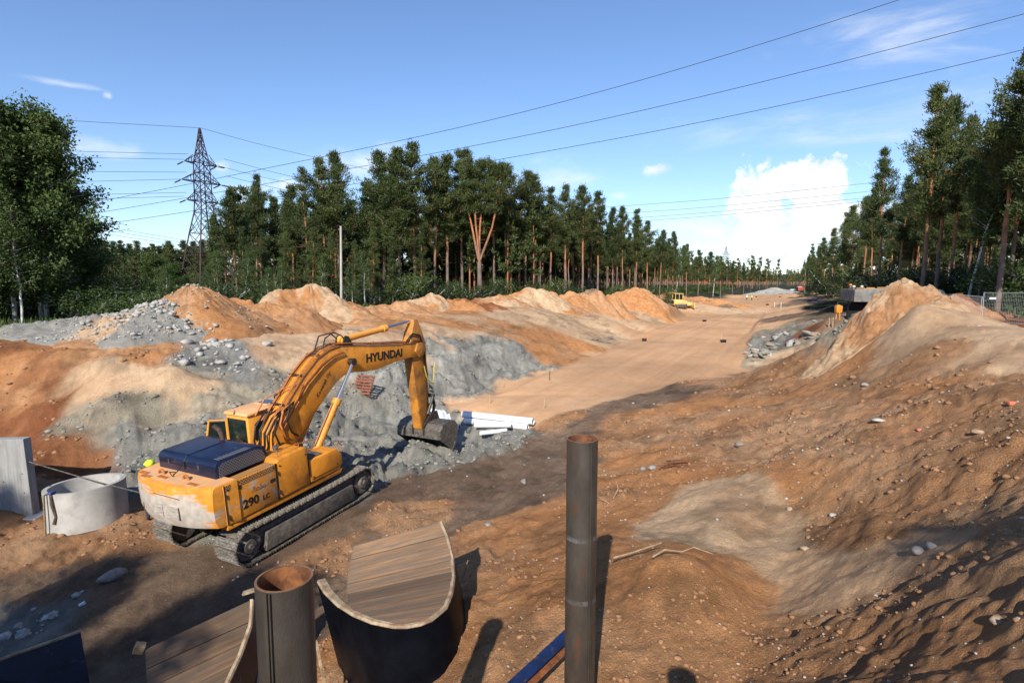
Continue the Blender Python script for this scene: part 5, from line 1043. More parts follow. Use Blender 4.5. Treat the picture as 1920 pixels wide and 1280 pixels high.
# bridge slab over the dark underpass on the right
pc = PD(1638, 562, 47)
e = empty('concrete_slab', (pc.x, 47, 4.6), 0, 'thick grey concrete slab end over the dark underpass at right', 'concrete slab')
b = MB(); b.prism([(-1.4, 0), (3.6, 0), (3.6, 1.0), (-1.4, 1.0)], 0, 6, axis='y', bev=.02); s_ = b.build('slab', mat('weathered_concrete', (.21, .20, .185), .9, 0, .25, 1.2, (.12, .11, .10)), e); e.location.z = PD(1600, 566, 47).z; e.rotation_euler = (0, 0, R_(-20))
b = MB(); b.prism([(-1.7, -3.4), (3.5, -3.4), (3.5, -.003), (-1.3, -.003), (-1.6, -.5)], 1.2, 1.6, axis='y'); b.build('void_shade_panel', M['hole'], e)  # near-black panel, paints in the deep shade of the void under the slab
b = MB(); b.box((.9, .6, 1.05), (4.2, .22, .09)); b.build('edge_board', M['plank_pale'], e)
for i in range(6):
    b = MB(); b.box((-.9 + i * .75, .5 + .1 * (i % 2), 1.12 + .03 * (i % 3)), (.6, .18, .06)); b.build('edge_board', mat('orange_board', (.50, .25, .10), .7), e)
# wooden stakes with the small trestle under it
for u, v, h_, lb in ((1554, 612, .9, 'short pale post at the foot of the sand ridge'), (1561, 612, .9, 'second short pale post at the foot of the sand ridge')):
    x, y = march(u, v); b = MB(); b.box((0, 0, h_ / 2 - .1), (.09, .05, h_), bev=.004); o = b.build('post', M['plank_pale']); o.location = (x, y, gz(x, y)); tag(o, lb, 'post')
# yellow machine part in the underpass
px = PD(1573, 572, 43)
e = empty('drill_rig', (px.x, 43, PD(1573, 590, 43).z - .1), 0, 'small orange machine in the dark underpass, partly hidden', 'machine')
b = MB(); b.prism([(-.45, .5), (.35, .5), (.42, 1.5), (-.2, 1.75), (-.5, 1.45)], -.35, .35, axis='y', bev=.04); b.build('housing', M['yellow'], e, 40)
b = MB(); b.tube([(0, -.3, .6), (.03, -.32, -.1), (.06, -.3, -.6)], .09, 10); b.tube([(-.3, 0, .5), (-.35, 0, -.5)], .07, 8); b.build('leg', M['yellow'], e, 40)
b = MB(); b.tube([(-.4, 0, 1.5), (-.1, 0, 2.2), (.35, 0, 2.1)], .06, 8); b.build('hose', M['black'], e, 40)
e.scale = (.5, .5, .5)

# ---------------------------------------------------------------- pipes, pallet, boxes
def obj_at(b, name, m, u, v, label, cat, group=None, smooth=40, dz=0, D=None):
    x, y = march(u, v) if D is None else (PD(u, v, D).x, D)
    o = b.build(name, m, None, smooth); o.location = (x, y, gz(x, y) + dz); return tag(o, label, cat, group)
G2 = 'white plastic pipes beside the bucket'
for (u0, v0, u1, v1, r, dz, lb) in ((868, 789, 1000, 801, .17, .36, 'longest white plastic pipe, on top of the pile'), (872, 795, 990, 804, .15, .14, 'white plastic pipe lying under the longest one'), (890, 810, 958, 809, .15, .17, 'short white plastic pipe in front of the pile'), (900, 817, 950, 813, .10, .12, 'thin white pipe nearest the excavator bucket')):
    (x0, y0), (x1, y1) = march(u0, v0), march(u1, v1); z = max(gz(x0, y0), gz((x0 + x1) / 2, (y0 + y1) / 2), gz(x1, y1) - .1) + dz
    b = MB(); b.pipe((0, 0, 0), (x1 - x0, y1 - y0, .05), r, r * .86, 28); o = b.build('plastic_pipe', M['white'], None, 40); o.location = (x0, y0, z); tag(o, lb, 'pipe', G2)
# crumpled wrapping
x0, y0 = march(835, 786); gx, gy = np.meshgrid(np.linspace(-.8, .8, 26), np.linspace(-.4, .3, 14), indexing='ij')
xx, yy = x0 + gx + .3 * gy, y0 + gy - .6 * gx; zz = ground(xx.ravel(), yy.ravel()).reshape(xx.shape) + .10 + .16 * np.abs(fbm(xx, yy, .5, 4, 3))
a = np.arange(26 * 14).reshape(26, 14); q = np.stack([a[:-1, :-1], a[1:, :-1], a[1:, 1:], a[:-1, 1:]], -1).reshape(-1, 4)
m = np_mesh('plastic_sheet', np.stack([xx - x0, yy - y0, zz - zz.min()], -1).reshape(-1, 3), q, [M['white']]); o = link(bpy.data.objects.new('plastic_sheet', m)); o.location = (x0, y0, zz.min()); tag(o, 'crumpled white plastic sheet behind the excavator bucket', 'plastic sheet')
# rusty slatted pallet on the clay wall
x0, y0 = march(686, 728); e = empty('pallet', (x0, y0 - .35, gz(x0, y0) + .42), 0, 'rust-red slatted pallet lying against the grey clay wall', 'pallet'); e.rotation_euler = (R_(52), R_(4), R_(-8))
rust = mat('red_rust', (.19, .065, .032), .8, 0, .3, 5, (.20, .06, .03))
for i in range(7):
    b = MB(); b.box((0, -.48 + i * .16, .06), (.92, .095, .035)); b.build('slat', rust, e)
for x in (-.38, 0, .38):
    b = MB(); b.box((x, 0, 0), (.07, 1.05, .08)); b.build('bearer', rust, e)
# black boxes with marker stakes
for (u, v, lb) in ((1208, 643, 'black plastic box left on the levelled sand, nearest the left bank'), (1356, 647, 'black plastic box on the right half of the levelled sand'), (1321, 596, 'black box in front of the bulldozer'), (1377, 572, 'black box at the left below the two workers'), (1439, 572, 'black box right of the two workers'), (1418, 557, 'small black box left of the gravel cone'), (1462, 557, 'small black box right of the gravel cone'), (1303, 561, 'small dark box by the pale heap behind the bulldozer')):
    x, y = march(u, v); e = empty('plastic_box', (x, y, gz(x, y)), random.uniform(-.4, .4), lb, 'box', 'black boxes on the road bed')
    b = MB(); b.prism([(-.24, 0), (.24, 0), (.27, .27), (-.27, .27)], -.19, .19, axis='y', bev=.012); b.build('box_body', M['black'], e, 40); b = MB(); b.box((0, 0, .285), (.6, .43, .03), bev=.008); b.build('lid', M['black'], e)
M['orange'] = mat('marker_orange', (.75, .22, .06), .6, 0, .1, 5); M['stake'] = mat('stake_wood', (.45, .33, .20), .8, 0, .2, 8)
SK = [(1030, 718, .62, 'dark', 'dark steel rod standing on the near end of the sand bed'), (1352, 646, .9, 'stake', 'thin stake beside the right black box'), (85, 958, .75, 'orange', 'orange tipped stake between the wall panel and the ring'), (943, 728, .5, 'stake', 'short stake at the left edge of the sand bed'), (918, 756, .45, 'stake', 'stump of a stake on the near sand slope'), (1020, 766, .5, 'stake', 'thin stake on the near sand slope above the pipes'), (1214, 642, .8, 'orange', 'thin orange marker by the left black box'), (1452, 576, 1.3, 'white', 'white marker post by the far end of the bed'), (1464, 578, 1.3, 'white', 'second white marker post by the far end of the bed')]
for u, v, h_, mm, lb in SK:
    b = MB(); b.tube([(0, 0, -.1), (.02, 0, h_ * .7), (.03, .01, h_)], .022 if v > 700 else .045, 8)
    obj_at(b, 'marker_stake', M[mm], u, v, lb, 'stake')
for (u, v, pts, lb) in ((1268, 1058, [(-.35, 0, .03), (-.15, .1, .09), (.1, .08, .07), (.3, .16, .10), (.55, .05, .05)], 'crooked pale root lying on the orange mound'), (1185, 1060, [(-.3, 0, .05), (0, .1, .08), (.25, .12, .16), (.5, .2, .2)], 'thin root left of the crooked pale root'), (1150, 945, [(0, 0, 0), (.12, .05, .22), (.05, .02, .42)], 'bare twig sticking up right of the tall pile'), (1142, 950, [(0, 0, 0), (-.22, .05, .14), (-.4, 0, .2)], 'bare twig leaning left behind the tall pile'), (855, 1120, [(0, 0, 0), (.14, .1, .25), (.2, .15, .5)], 'pale branch stuck in the ground by the black form'), (1560, 765, [(-.4, 0, .02), (0, 0, .1), (.4, .1, .04)], 'broken branch on the crest of the right slope')):
    b = MB(); b.tube(pts, [.016, .014, .011, .009, .006][:len(pts)] if len(pts) > 3 else [.014, .01, .005], 6); obj_at(b, 'twig', M['plank_pale'], u, v, lb, 'twig')
b = MB()
for i in range(9): b.box((random.uniform(-.2, .2), random.uniform(-.1, .1), .05 + .015 * i), (random.uniform(.5, .8), .03, .015), M=Matrix.Rotation(random.uniform(.2, .6), 4, 'Z') @ Matrix.Rotation(random.uniform(-.15, .15), 4, 'Y'))
obj_at(b, 'bark_strips', M['seam'], 1263, 888, 'loose pile of dark bark strips on the brown slope', 'bark')
b = MB(); b.box((0, 0, .05), (.16, .09, .07), bev=.01); obj_at(b, 'brick_piece', mat('brick_red', (.55, .16, .08), .85), 1897, 760, 'broken orange-red brick on the right slope', 'brick')
b = MB(); b.box((0, 0, .03), (.09, .07, .05), bev=.01); obj_at(b, 'brick_piece', mat('brick_pink', (.50, .17, .12), .85), 1724, 788, 'small pinkish brick fragment on the right slope', 'brick')
b = MB(); b.cyl((0, 0, .02), (.1, .05, .06), .035, .05, n=14); obj_at(b, 'plastic_cup', M['white'], 148, 1133, 'crushed white plastic cup in the dark foreground', 'cup')
for i in range(10):
    u, v = 1128 + random.uniform(-14, 20), 640 + random.uniform(-8, 10); x, y = march(u, v); b = MB(); b.box((0, 0, .1), (random.uniform(1.0, 2.6), .12, .05)); o = b.build('debris_board', M['greyrock'], None); o.location = (x, y, gz(x, y) + .08); o.rotation_euler = (0, random.uniform(-.2, .2), random.uniform(-1.2, 1.2)); tag(o, 'weathered grey board, one of a heap at the left edge of the sand bed', 'board', 'debris boards at the bed edge')

# ---------------------------------------------------------------- fences and poles
M['galv'] = mat('galvanised', (.48, .49, .50), .45, .5, .15, 6)
def fence(A, B, h_, label, nv=36, nh=8, group=None, r=.02):
    A, B = Vector(A), Vector(B); e = empty('fence_panel', A, 0, label, 'fence', group); d = B - A; dh = Vector((d.x, d.y, d.z))
    up = Vector((0, 0, 1))
    for nm, p, q in (('post', Vector(), up * h_), ('post', dh, dh + up * h_), ('rail', up * (h_ - .03), dh + up * (h_ - .03)), ('rail', up * .12, dh + up * .12)):
        b = MB(); b.tube([p, q], r, 8); b.build(nm, M['galv'], e, 40)
    b = MB()
    for i in range(1, nv): p = dh * (i / nv); b.tube([p + up * .13, p + up * (h_ - .04)], .004, 3, cap=False)
    for i in range(1, nh): b.tube([up * (.12 + (h_ - .15) * i / nh), dh + up * (.12 + (h_ - .15) * i / nh)], .004, 3, cap=False)
    w_ = b.build('wire_mesh', M['galv'], e); w_['kind'] = 'stuff'
    for p in (Vector(), dh):
        b = MB(); b.box(p + Vector((0, 0, .03)), (.24, .6, .12), bev=.02); b.build('foot', M['concrete'], e)
    return e
GF = 'mesh fence panels at right'
fA, fB, fC = PD(1783, 600, 38), PD(1838, 607, 36.2), PD(1935, 612, 33.5)
fence(fA, fB - Vector((.03, 0, 0)), 1.75, 'farther mesh fence panel, sinking behind the sand ridge', group=GF)
f2 = fence(fB + Vector((.08, 0, 0)), fC, 2.0, 'nearer mesh fence panel with a white tag at the right edge', group=GF, nv=30)
b = MB(); b.box((.55, -.03, 1.62), (.42, .015, .12)); b.build('tag_plate', M['white'], f2)
fence(PD(1938, 612, 33.4), PD(2060, 618, 30), 2.0, 'mesh fence panel continuing past the right edge', group=GF, nv=30)
GL = 'mesh fence panels at the left forest edge'
q = [PD(678, 574, 74), PD(713, 573, 76), PD(745, 573, 77), PD(770, 572, 78), PD(800, 571, 80)]
for i, lb in enumerate(('leftmost mesh fence panel at the forest edge', 'second mesh fence panel from the left at the forest edge', 'mesh fence panel with a small sign at the forest edge', 'rightmost mesh fence panel at the forest edge, by the pine trunk')):
    fence(q[i], q[i + 1] - (q[i + 1] - q[i]) * .04, 1.95, lb, nv=14, nh=5, group=GL, r=.05)
for (u, vt, vb, D, r, lb, nm) in ((640, 424, 580, 64, .16, 'grey concrete utility pole in front of the forest', 'utility_pole'),):
    p = PD(u, vb, D); t_ = PD(u - 1, vt, D); e = empty(nm, p, 0, lb, 'utility pole'); b = MB(); b.tube([(0, 0, -.5), t_ - p], [r, r * .72], 14); b.build('shaft', mat('pole_concrete', (.42, .38, .34), .8, 0, .15, 2, stretch=(3, 3, .5)), e, 40)
    b = MB(); b.tube([(t_ - p) + Vector((-.1, 0, .02)), (t_ - p) + Vector((-.35, 0, .1))], .04, 6); b.build('bracket', M['dark'], e)

# ---------------------------------------------------------------- bulldozer
dz_ = PD(1273, 587, 121); e = empty('bulldozer', (dz_.x, dz_.y, gz(dz_.x, dz_.y)), R_(8), 'small pale yellow bulldozer working on the sand at the left of the bed', 'bulldozer')
M['dozer'] = mat('dozer_yellow', (.75, .50, .15), .5, 0, .15, 2, (.5, .35, .16))
for s_ in (-1, 1):
    b = MB(); b.prism([(-1.6, .2), (-1.35, 0), (1.1, 0), (1.4, .25), (1.25, .75), (-1.3, .8)], s_ * 1.0 - .22, s_ * 1.0 + .22, axis='y', bev=.05); t_ = b.build('track', M['mud_steel'], e, 40)
    for k in range(5): b = MB(); b.cyl((-1.1 + k * .55, s_ * 1.0 - .24, .33), (-1.1 + k * .55, s_ * 1.0 + .24, .33), .14, n=10); b.build('track_roller', M['dark'], t_, 40)
b = MB(); b.prism([(-1.45, .55), (1.0, .55), (1.35, .9), (1.3, 1.5), (.55, 1.65), (-1.45, 1.75)], -.78, .78, axis='y', bev=.05); b.build('engine_body', M['dozer'], e, 40)
b = MB(); b.box((-1.48, 0, 1.15), (.06, 1.1, .7)); b.build('radiator_grille', M['dark'], e)
b = MB(); b.prism([(-1.25, 1.7), (.45, 1.62), (.4, 2.85), (-1.15, 2.9)], -.72, .72, axis='y', bev=.05); c_ = b.build('cab', M['glass'], e, 40)
b = MB(); b.box((-.38, 0, 2.95), (1.85, 1.6, .13), bev=.04); b.build('cab_roof', M['dozer'], c_, 40)
for x in (-1.2, -.35, .43):
    for y in (-.73, .73): b = MB(); b.box((x, y, 2.3), (.09, .06, 1.25)); b.build('cab_post', M['dozer'], c_)
b = MB(); b.prism([(1.2, .5), (2.0, .35), (2.9, .55), (2.75, 1.0), (1.9, 1.15), (1.2, 1.0)], .2, .5, axis='y', bev=.04); b.prism([(1.2, .5), (2.0, .35), (2.9, .55), (2.75, 1.0), (1.9, 1.15), (1.2, 1.0)], -.5, -.2, axis='y', bev=.04); b.build('push_arm', M['dozer'], e, 40)
b = MB(); b.prism([(2.75, -.02), (2.95, .0), (2.80, .35), (2.78, .75), (2.98, 1.15), (2.85, 1.17), (2.65, .75), (2.66, .35)], -1.5, 1.5, axis='y'); b.build('blade', M['dozer'], e, 40)
b = MB(); b.tube([(.9, .35, 1.6), (.9, .35, 2.2)], .06, 8); b.build('exhaust_pipe', M['dark'], e, 40)
# far vehicles at the end of the road
def car(x, y, rz, col, label, big=False):
    e = empty('parked_truck' if big else 'parked_car', (x, y, gz(x, y)), rz, label, 'truck' if big else 'car'); m_ = mat('car_paint', col, .3, 0, .05, 2)
    if big:
        b = MB(); b.box((0, 0, .8), (6.5, 2.2, .3)); b.build('chassis', M['dark'], e); b = MB(); b.prism([(2.0, .9), (3.3, .9), (3.3, 1.8), (2.9, 2.7), (2.0, 2.7)], -1.1, 1.1, axis='y', bev=.08); b.build('cab', m_, e, 40)
        b = MB(); b.box((-.8, 0, 1.8), (4.8, 2.3, 1.6), bev=.05); b.build('load_body', mat('truck_red', (.5, .06, .03), .5), e)
    else:
        b = MB(); b.prism([(-2.1, .35), (2.1, .35), (2.15, .8), (1.2, .95), (-2.0, 1.0), (-2.15, .8)], -.85, .85, axis='y', bev=.08); b.build('body', m_, e, 40)
        b = MB(); b.prism([(-1.6, .95), (1.1, .95), (.5, 1.42), (-1.1, 1.45)], -.74, .74, axis='y', bev=.05); b.build('window', M['glass'], e, 40)
    for x_ in ((-2.2, 2.4) if big else (-1.35, 1.35)):
        for y_ in (-.85, .85): b = MB(); b.cyl((x_, y_ - .1, .36), (x_, y_ + .1, .36), .36 if not big else .48, n=14); b.build('wheel', M['black'], e, 40)
for (u, D, rz, col, lb, big) in ((1478, 262, .3, (.05, .12, .35), 'blue car parked right of the far gravel cone', 0), (1500, 270, 1.2, (.8, .8, .8), 'white and red truck at the far end of the road', 1), (1486, 285, .9, (.6, .6, .62), 'silver car parked between the blue car and the truck', 0)):
    p = PD(u, 550, D); car(p.x, p.y, rz, col, lb, big)

# ---------------------------------------------------------------- people
def person(name_loc, facing, joints, cols, label, scale=1.0, helmet=None, vest=None):
    e = empty('person', name_loc, facing, label, 'person')
    # skeleton: pelvis root
    V = {'pelvis': ((0, 0, .95), .15), 'waist': ((0, 0, 1.08), .135), 'chest': ((0, .0, 1.32), .17), 'neckb': ((0, 0, 1.47), .085), 'neck': ((0, .01, 1.54), .06), 'head': ((0, .02, 1.66), .10), 'crown': ((0, .01, 1.75), .08),
         'shl': ((-.17, 0, 1.42), .075), 'ell': ((-.24, -.02, 1.15), .05), 'wrl': ((-.22, .10, .92), .035), 'hal': ((-.21, .14, .84), .035), 'shr': ((.17, 0, 1.42), .075), 'elr': ((.24, -.02, 1.15), .05), 'wrr': ((.22, .10, .92), .035), 'har': ((.21, .14, .84), .035),
         'hil': ((-.09, 0, .88), .105), 'knl': ((-.11, .03, .50), .07), 'anl': ((-.12, 0, .10), .05), 'tol': ((-.13, .16, .04), .045), 'hir': ((.09, 0, .88), .105), 'knr': ((.12, .05, .50), .07), 'anr': ((.14, -.02, .10), .05), 'tor': ((.15, .14, .04), .045)}
    V.update(joints)
    names_ = list(V); idx = {n_: i for i, n_ in enumerate(names_)}
    E_ = [('pelvis', 'waist'), ('waist', 'chest'), ('chest', 'neckb'), ('neckb', 'neck'), ('neck', 'head'), ('head', 'crown'), ('chest', 'shl'), ('shl', 'ell'), ('ell', 'wrl'), ('wrl', 'hal'), ('chest', 'shr'), ('shr', 'elr'), ('elr', 'wrr'), ('wrr', 'har'), ('pelvis', 'hil'), ('hil', 'knl'), ('knl', 'anl'), ('anl', 'tol'), ('pelvis', 'hir'), ('hir', 'knr'), ('knr', 'anr'), ('anr', 'tor')]
    m = bpy.data.meshes.new('skeleton'); m.from_pydata([Vector(V[n_][0]) * scale for n_ in names_], [(idx[a], idx[c]) for a, c in E_], [])
    o = link(bpy.data.objects.new('skeleton', m)); md = o.modifiers.new('skin', 'SKIN'); sk = m.skin_vertices[0].data
    for i, n_ in enumerate(names_): r_ = V[n_][1] * scale; sk[i].radius = (r_, r_)
    sk[0].use_root = True; ss = o.modifiers.new('sub', 'SUBSURF'); ss.levels = 1; ss.render_levels = 1
    dg = bpy.context.evaluated_depsgraph_get(); me = bpy.data.meshes.new_from_object(o.evaluated_get(dg)); bpy.data.objects.remove(o)
    me.name = 'body'; me.materials.clear()
    for c_ in cols: me.materials.append(c_)      # skin, top, trousers
    for p_ in me.polygons:
        z = p_.center.z / scale; p_.use_smooth = True
        p_.material_index = 0 if (z > 1.5 or (z < .95 and abs(p_.center.x / scale) > .185 and z > .78)) else (1 if z > .93 else 2)
    link(bpy.data.objects.new('body', me), e)
    hp_ = Vector(V['head'][0]) * scale
    if helmet:
        b = MB(); b.sphere(hp_ + Vector((0, 0, .05)) * scale, .13 * scale, 16, (1, 1.12, .85)); b.cyl(hp_ + Vector((0, .03, .035)) * scale, hp_ + Vector((0, .03, .05)) * scale, .155 * scale, n=20); b.build('helmet', helmet, e, 50)
    return e
skin = mat('skin', (.45, .26, .18), .6); jeans = mat('dark_trousers', (.03, .035, .05), .8); wht = mat('white_shirt', (.7, .7, .68), .8); blk = mat('black_jacket', (.02, .02, .02), .8); org = mat('orange_jacket', (.75, .20, .03), .7)
p = PD(1400, 567, 172); person((p.x, p.y, gz(p.x, p.y)), .3, {}, [skin, wht, jeans], 'worker in a white shirt standing on the far road bed', helmet=M['white'])
p = PD(1409, 567, 172); person((p.x, p.y, gz(p.x, p.y)), -1.2, {'ell': ((-.3, .1, 1.2), .05), 'wrl': ((-.2, .3, 1.15), .035), 'hal': ((-.15, .36, 1.15), .035)}, [skin, M['hivis'], blk], 'worker in a yellow vest and black trousers beside the one in white', helmet=None)
p = PD(281, 876, 15.9); person((p.x, p.y, CZ - 5.13 - 1.74), .6, {}, [skin, M['hivis'], jeans], 'worker behind the excavator, only a yellow-green helmet showing', helmet=M['hivis'])
for u, v, hm, lb in ((1595, 534, M['orange'], 'worker in an orange helmet behind the concrete slab'), (1601, 537, M['white'], 'worker in a white helmet close to the orange one behind the slab'), (1616, 537, M['white'], 'worker in a white helmet at the right behind the slab')):
    D = 52.5; p = PD(u, v, D); person((p.x, D, p.z - 1.72), 2.8, {}, [skin, blk, jeans], lb, helmet=hm)

# ---------------------------------------------------------------- trees
def bark_mat(name, low, high, z0, z1, sc=3.0):
    m = bpy.data.materials.new(name); m.use_nodes = True; t = m.node_tree; b = t.nodes['Principled BSDF']; b.inputs['Roughness'].default_value = .85
    tc = t.nodes.new('ShaderNodeTexCoord'); sx = t.nodes.new('ShaderNodeSeparateXYZ'); t.links.new(tc.outputs['Object'], sx.inputs[0])
    n = t.nodes.new('ShaderNodeTexNoise'); n.inputs['Scale'].default_value = sc; n.inputs['Detail'].default_value = 6; mp = t.nodes.new('ShaderNodeMapping'); mp.inputs['Scale'].default_value = (1, 1, .35); t.links.new(tc.outputs['Object'], mp.inputs[0]); t.links.new(mp.outputs[0], n.inputs['Vector'])
    a = t.nodes.new('ShaderNodeMath'); a.operation = 'MULTIPLY_ADD'; t.links.new(n.outputs[0], a.inputs[0]); a.inputs[1].default_value = 4.0; t.links.new(sx.outputs[2], a.inputs[2])
    r = t.nodes.new('ShaderNodeMapRange'); r.inputs['From Min'].default_value = z0 + 2; r.inputs['From Max'].default_value = z1 + 2; t.links.new(a.outputs[0], r.inputs[0])
    x = t.nodes.new('ShaderNodeMix'); x.data_type = 'RGBA'; t.links.new(r.outputs[0], x.inputs[0]); x.inputs[6].default_value = (*low, 1); x.inputs[7].default_value = (*high, 1)
    r2 = t.nodes.new('ShaderNodeMapRange'); r2.inputs['From Min'].default_value = .3; r2.inputs['From Max'].default_value = .7; r2.inputs['To Min'].default_value = .55; r2.inputs['To Max'].default_value = 1.25; t.links.new(n.outputs[0], r2.inputs[0])
    v = t.nodes.new('ShaderNodeVectorMath'); v.operation = 'SCALE'; t.links.new(x.outputs[2], v.inputs[0]); t.links.new(r2.outputs[0], v.inputs['Scale']); t.links.new(v.outputs[0], b.inputs['Base Color']); return m
def leaf_mat(name, c1, c2, trans=.25, rough=.6):
    m = bpy.data.materials.new(name); m.use_nodes = True; t = m.node_tree; b = t.nodes['Principled BSDF']; b.inputs['Roughness'].default_value = rough; b.inputs['Specular IOR Level'].default_value = .25
    g = t.nodes.new('ShaderNodeNewGeometry'); n = t.nodes.new('ShaderNodeTexNoise'); n.inputs['Scale'].default_value = .55; n.inputs['Detail'].default_value = 4; t.links.new(g.outputs['Position'], n.inputs['Vector'])
    oi = t.nodes.new('ShaderNodeObjectInfo'); a = t.nodes.new('ShaderNodeMath'); a.operation = 'MULTIPLY_ADD'; t.links.new(oi.outputs['Random'], a.inputs[0]); a.inputs[1].default_value = .5; t.links.new(n.outputs[0], a.inputs[2])
    rp = t.nodes.new('ShaderNodeMath'); rp.operation = 'MULTIPLY_ADD'; t.links.new(g.outputs['Random Per Island'], rp.inputs[0]); rp.inputs[1].default_value = .45; t.links.new(a.outputs[0], rp.inputs[2])
    r = t.nodes.new('ShaderNodeMapRange'); r.inputs['From Min'].default_value = .45; r.inputs['From Max'].default_value = 1.4; t.links.new(rp.outputs[0], r.inputs[0])
    x = t.nodes.new('ShaderNodeMix'); x.data_type = 'RGBA'; t.links.new(r.outputs[0], x.inputs[0]); x.inputs[6].default_value = (*c1, 1); x.inputs[7].default_value = (*c2, 1); t.links.new(x.outputs[2], b.inputs['Base Color'])
    tr = t.nodes.new('ShaderNodeBsdfTranslucent'); t.links.new(x.outputs[2], tr.inputs[0]); ms = t.nodes.new('ShaderNodeMixShader'); ms.inputs[0].default_value = trans
    t.links.new(b.outputs[0], ms.inputs[1]); t.links.new(tr.outputs[0], ms.inputs[2]); t.links.new(ms.outputs[0], t.nodes['Material Output'].inputs[0]); return m
M['pinebark'] = bark_mat('pine_bark', (.17, .125, .10), (.36, .145, .06), 4.5, 8.5)
M['birchbark'] = bark_mat('birch_bark', (.22, .20, .18), (.52, .50, .46), 0.5, 1.8, 5.0)
M['needles'] = leaf_mat('pine_needles', (.034, .058, .020), (.110, .134, .042), .3)
M['leaves'] = leaf_mat('broad_leaves', (.035, .068, .016), (.095, .135, .035), .25)
M['bushleaf'] = leaf_mat('bush_leaves', (.016, .032, .009), (.05, .078, .02), .2)

def tube_arr(P, r, n=6):
    P = np.asarray(P, float); k = len(P); V = np.empty((k, n, 3)); a = np.arange(n) * 2 * np.pi / n
    for i in range(k):
        d = P[min(i + 1, k - 1)] - P[max(i - 1, 0)]; d /= np.linalg.norm(d) + 1e-9; ref = np.array([0, 1, 0.]) if abs(d[1]) < .8 else np.array([1., 0, 0]); u = np.cross(d, ref); u /= np.linalg.norm(u); w_ = np.cross(d, u)
        V[i] = P[i] + r[i] * (np.cos(a)[:, None] * u + np.sin(a)[:, None] * w_)
    q = np.arange(k * n).reshape(k, n); A = q[:-1]; B = np.roll(q, -1, 1)[:-1]; C = np.roll(q, -1, 1)[1:]; D = q[1:]
    T = np.concatenate([np.stack([A, B, C], -1).reshape(-1, 3), np.stack([A, C, D], -1).reshape(-1, 3)]); return V.reshape(-1, 3), T
def blades(C, dirs, L, W, rng):
    """one thin triangle per row: base centre C, direction, length, width"""
    n = len(C); side = rng.normal(size=(n, 3)); side -= dirs * (side * dirs).sum(1, keepdims=True); side /= np.linalg.norm(side, axis=1, keepdims=True) + 1e-9
    V = np.empty((n, 3, 3)); V[:, 0] = C - side * W[:, None] * .5; V[:, 1] = C + side * W[:, None] * .5; V[:, 2] = C + dirs * L[:, None]
    return V.reshape(-1, 3), np.arange(n * 3).reshape(n, 3)
def join(parts):
    Vs, Ts, o = [], [], 0
    for V, T in parts: Vs.append(V); Ts.append(T + o); o += len(V)
    return np.concatenate(Vs), np.concatenate(Ts)
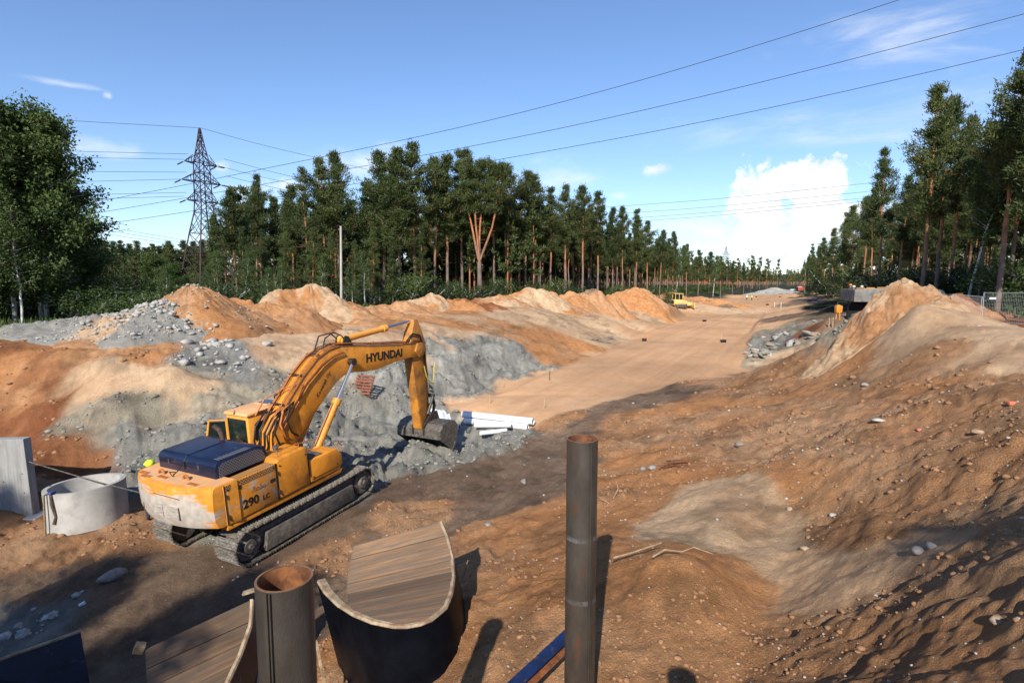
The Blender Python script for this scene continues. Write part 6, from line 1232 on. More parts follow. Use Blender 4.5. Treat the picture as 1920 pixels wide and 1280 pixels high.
def pine(seed, h=19.0, cb=.45, R=2.6, nb=52, tufts=10, bl=22, lean=.3, fork=False, bl_len=.33, bl_w=.085, trunk_r=.17):
    rng = np.random.RandomState(seed); k = 14; t = np.linspace(0, 1, k)
    bend = np.stack([np.cumsum(rng.normal(0, lean * .25, k)) * t, np.cumsum(rng.normal(0, lean * .25, k)) * t, t * h], 1)
    stems = []
    if not fork:
        stems.append((bend, trunk_r * (1 - t * .85) + .01))
    else:
        f0 = .27; kk = 6; lo = bend[:5].copy(); z = h * f0; lo[:, 2] = np.linspace(0, z, 5); stems.append((lo, np.linspace(trunk_r * 1.5, trunk_r * 1.15, 5)))
        for j, (dx, dy, top) in enumerate(((-1.5, .3, .98), (-.5, -.2, .85), (.15, .4, .9), (2.5, -.3, .86))):
            zz = np.linspace(z, h * top, 9); s_ = (zz - z) / (h - z); w_ = np.sin(np.clip(s_ * 2.2, 0, 1.57)); P = np.stack([lo[-1, 0] + dx * w_ + .25 * np.sin(zz * .9 + j * 2) * s_, lo[-1, 1] + dy * w_, zz], 1); stems.append((P, trunk_r * (1.0 - .85 * s_) * .72))
    tr = [tube_arr(P, r, 8) for P, r in stems]
    cr, br = [], []
    main = stems if fork else [stems[0]]
    nbr = nb if not fork else nb // 3 + 4
    for P, rr in (main[1:] if fork else main):
        nwh = max(6, nbr // 5); wf = rng.uniform(.55, 1.25, nwh + 1); wa = rng.rand(nwh + 1) * 6.28
        for i in range(nbr):
            wi = i * nwh // nbr; s_ = cb + (1 - cb) * ((wi + .5 + rng.normal(0, .16)) / nwh); z = min(s_ * h, h - .1)
            if z > P[-1, 2]: z = P[-1, 2] - .05
            if z < P[0, 2]: continue
            base = np.array([np.interp(z, P[:, 2], P[:, q]) for q in range(3)]); cs = (z / h - cb) / (1 - cb)
            az_ = rng.rand() * 6.283; shp = (np.clip(cs * 3.6, .30, 1) * (1 - cs) ** 1.0 + .045); L = R * 1.12 * shp * wf[wi] * rng.uniform(.5, 1.2) * (1 + .38 * math.cos(az_ - wa[wi])) * (.7 if fork else 1)
            el_ = R_(rng.uniform(-8, 22) + 38 * cs ** 2); dr = np.array([math.cos(az_) * math.cos(el_), math.sin(az_) * math.cos(el_), math.sin(el_)])
            q = np.linspace(0, 1, 5)[:, None]; B = base + dr * L * q + np.array([0, 0, 1]) * L * (.16 * q ** 2 - .10 * np.sin(q * 3.1)); br.append(tube_arr(B, np.linspace(.045, .008, 5) * (1.2 - cs * .6), 3))
            nt_ = max(3, int(tufts * (.45 + shp)))
            for j in range(nt_):
                f = .30 + .72 * (j + rng.rand()) / nt_; c = base + dr * L * f + np.array([0, 0, L * (.16 * f * f - .10 * math.sin(f * 3.1))]) + rng.normal(0, .14 + .16 * L * .5, 3) * np.array([1, 1, .55])
                d = rng.normal(size=(bl, 3)) * .8 + dr * .9 + np.array([0, 0, .9]); d /= np.linalg.norm(d, axis=1, keepdims=True)
                cr.append(blades(c + rng.normal(0, .19, (bl, 3)), d, bl_len * rng.uniform(.7, 1.25, bl), bl_w * rng.uniform(.8, 1.3, bl), rng))
        # a few dead stubs under the crown
        for i in range(6):
            z = h * rng.uniform(cb * .45, cb); 
            if z < P[0, 2]: continue
            base = np.array([np.interp(z, P[:, 2], P[:, q]) for q in range(3)]); a_ = rng.rand() * 6.283; br.append(tube_arr(np.array([base, base + np.array([math.cos(a_), math.sin(a_), .1]) * rng.uniform(.3, 1.1)]), [.025, .006], 3))
    return join(tr), join(cr), join(br)
def broad(seed, h=13.0, R=3.4, cb=.22, nb=46, n_leaf=26, cl=7, leaf=.17, trunk_r=.13, stems=1):
    rng = np.random.RandomState(seed); tr, cr, br = [], [], []
    for s0 in range(stems):
        k = 12; t = np.linspace(0, 1, k); P = np.stack([np.cumsum(rng.normal(0, .12, k)) * t * 1.5 + (s0 - stems / 2 + .5) * .35 * (1 + t * 3), np.cumsum(rng.normal(0, .12, k)) * t * 1.5, t * h * rng.uniform(.9, 1)], 1); tr.append(tube_arr(P, trunk_r * (1 - t * .9) + .008, 7))
        for i in range(nb // stems):
            cs = (i + rng.rand()) / (nb // stems); s_ = cb + (1 - cb) * cs; z = s_ * P[-1, 2]; base = np.array([np.interp(z, P[:, 2], P[:, q]) for q in range(3)])
            a_ = rng.rand() * 6.283; L = R * (math.sin(min(1, cs * 1.6 + .32) * 1.57) * (1 - cs) ** .55 + .12) * rng.uniform(.6, 1.15); el_ = R_(rng.uniform(5, 40) + 25 * cs); dr = np.array([math.cos(a_) * math.cos(el_), math.sin(a_) * math.cos(el_), math.sin(el_)])
            br.append(tube_arr(np.array([base, base + dr * L * .5 + [0, 0, .05], base + dr * L]), [.035, .02, .006], 3))
            for j in range(cl):
                f = .28 + .8 * (j + rng.rand()) / cl; c = base + dr * L * f + rng.normal(0, .22, 3); m_ = n_leaf; C = c + rng.normal(0, .28, (m_, 3)); d = rng.normal(size=(m_, 3)) + [0, 0, -.2]; d /= np.linalg.norm(d, axis=1, keepdims=True)
                cr.append(blades(C, d, leaf * rng.uniform(.7, 1.3, m_), leaf * .85 * rng.uniform(.7, 1.2, m_), rng))
    return join(tr), join(cr), join(br)
def proto(kind, data, bark, leaf):
    (tv, tt), (cv, ct), (bv, bt) = data; jv, jt = join([(cv, ct), (bv, bt)])
    tm = np_mesh('trunk', tv, tt, [bark], smooth=True); cm = np_mesh('crown', jv, jt, [leaf, bark], mi=np.concatenate([np.zeros(len(ct)), np.ones(len(bt))])); return kind, tm, cm, None
PINES = [proto('pine_tree', pine(s, cb=c, R=r_, nb=n_, lean=l_), M['pinebark'], M['needles']) for s, c, r_, n_, l_ in ((1, .42, 3.5, 66, .2), (2, .50, 3.0, 54, .4), (3, .36, 3.7, 72, .25), (4, .55, 3.3, 52, .5), (5, .44, 2.7, 58, .25), (6, .32, 3.9, 76, .4), (7, .50, 3.6, 56, .3), (8, .46, 3.3, 50, .6), (9, .38, 3.0, 60, .3))]
BUSHY = [proto('pine_tree', pine(s, cb=.12, R=3.2, nb=78, lean=.2, tufts=8), M['pinebark'], M['needles']) for s in (21, 22)]
FORK = proto('pine_tree', pine(31, cb=.58, R=3.6, nb=84, fork=True, trunk_r=.23), M['pinebark'], M['needles'])
BIRCH = [proto('birch_tree', broad(41, 13, 2.2, .30, 40, 18, 6), M['birchbark'], M['leaves']), proto('birch_tree', broad(42, 13, 1.8, .40, 34, 16, 6, trunk_r=.09), M['birchbark'], M['leaves'])]
ASPEN = [proto('aspen_tree', broad(51, 14.5, 4.3, .12, 86, 34, 9, .20, .17, 2), M['birchbark'], M['leaves']), proto('aspen_tree', broad(52, 13.5, 3.8, .10, 80, 34, 9, .20, .15, 1), M['birchbark'], M['leaves'])]
BUSH = [proto('bush', broad(61, 2.6, 1.6, .02, 26, 16, 6, .14, .03, 3), M['birchbark'], M['bushleaf']), proto('bush', broad(62, 3.4, 1.4, .02, 26, 16, 6, .14, .03, 2), M['birchbark'], M['leaves'])]
H0 = {'pine_tree': 19.0, 'birch_tree': 13.0, 'aspen_tree': 14.0, 'bush': 3.0}
NT = [0]
def plant(pr, x, y, h, label, group=None, wid=None, lean=0.0, cat=None, z=None):
    kind, tm, cm, bm_ = pr; e = bpy.data.objects.new(kind, None); COL.objects.link(e); s_ = h / H0[kind]
    z = gz(x, y) if z is None else z
    e.location = (x, y, z - .15); e.scale = (s_ * (wid or 1), s_ * (wid or 1), s_); e.rotation_euler = (random.uniform(-.02, .02), lean, random.uniform(0, 6.28) if lean == 0 and pr is not FORK else 0)
    tag(e, label, cat or {'pine_tree': 'pine tree', 'birch_tree': 'birch tree', 'aspen_tree': 'aspen tree', 'bush': 'bush'}[kind], group)
    for nm, m_ in (('trunk', tm), ('crown', cm)):
        o = bpy.data.objects.new(nm, m_); COL.objects.link(o); o.parent = e
    NT[0] += 1; return e
def by(u, vt, D, pr, label, group=None, **k):
    x = PD(u, (vt + 560) / 2, D).x; b_ = gz(x, D); top = PD(u, vt, D).z; return plant(pr, x, D, top - b_ + .3, label, group, **k)
random.seed(3)
GLW, GRW = 'pines along the left side of the road bed', 'pines of the wood at right'
spec = [(405, 404, 70, 0), (441, 362, 72, 1), (478, 354, 74, 2), (512, 372, 76, 4), (548, 350, 75, 0), (576, 320, 73, 5), (606, 300, 74, 1), (633, 288, 75, 2), (662, 380, 82, 4), (690, 345, 79, 0), (718, 292, 77, 5), (748, 282, 76, 2), (778, 276, 78, 1), (814, 300, 82, 3), (838, 294, 84, 0), (866, 288, 87, 4), (926, 305, 89, 1), (950, 310, 90, 3), (985, 323, 92, 3), (1003, 330, 94, 1), (1032, 356, 97, 4), (1062, 352, 99, 1), (1093, 352, 101, 3), (1122, 362, 105, 0), (1150, 392, 110, 2), (1168, 390, 113, 3), (1193, 396, 118, 4), (1215, 418, 124, 1), (1238, 434, 131, 3), (1262, 436, 139, 2), (1288, 460, 150, 1), (1310, 470, 162, 0), (1330, 474, 176, 3), (1352, 482, 192, 4), (1374, 490, 215, 2), (1395, 494, 240, 1), (1408, 498, 280, 0), (1420, 503, 330, 3), (1432, 508, 400, 2), (1442, 514, 480, 1)]
LB = {405: 'shorter leftmost pine right of the big pylon', 441: 'pine left of centre with a bright fork-free crown, right of the pylon', 478: 'pine standing right beside the pylon-side group', 633: 'tall pine with two pointed tops behind the utility pole', 748: 'tallest pine of the left wood, spreading wide top', 778: 'tall pine leaning right at the highest point of the left wood', 718: 'broad bushy pine left of the tallest pine', 985: 'first slim pine right of the dense high clump', 1032: 'slim pine with a narrow crown in the middle of the row', 1193: 'narrow pine above the twin orange heaps'}
def ordn(i): return ['first', 'second', 'third', 'fourth', 'fifth', 'sixth', 'seventh', 'eighth', 'ninth', 'tenth', 'eleventh', 'twelfth', 'thirteenth', 'fourteenth', 'fifteenth', 'sixteenth', 'seventeenth', 'eighteenth', 'nineteenth', 'twentieth'][i - 1]
def rank(u, us, marks):
    # counted from the nearest landmark
    m_, nm = min(((m__, n__) for m__, n__ in marks), key=lambda q: sum(min(u, q[0]) < x < max(u, q[0]) for x in us))
    k = sum(min(u, m_) < x < max(u, m_) for x in us) + 1; return ordn(min(k, 20)) + (' to the right of ' if u > m_ else ' to the left of ') + nm
MK = [(380, 'the big pylon'), (640, 'the utility pole'), (899, 'the forked pine'), (1273, 'the bulldozer'), (997, 'the biggest middle heap'), (1115, 'the dark topsoil heap')]
for u, vt, D, k in spec:
    by(u, vt, D, (PINES + BUSHY)[k] if u > 700 or k != 5 else BUSHY[0], LB.get(u, 'front pine of left wood, ' + rank(u, [q_[0] for q_ in spec], MK)), GLW, wid=random.uniform(.95, 1.25) * (1.15 if u < 960 else 1))
BP = ((455, 430, 66), (495, 440, 70), (540, 420, 71), (585, 430, 70), (620, 440, 70), (665, 455, 71), (700, 420, 73), (735, 430, 73), (790, 440, 76))
for u, vt, D in BP:
    by(u, vt, D, random.choice(BUSHY), 'low bushy front pine, ' + rank(u, [q_[0] for q_ in BP], MK[:3]), 'bushy pines in the front of the left wood', wid=1.15)
by(899, 282, 82, FORK, 'forked pine with bare bright orange limbs above a grey trunk', wid=1.0)
# rows behind
def fill(n, x0, y0, dx, dy, nx, ny, depth, h0, h1, label, group, jit=2.0, protos=None, gap=4.0):
    for i in range(n):
        a = random.random(); d = random.uniform(2.5, depth); x = x0 + (dx - x0) * a + nx * d + random.uniform(-jit, jit); y = y0 + (dy - y0) * a + ny * d + random.uniform(-jit, jit)
        plant(random.choice(protos or PINES), x, y, random.uniform(h0, h1), label, group, wid=random.uniform(.9, 1.2))
fill(66, 5, 92, 72, 222, -.89, .46, 20, 15.5, 18.5, 'pine standing among others deep in the left wood', 'pines deep in the left wood')
fill(30, -42, 76, 3, 92, -.2, .97, 22, 14, 18.5, 'pine in the back rows of the left wood, behind the tall clump', 'pines in the back rows behind the tall clump')
fill(14, 75, 235, 150, 380, -.89, .46, 18, 14, 17, 'distant pine at the far end of the left wood', 'distant pines at the far end of the left wood', jit=5)
rs = [(1655, 284, 75, 4), (1690, 335, 70, 1), (1741, 168, 52, 0), (1769, 190, 54, 3), (1792, 228, 57, 1), (1822, 300, 62, 4), (1850, 235, 49, 0), (1890, 112, 42.5, 1), (1908, 160, 46, 3), (1950, 92, 40, 0), (1990, 70, 36, 2), (2060, 40, 33, 1), (1600, 388, 105, 2), (1622, 372, 95, 3), (1638, 356, 86, 1), (1582, 402, 118, 4), (1562, 430, 140, 0), (1547, 448, 160, 1), (1533, 463, 182, 2), (1523, 474, 205, 4), (1516, 482, 235, 3), (1511, 492, 275, 1), (1508, 498, 320, 0)]
LR = {1655: 'slim lone pine with a small crown at the left of the right wood', 1741: 'tall pine with a pointed double top left in the right wood', 1769: 'tall pine immediately right of the double topped one', 1890: 'very tall pine with a long orange leaning trunk near the right edge', 1850: 'pine with an orange trunk left of the very tall leaning one', 1822: 'shorter pine between the two tall groups at right'}
for u, vt, D, k in rs:
    by(u, vt, D, PINES[k], LR.get(u, 'front pine of right wood, ' + rank(u, [q_[0] for q_ in rs], [(1655, 'the slim lone pine'), (1741, 'the double topped pine'), (1890, 'the long leaning pine'), (1500, 'the gap at the far end')])), GRW, wid=random.uniform(.95, 1.2), lean=(.0 if u != 1890 else .05))
fill(64, 40, 52, 112, 196, .89, -.46, 22, 15.5, 19, 'pine standing among others deep in the right wood', 'pines deep in the right wood')
fill(20, 34, 40, 40, 52, .89, -.3, 16, 14, 18, 'pine in the dark wood behind the right fence', 'pines behind the right fence')
by(1826, 250, 47, BIRCH[1], 'slender white birch leaning beside the very tall pine', lean=.06)
# left: aspens and the low wood behind
by(-60, 190, 36, ASPEN[0], 'big leafy aspen cut off by the left edge', wid=1.1); by(10, 203, 37, ASPEN[1], 'tall leafy aspen with a thin top at the left edge', wid=1.0); by(66, 222, 38, ASPEN[0], 'leafy aspen with two pointed tops near the left edge', wid=1.0)
by(120, 330, 41, ASPEN[1], 'lower spreading aspen reaching towards the pylon', wid=1.5); by(30, 380, 35, BIRCH[0], 'white-stemmed birch in front of the aspens at left'); by(-20, 340, 34, BIRCH[0], 'birch with a pale bent stem at the left edge')
by(150, 430, 45, ASPEN[0], 'small dark aspen at the right foot of the aspen group', wid=1.2)
for i in range(34):
    u = 150 + i * 8.2 + random.uniform(-5, 5); D = random.uniform(100, 125); by(u, 468 + random.uniform(-16, 12), D, random.choice(PINES + BUSHY + BUSHY), 'small distant pine in the low wood behind the pylon', 'small distant pines in the low wood behind the pylon', wid=1.5)
for i in range(14):
    u = 40 + i * 27 + random.uniform(-9, 9); D = random.uniform(58, 80); by(u, 500 + random.uniform(-26, 14), D, random.choice([BIRCH[0], BUSHY[0], BUSHY[1], ASPEN[1]]), 'young tree in the low wood at the left of the pylon', 'young trees in the low wood left of the pylon', wid=1.4)
for (u, vt, D, lb) in ((398, 470, 66, 'thin white birch at the right foot of the pylon'), (455, 470, 64, 'thin white birch stem below the pines right of the pylon'), (527, 485, 66, 'young birch between the high sand heap and the pylon'), (600, 475, 68, 'young birch left of the utility pole'), (683, 470, 68, 'young light green birch right of the utility pole'), (1268, 465, 135, 'light green birch above the bulldozer'), (1338, 480, 165, 'light green birch in the far part of the left wood'), (660, 500, 66, 'small birch beside the utility pole foot'), (500, 500, 62, 'small birch over the rounded orange heap')):
    by(u, vt, D, random.choice(BIRCH), lb, wid=1.1)
# bushes at the wood's edge
BU = [395 + i * 37.0 + random.uniform(-8, 8) for i in range(24)]
for i in range(24):
    u = BU[i]; D = np.interp(u, [395, 800, 1000, 1200, 1300], [58, 74, 86, 108, 135]) + random.uniform(-1, 6)
    by(u, np.interp(u, [395, 700, 900, 1100, 1300], [540, 536, 538, 540, 540]) + random.uniform(-9, 7), D, random.choice(BUSH), 'leafy bush, left wood edge, ' + rank(u, BU, MK[:4]), 'bushes at the foot of the left wood', wid=1.5)
BV = [-40 + i * 17 + random.uniform(-8, 8) for i in range(22)]
for i in range(22):
    u = BV[i]; D = random.uniform(37, 46); by(u, 560 + random.uniform(-26, 18), D, random.choice(BUSH), 'dark bush, left forest edge, ' + rank(u, BV, [(-60, 'the picture edge'), (135, 'the flat gravel heap'), (352, 'the pointed soil heap')]), 'bushes at the left forest edge', wid=1.6)
BW = [1520 + i * 24 + random.uniform(-8, 8) for i in range(18)]
for i in range(18):
    u = BW[i]; D = np.interp(u, [1520, 1600, 1700, 1940], [170, 84, 58, 41]) + random.uniform(0, 6)
    by(u, 520 + random.uniform(-14, 12), D, random.choice(BUSH), 'bush, right wood edge, ' + rank(u, BW, [(1500, 'the far gap'), (1608, 'the concrete slab'), (1690, 'the sand peak'), (1838, 'the fence joint')]), 'bushes under the right wood', wid=1.4)
# the far-off wood behind everything, one mass
def mass(name, spots, label, h0, h1, seed=9):
    rng = np.random.RandomState(seed); ld = [pine(200 + s, cb=.25, R=3.4, nb=26, tufts=4, bl=7, bl_len=.85, bl_w=.38) for s in range(4)]; P_, K_ = [], []
    for (x, y) in spots:
        (tv, tt), (cv, ct), _ = ld[rng.randint(4)]; s_ = rng.uniform(h0, h1) / 19.; a_ = rng.rand() * 6.28; c, q_ = math.cos(a_), math.sin(a_); z = CZ - 3.0
        for V, T, tgt in ((tv, tt, 0), (cv, ct, 1)):
            W_ = np.stack([V[:, 0] * c - V[:, 1] * q_, V[:, 0] * q_ + V[:, 1] * c, V[:, 2]], 1) * s_ + [x, y, z]; P_.append((W_, T)); K_.append(np.full(len(T), tgt))
    V, T = join(P_); m_ = np_mesh(name, V, T, [M['pinebark'], M['needles']], mi=np.concatenate(K_)); o = link(bpy.data.objects.new(name, m_)); tag(o, label, 'wood', kind='stuff')
rng = np.random.RandomState(2); S = []
for i in range(190): a = rng.rand(); d = rng.uniform(14, 34); S.append((5 + 67 * a - .89 * d, 92 + 130 * a + .46 * d))
SL = [(rng.uniform(-120, -15), rng.uniform(120, 150)) for i in range(110)]
for i in range(70): S.append((rng.uniform(-44, 4), rng.uniform(86, 112)))
SM = [(rng.uniform(-85, -36), rng.uniform(66, 100)) for i in range(60)]
for i in range(110): a = rng.rand(); d = rng.uniform(10, 38); S.append((40 + 72 * a + .89 * d, 52 + 144 * a - .46 * d))
for i in range(70): a = rng.rand(); d = rng.uniform(0, 30); S.append((110 + 130 * a + .89 * d, 215 + 260 * a - .46 * d))
for i in range(110): a = rng.rand(); d = rng.uniform(8, 40); S.append((95 + 105 * a - .89 * d, 270 + 230 * a + .46 * d))
SF = [(rng.uniform(150, 520), rng.uniform(620, 900)) for i in range(420)]
for i in range(60): S.append((rng.uniform(60, 150), rng.uniform(280, 420)))
ST = []
for i in range(150): a = rng.rand(); d = rng.uniform(18, 46); ST.append((5 + 75 * a - .89 * d, 92 + 145 * a + .46 * d))
for i in range(60): ST.append((rng.uniform(-44, 2), rng.uniform(92, 118)))
for i in range(90): a = rng.rand(); d = rng.uniform(12, 34); ST.append((36 + 90 * a + .89 * d, 45 + 175 * a - .46 * d))
mass('far_wood', ST, 'thicket of young trees filling the gaps between the trunks', 6, 9, 14)
SV = [(rng.uniform(-140, 95), rng.uniform(320, 420)) for i in range(190)]
for i in range(150): a = rng.rand(); d = rng.uniform(0, 45); SV.append((150 + 200 * a - .89 * d, 385 + 390 * a + .46 * d))
for i in range(60): a = rng.rand(); d = rng.uniform(0, 40); SV.append((225 + 170 * a + .89 * d, 470 + 340 * a - .46 * d))
mass('far_wood', SV, 'far tail of the wood dwindling along the road', 13, 17, 15)
mass('far_wood', SF, 'far-off wood on the horizon beyond the road', 15, 19, 4)
mass('far_wood', SL, 'low dark wood on the skyline behind the pylon', 9.5, 11.5, 5)
mass('far_wood', SM, 'low thicket between the aspens and the pylon', 5, 7.5, 6)
mass('far_wood', S, 'dark pine wood closing the view behind the front rows', 14, 17.5)
# undergrowth between the trunks
rng = np.random.RandomState(8); cr = []
lines = [((-48, 60), (-22, 74), 10), ((-22, 74), (3, 88), 12), ((3, 89), (75, 228), 14), ((36, 44), (48, 68), 14), ((48, 68), (110, 190), 14), ((-60, 40), (-27, 44), 14), ((-27, 46), (-20, 56), 8), ((75, 228), (150, 380), 10)]
for (a_, c_, dep) in lines:
    a_, c_ = np.array(a_), np.array(c_); L = np.linalg.norm(c_ - a_); nrm = np.array([-(c_ - a_)[1], (c_ - a_)[0]]) / L
    if (a_ + nrm)[0] > a_[0] and a_[0] < 20 and a_[0] > -30: pass
    if a_[0] > 30 and a_[0] < 60 and a_[1] < 80: nrm = -nrm
    m_ = int(L * dep * 1.1); t_ = rng.rand(m_); d_ = rng.rand(m_) * dep; p_ = a_ + (c_ - a_) * t_[:, None] + nrm * d_[:, None]; z_ = CZ - 2.9
    for i in range(m_):
        hh = rng.uniform(.3, 1.8); n_ = 16; C = np.array([p_[i, 0], p_[i, 1], z_ + hh * .5]) + rng.normal(0, 1, (n_, 3)) * [.8, .8, hh * .35]; d = rng.normal(size=(n_, 3)); d /= np.linalg.norm(d, axis=1, keepdims=True); cr.append(blades(C, d, rng.uniform(.3, .6, n_), rng.uniform(.2, .4, n_), rng))
V, T = join(cr); o = link(bpy.data.objects.new('undergrowth', np_mesh('undergrowth', V, T, [M['bushleaf']]))); tag(o, 'low green undergrowth covering the floor of the woods', 'undergrowth', kind='stuff')
cr = []
for (x0, x1, y0, y1, n_) in ((-42, -20, 32, 40, 5200), (-30, -12, 46, 60, 3200), (38, 100, 130, 210, 2600), (50, 140, 170, 320, 3000), (31, 42, 41, 52, 2000)):
    C = np.stack([rng.uniform(x0, x1, n_), rng.uniform(y0, y1, n_), np.zeros(n_)], 1)
    if x0 > 30 and y0 > 100: C[:, 0] = (C[:, 1] - 100) * .51 + 6 + rng.uniform(-5, 3, n_) * (C[:, 1] / 150)
    C[:, 2] = ground(C[:, 0], C[:, 1]) - .05; d = rng.normal(size=(n_, 3)) * .3 + [0, 0, 1]; d /= np.linalg.norm(d, axis=1, keepdims=True); s_ = 1 + C[:, 1] / 120; cr.append(blades(C, d, rng.uniform(.25, .55, n_) * s_, rng.uniform(.06, .12, n_) * s_, rng))
V, T = join(cr); o = link(bpy.data.objects.new('grass', np_mesh('grass', V, T, [M['leaves']]))); tag(o, 'green grass and weeds along the edge of the woods', 'grass', kind='stuff')
# trees behind the viewpoint whose shade falls on the lower corners
SH = 'trees standing behind the viewpoint'
for x, y, h_, pr, w_, lb in ((-10.2, -9, 9.6, 0, .95, 'first leafy aspen behind the viewpoint, nearest the piles'), (-14.5, -9.5, 11.2, 1, 1.0, 'second leafy aspen behind the viewpoint'), (-22.5, -9, 13.6, 0, .85, 'third leafy aspen behind the viewpoint, farthest left'), (-12.5, -13, 12.2, 1, .9, 'leafy aspen behind the viewpoint, second row')):
    plant(ASPEN[pr], x, y, h_, lb, SH, wid=w_)
plant(BIRCH[0], 3.4, -5.5, 7.2, 'small birch behind the viewpoint that shades the lower right corner', wid=1.3)
plant(BIRCH[1], 5.2, -4.8, 6.0, 'second small birch behind the viewpoint at the right', wid=1.4)

# ---------------------------------------------------------------- pylons and wires
M['pylon'] = mat('pylon_steel', (.028, .020, .022), .7, .2, .3, 1, (.06, .025, .02))
def pylon(p, H, rz, label, wide=1.0, arms=((.80, 2.6, 2.4), (.695, 3.3, 3.0), (.585, 2.4, 2.2)), detail_=True):
    e = empty('pylon', p, rz, label, 'pylon', None)
    lv = [(0, 4.6), (.14, 3.85), (.27, 3.1), (.40, 2.3), (.52, 1.45), (.585, 1.28), (.64, 1.25), (.70, 1.22), (.75, 1.20), (.81, 1.12), (.86, .84), (.91, .56), (.96, .32), (1.0, .14)]
    lv = [(a * H, w_ * wide) for a, w_ in lv]; C = lambda z, w_: [Vector((sx * w_, sy * w_, z)) for sx, sy in ((-1, -1), (1, -1), (1, 1), (-1, 1))]
    r = .12 if detail_ else .08
    for k in range(4):
        b = MB(); b.tube([C(z, w_)[k] for z, w_ in lv], [r * (1.15 - .6 * i / len(lv)) for i in range(len(lv))], 4); b.build('leg', M['pylon'], e)
    b = MB()
    for (z0, w0), (z1, w1) in zip(lv, lv[1:]):
        A, B = C(z0, w0), C(z1, w1)
        for k in range(4):
            j = (k + 1) % 4; b.tube([A[k], B[j]], r * .5, 3, False); b.tube([A[j], B[k]], r * .5, 3, False); b.tube([B[k], B[j]], r * .5, 3, False)
            if z1 - z0 > H * .1:
                m0, m1 = (A[k] + B[k]) / 2, (A[j] + B[j]) / 2; b.tube([m0, (A[k] + A[j]) / 2], r * .4, 3, False); b.tube([m1, (A[k] + A[j]) / 2], r * .4, 3, False)
    b.build('bracing', M['pylon'], e)
    tips = []
    for fz, la, lb in arms:
        z = fz * H; wz = np.interp(z, [q[0] for q in lv], [q[1] for q in lv])
        for s_, L in ((-1, la), (1, lb)):
            b = MB(); tip = Vector((s_ * (wz + L * .75), 0, z)); 
            for y in (-wz, wz): b.tube([Vector((s_ * wz, y, z)), tip], r * .6, 4); b.tube([Vector((s_ * wz, y, z + 1.5)), tip + Vector((0, 0, .05))], r * .5, 4)
            for f in (.25, .5, .75):
                q0 = Vector((s_ * wz, -wz, z)).lerp(tip, f); q1 = Vector((s_ * wz, wz, z)).lerp(tip, f); b.tube([q0, q1], r * .4, 3, False); q2 = Vector((s_ * wz, -wz, z + 1.5)).lerp(tip, f); b.tube([q0, q2], r * .4, 3, False); q3 = Vector((s_ * wz, wz, z + 1.5)).lerp(tip, f); b.tube([q1, q3], r * .4, 3, False)
            b.build('cross_arm', M['pylon'], e); tips.append(tip)
    if detail_:
        mi_ = mat('insulator', (.05, .045, .05), .4, 0, .2, 3)
        for tip in tips:
            for dy, tz in ((-1, -.10), (1, .02)):
                b = MB(); a_ = tip; c_ = tip + Vector((0, dy * 2.3, -.35 + tz)); b.tube([a_, c_], .03, 6)
                for q in range(9): w_ = a_.lerp(c_, .25 + .65 * q / 8); d_ = (c_ - a_).normalized() * .03; b.cyl(w_ - d_, w_ + d_, .11, n=8)
                b.build('insulator', mi_, e)
    return e, tips
pp = PD(379, 330, 98); py_e, _t = pylon((pp.x, pp.y, gz(pp.x, pp.y) - .2), PD(375, 239, 98).z - gz(pp.x, pp.y), R_(58), 'big dark lattice power pylon rising over the left wood', wide=.76)
p2 = PD(1358, 560, 330); pylon((p2.x, p2.y, CZ - 3), PD(1358, 462, 330).z - CZ + 3, R_(10), 'pale distant pylon over the far end of the left wood', detail_=False, wide=.8)
for u, vt, D, lb in ((1496, 520, 900, 'tiny far pylon right of the gravel cone'), (1505, 518, 950, 'second tiny far pylon beside the right wood')):
    q = PD(u, 560, D); pylon((q.x, q.y, CZ - 3), PD(u, vt, D).z - CZ + 6, 0, lb, detail_=False, wide=.5)
# street lamp at the far end
q = PD(1508, 552, 210); e = empty('street_lamp', (q.x, q.y, gz(q.x, q.y)), 0, 'street lamp with an arm at the far left end of the right wood', 'street lamp'); b = MB(); b.tube([(0, 0, 0), (0, 0, 8.2), (-.5, 0, 8.9), (-2.2, 0, 9.1)], .09, 8); b.build('mast', M['galv'], e, 40); b = MB(); b.box((-2.5, 0, 9.08), (.8, .35, .16), bev=.03); b.build('lamp_head', M['galv'], e)
M['wire'] = mat('wire', (.05, .05, .055), .5, .5, .05)
def wire(pts, DA, DB, r, label, group):
    A, B = PD(*pts[0], DA), PD(*pts[-1], DB); P = [A]
    for u, v in pts[1:-1]:
        # plan line from A to B met by the sight line through u
        d = ray(u, v); ax, ay, bx, by_ = A.x, A.y, B.x - A.x, B.y - A.y; k = d.x / d.y; t = (k * ay - ax) / (bx - k * by_); y = ay + by_ * t; P.append(PD(u, v, y))
    P.append(B); S_ = resample(P, 40); o0 = S_[0].copy()
    # smooth
    for _ in range(25): S_ = [S_[0]] + [(S_[i - 1] + S_[i] * 2 + S_[i + 1]) / 4 for i in range(1, 39)] + [S_[-1]]
    b = MB(); b.tube([p_ - o0 for p_ in S_], r if not isinstance(r, tuple) else [r[0] + (r[1] - r[0]) * i / 39 for i in range(40)], 5, False); o = b.build('power_line', M['wire'], None, 40); o.location = o0; tag(o, label, 'power line', group)
G5 = 'three long wires crossing the whole sky'
wire([(1990, -100), (1710, 0), (1500, 70), (1200, 166), (800, 256), (640, 288), (440, 326), (360, 346), (60, 400)], 42, 170, (.022, .06), 'uppermost of the three long wires crossing the sky', G5)
wire([(2050, -8), (1920, 32), (1500, 148), (1200, 215), (935, 268), (655, 316), (410, 361), (60, 420)], 45, 175, (.024, .06), 'middle one of the three long wires crossing the sky', G5)
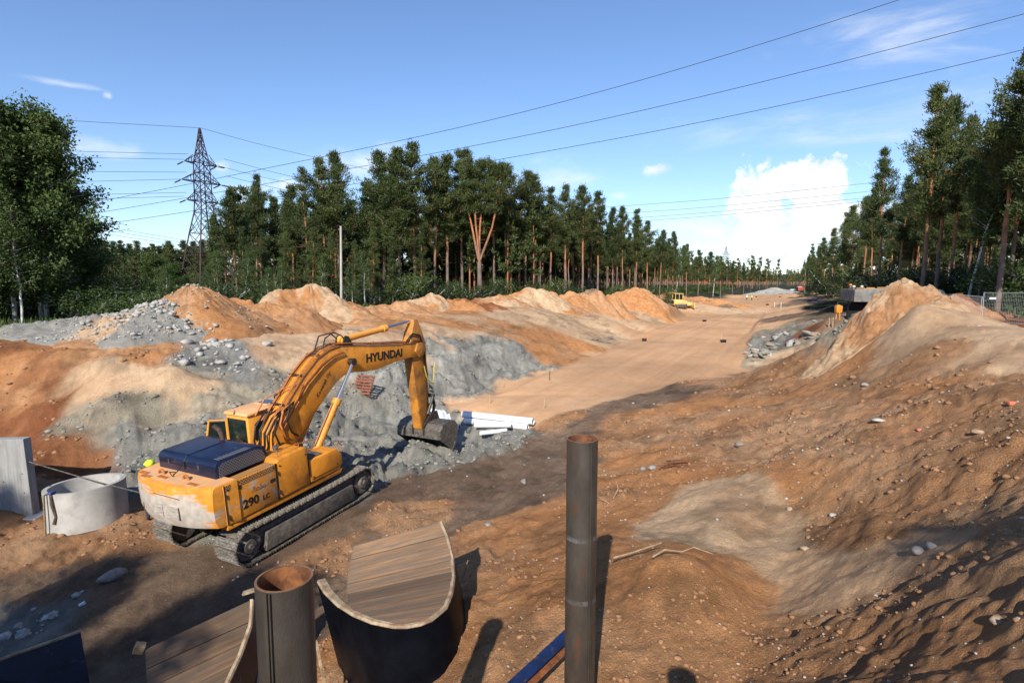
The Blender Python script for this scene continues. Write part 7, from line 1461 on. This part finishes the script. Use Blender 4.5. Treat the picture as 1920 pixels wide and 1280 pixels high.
wire([(2060, 60), (1900, 105), (1500, 205), (1200, 256), (935, 300), (700, 338), (430, 386), (60, 440)], 50, 180, (.026, .06), 'lowest of the three long wires crossing the sky', G5)
G6 = 'wires from the pylon to the left'
for i, (a_, b_, lb) in enumerate((((375, 240), (-60, 214), 'earth wire from the pylon top to the left'), ((352, 289), (-60, 277), 'upper wire from the top arm to the left'), ((345, 299), (-60, 290), 'lower wire from the top arm to the left'), ((350, 323), (-60, 318), 'upper wire from the middle arm to the left'), ((340, 336), (-60, 344), 'lower wire from the middle arm to the left'), ((350, 361), (-60, 368), 'upper wire from the bottom arm to the left'), ((345, 368), (-60, 378), 'lower wire from the bottom arm to the left'))):
    wire([a_, ((a_[0] + b_[0]) / 2, (a_[1] + b_[1]) / 2 + 1), b_], 97, 92, .032, lb, G6)
G7 = 'wires from the pylon away to the right'
for a_, m_, b_, lb in (((376, 240), (480, 270), (690, 318), 'earth wire from the pylon top to the right'), ((420, 298), (520, 326), (700, 362), 'wire from the top arm to the right'), ((395, 307), (480, 331), (700, 375), 'second wire from the top arm to the right'), ((424, 330), (500, 350), (700, 388), 'wire from the middle arm to the right'), ((402, 345), (500, 369), (700, 402), 'second wire from the middle arm to the right'), ((418, 365), (470, 378), (700, 412), 'wire from the bottom arm to the right')):
    wire([a_, m_, b_], 99, 260, (.032, .07), lb, G7)
for a_, b_, lb in (((185, 423), (355, 452), 'upper of the faint wires low beside the aspens'), ((200, 432), (355, 457), 'middle of the faint wires low beside the aspens'), ((205, 440), (350, 461), 'lowest of the faint wires low beside the aspens')):
    wire([(a_[0] - 200, a_[1] - 34), a_, b_, (b_[0] + 80, b_[1] + 12)], 200, 210, .05, lb, 'faint wires low beside the aspens')
G8 = 'four wires over the far end of the road'
for a_, m_, b_, lb in (((1060, 394), (1340, 374), (1700, 336), 'uppermost of the four wires over the far road'), ((1060, 408), (1340, 388), (1700, 352), 'second of the four wires over the far road'), ((1060, 418), (1340, 398), (1700, 364), 'third of the four wires over the far road'), ((1060, 424), (1340, 405), (1700, 370), 'lowest of the four wires over the far road')):
    wire([a_, m_, b_], 240, 230, .065, lb, G8)
print('TREES', NT[0], 'OBJ', len(bpy.data.objects))
# low wooded rise on the horizon
th_ = np.radians(np.arange(-75, 75.01, .15)); n_ = len(th_); prof_ = [(1380, -4, 0), (1400, 6, .4), (1420, 14, .8), (1450, 19, 1.0), (1520, 20, 1.0), (1700, 2, .2)]
V = []
for r_, z_, k_ in prof_:
    rr_ = r_ + 40 * fbm(th_ * 30, th_ * 0 + r_ * .003, 1.0, 3, 5); V.append(np.stack([rr_ * np.sin(th_), rr_ * np.cos(th_), CZ + z_ - 3 + k_ * (4.0 * fbm(th_ * 200, th_ * 0 + r_ * .02, 1.0, 4, 6) + 3 * fbm(th_ * 12, th_ * 0 + 3, 1.0, 2, 7))], 1))
V = np.concatenate(V); a = np.arange(len(prof_) * n_).reshape(len(prof_), n_); q = np.stack([a[:-1, :-1], a[:-1, 1:], a[1:, 1:], a[1:, :-1]], -1).reshape(-1, 4)
o = link(bpy.data.objects.new('hills', np_mesh('hills', V, q, [mat('wooded_hill', (.035, .052, .034), .95, 0, .35, .06, (.055, .07, .045))]))); tag(o, kind='structure')
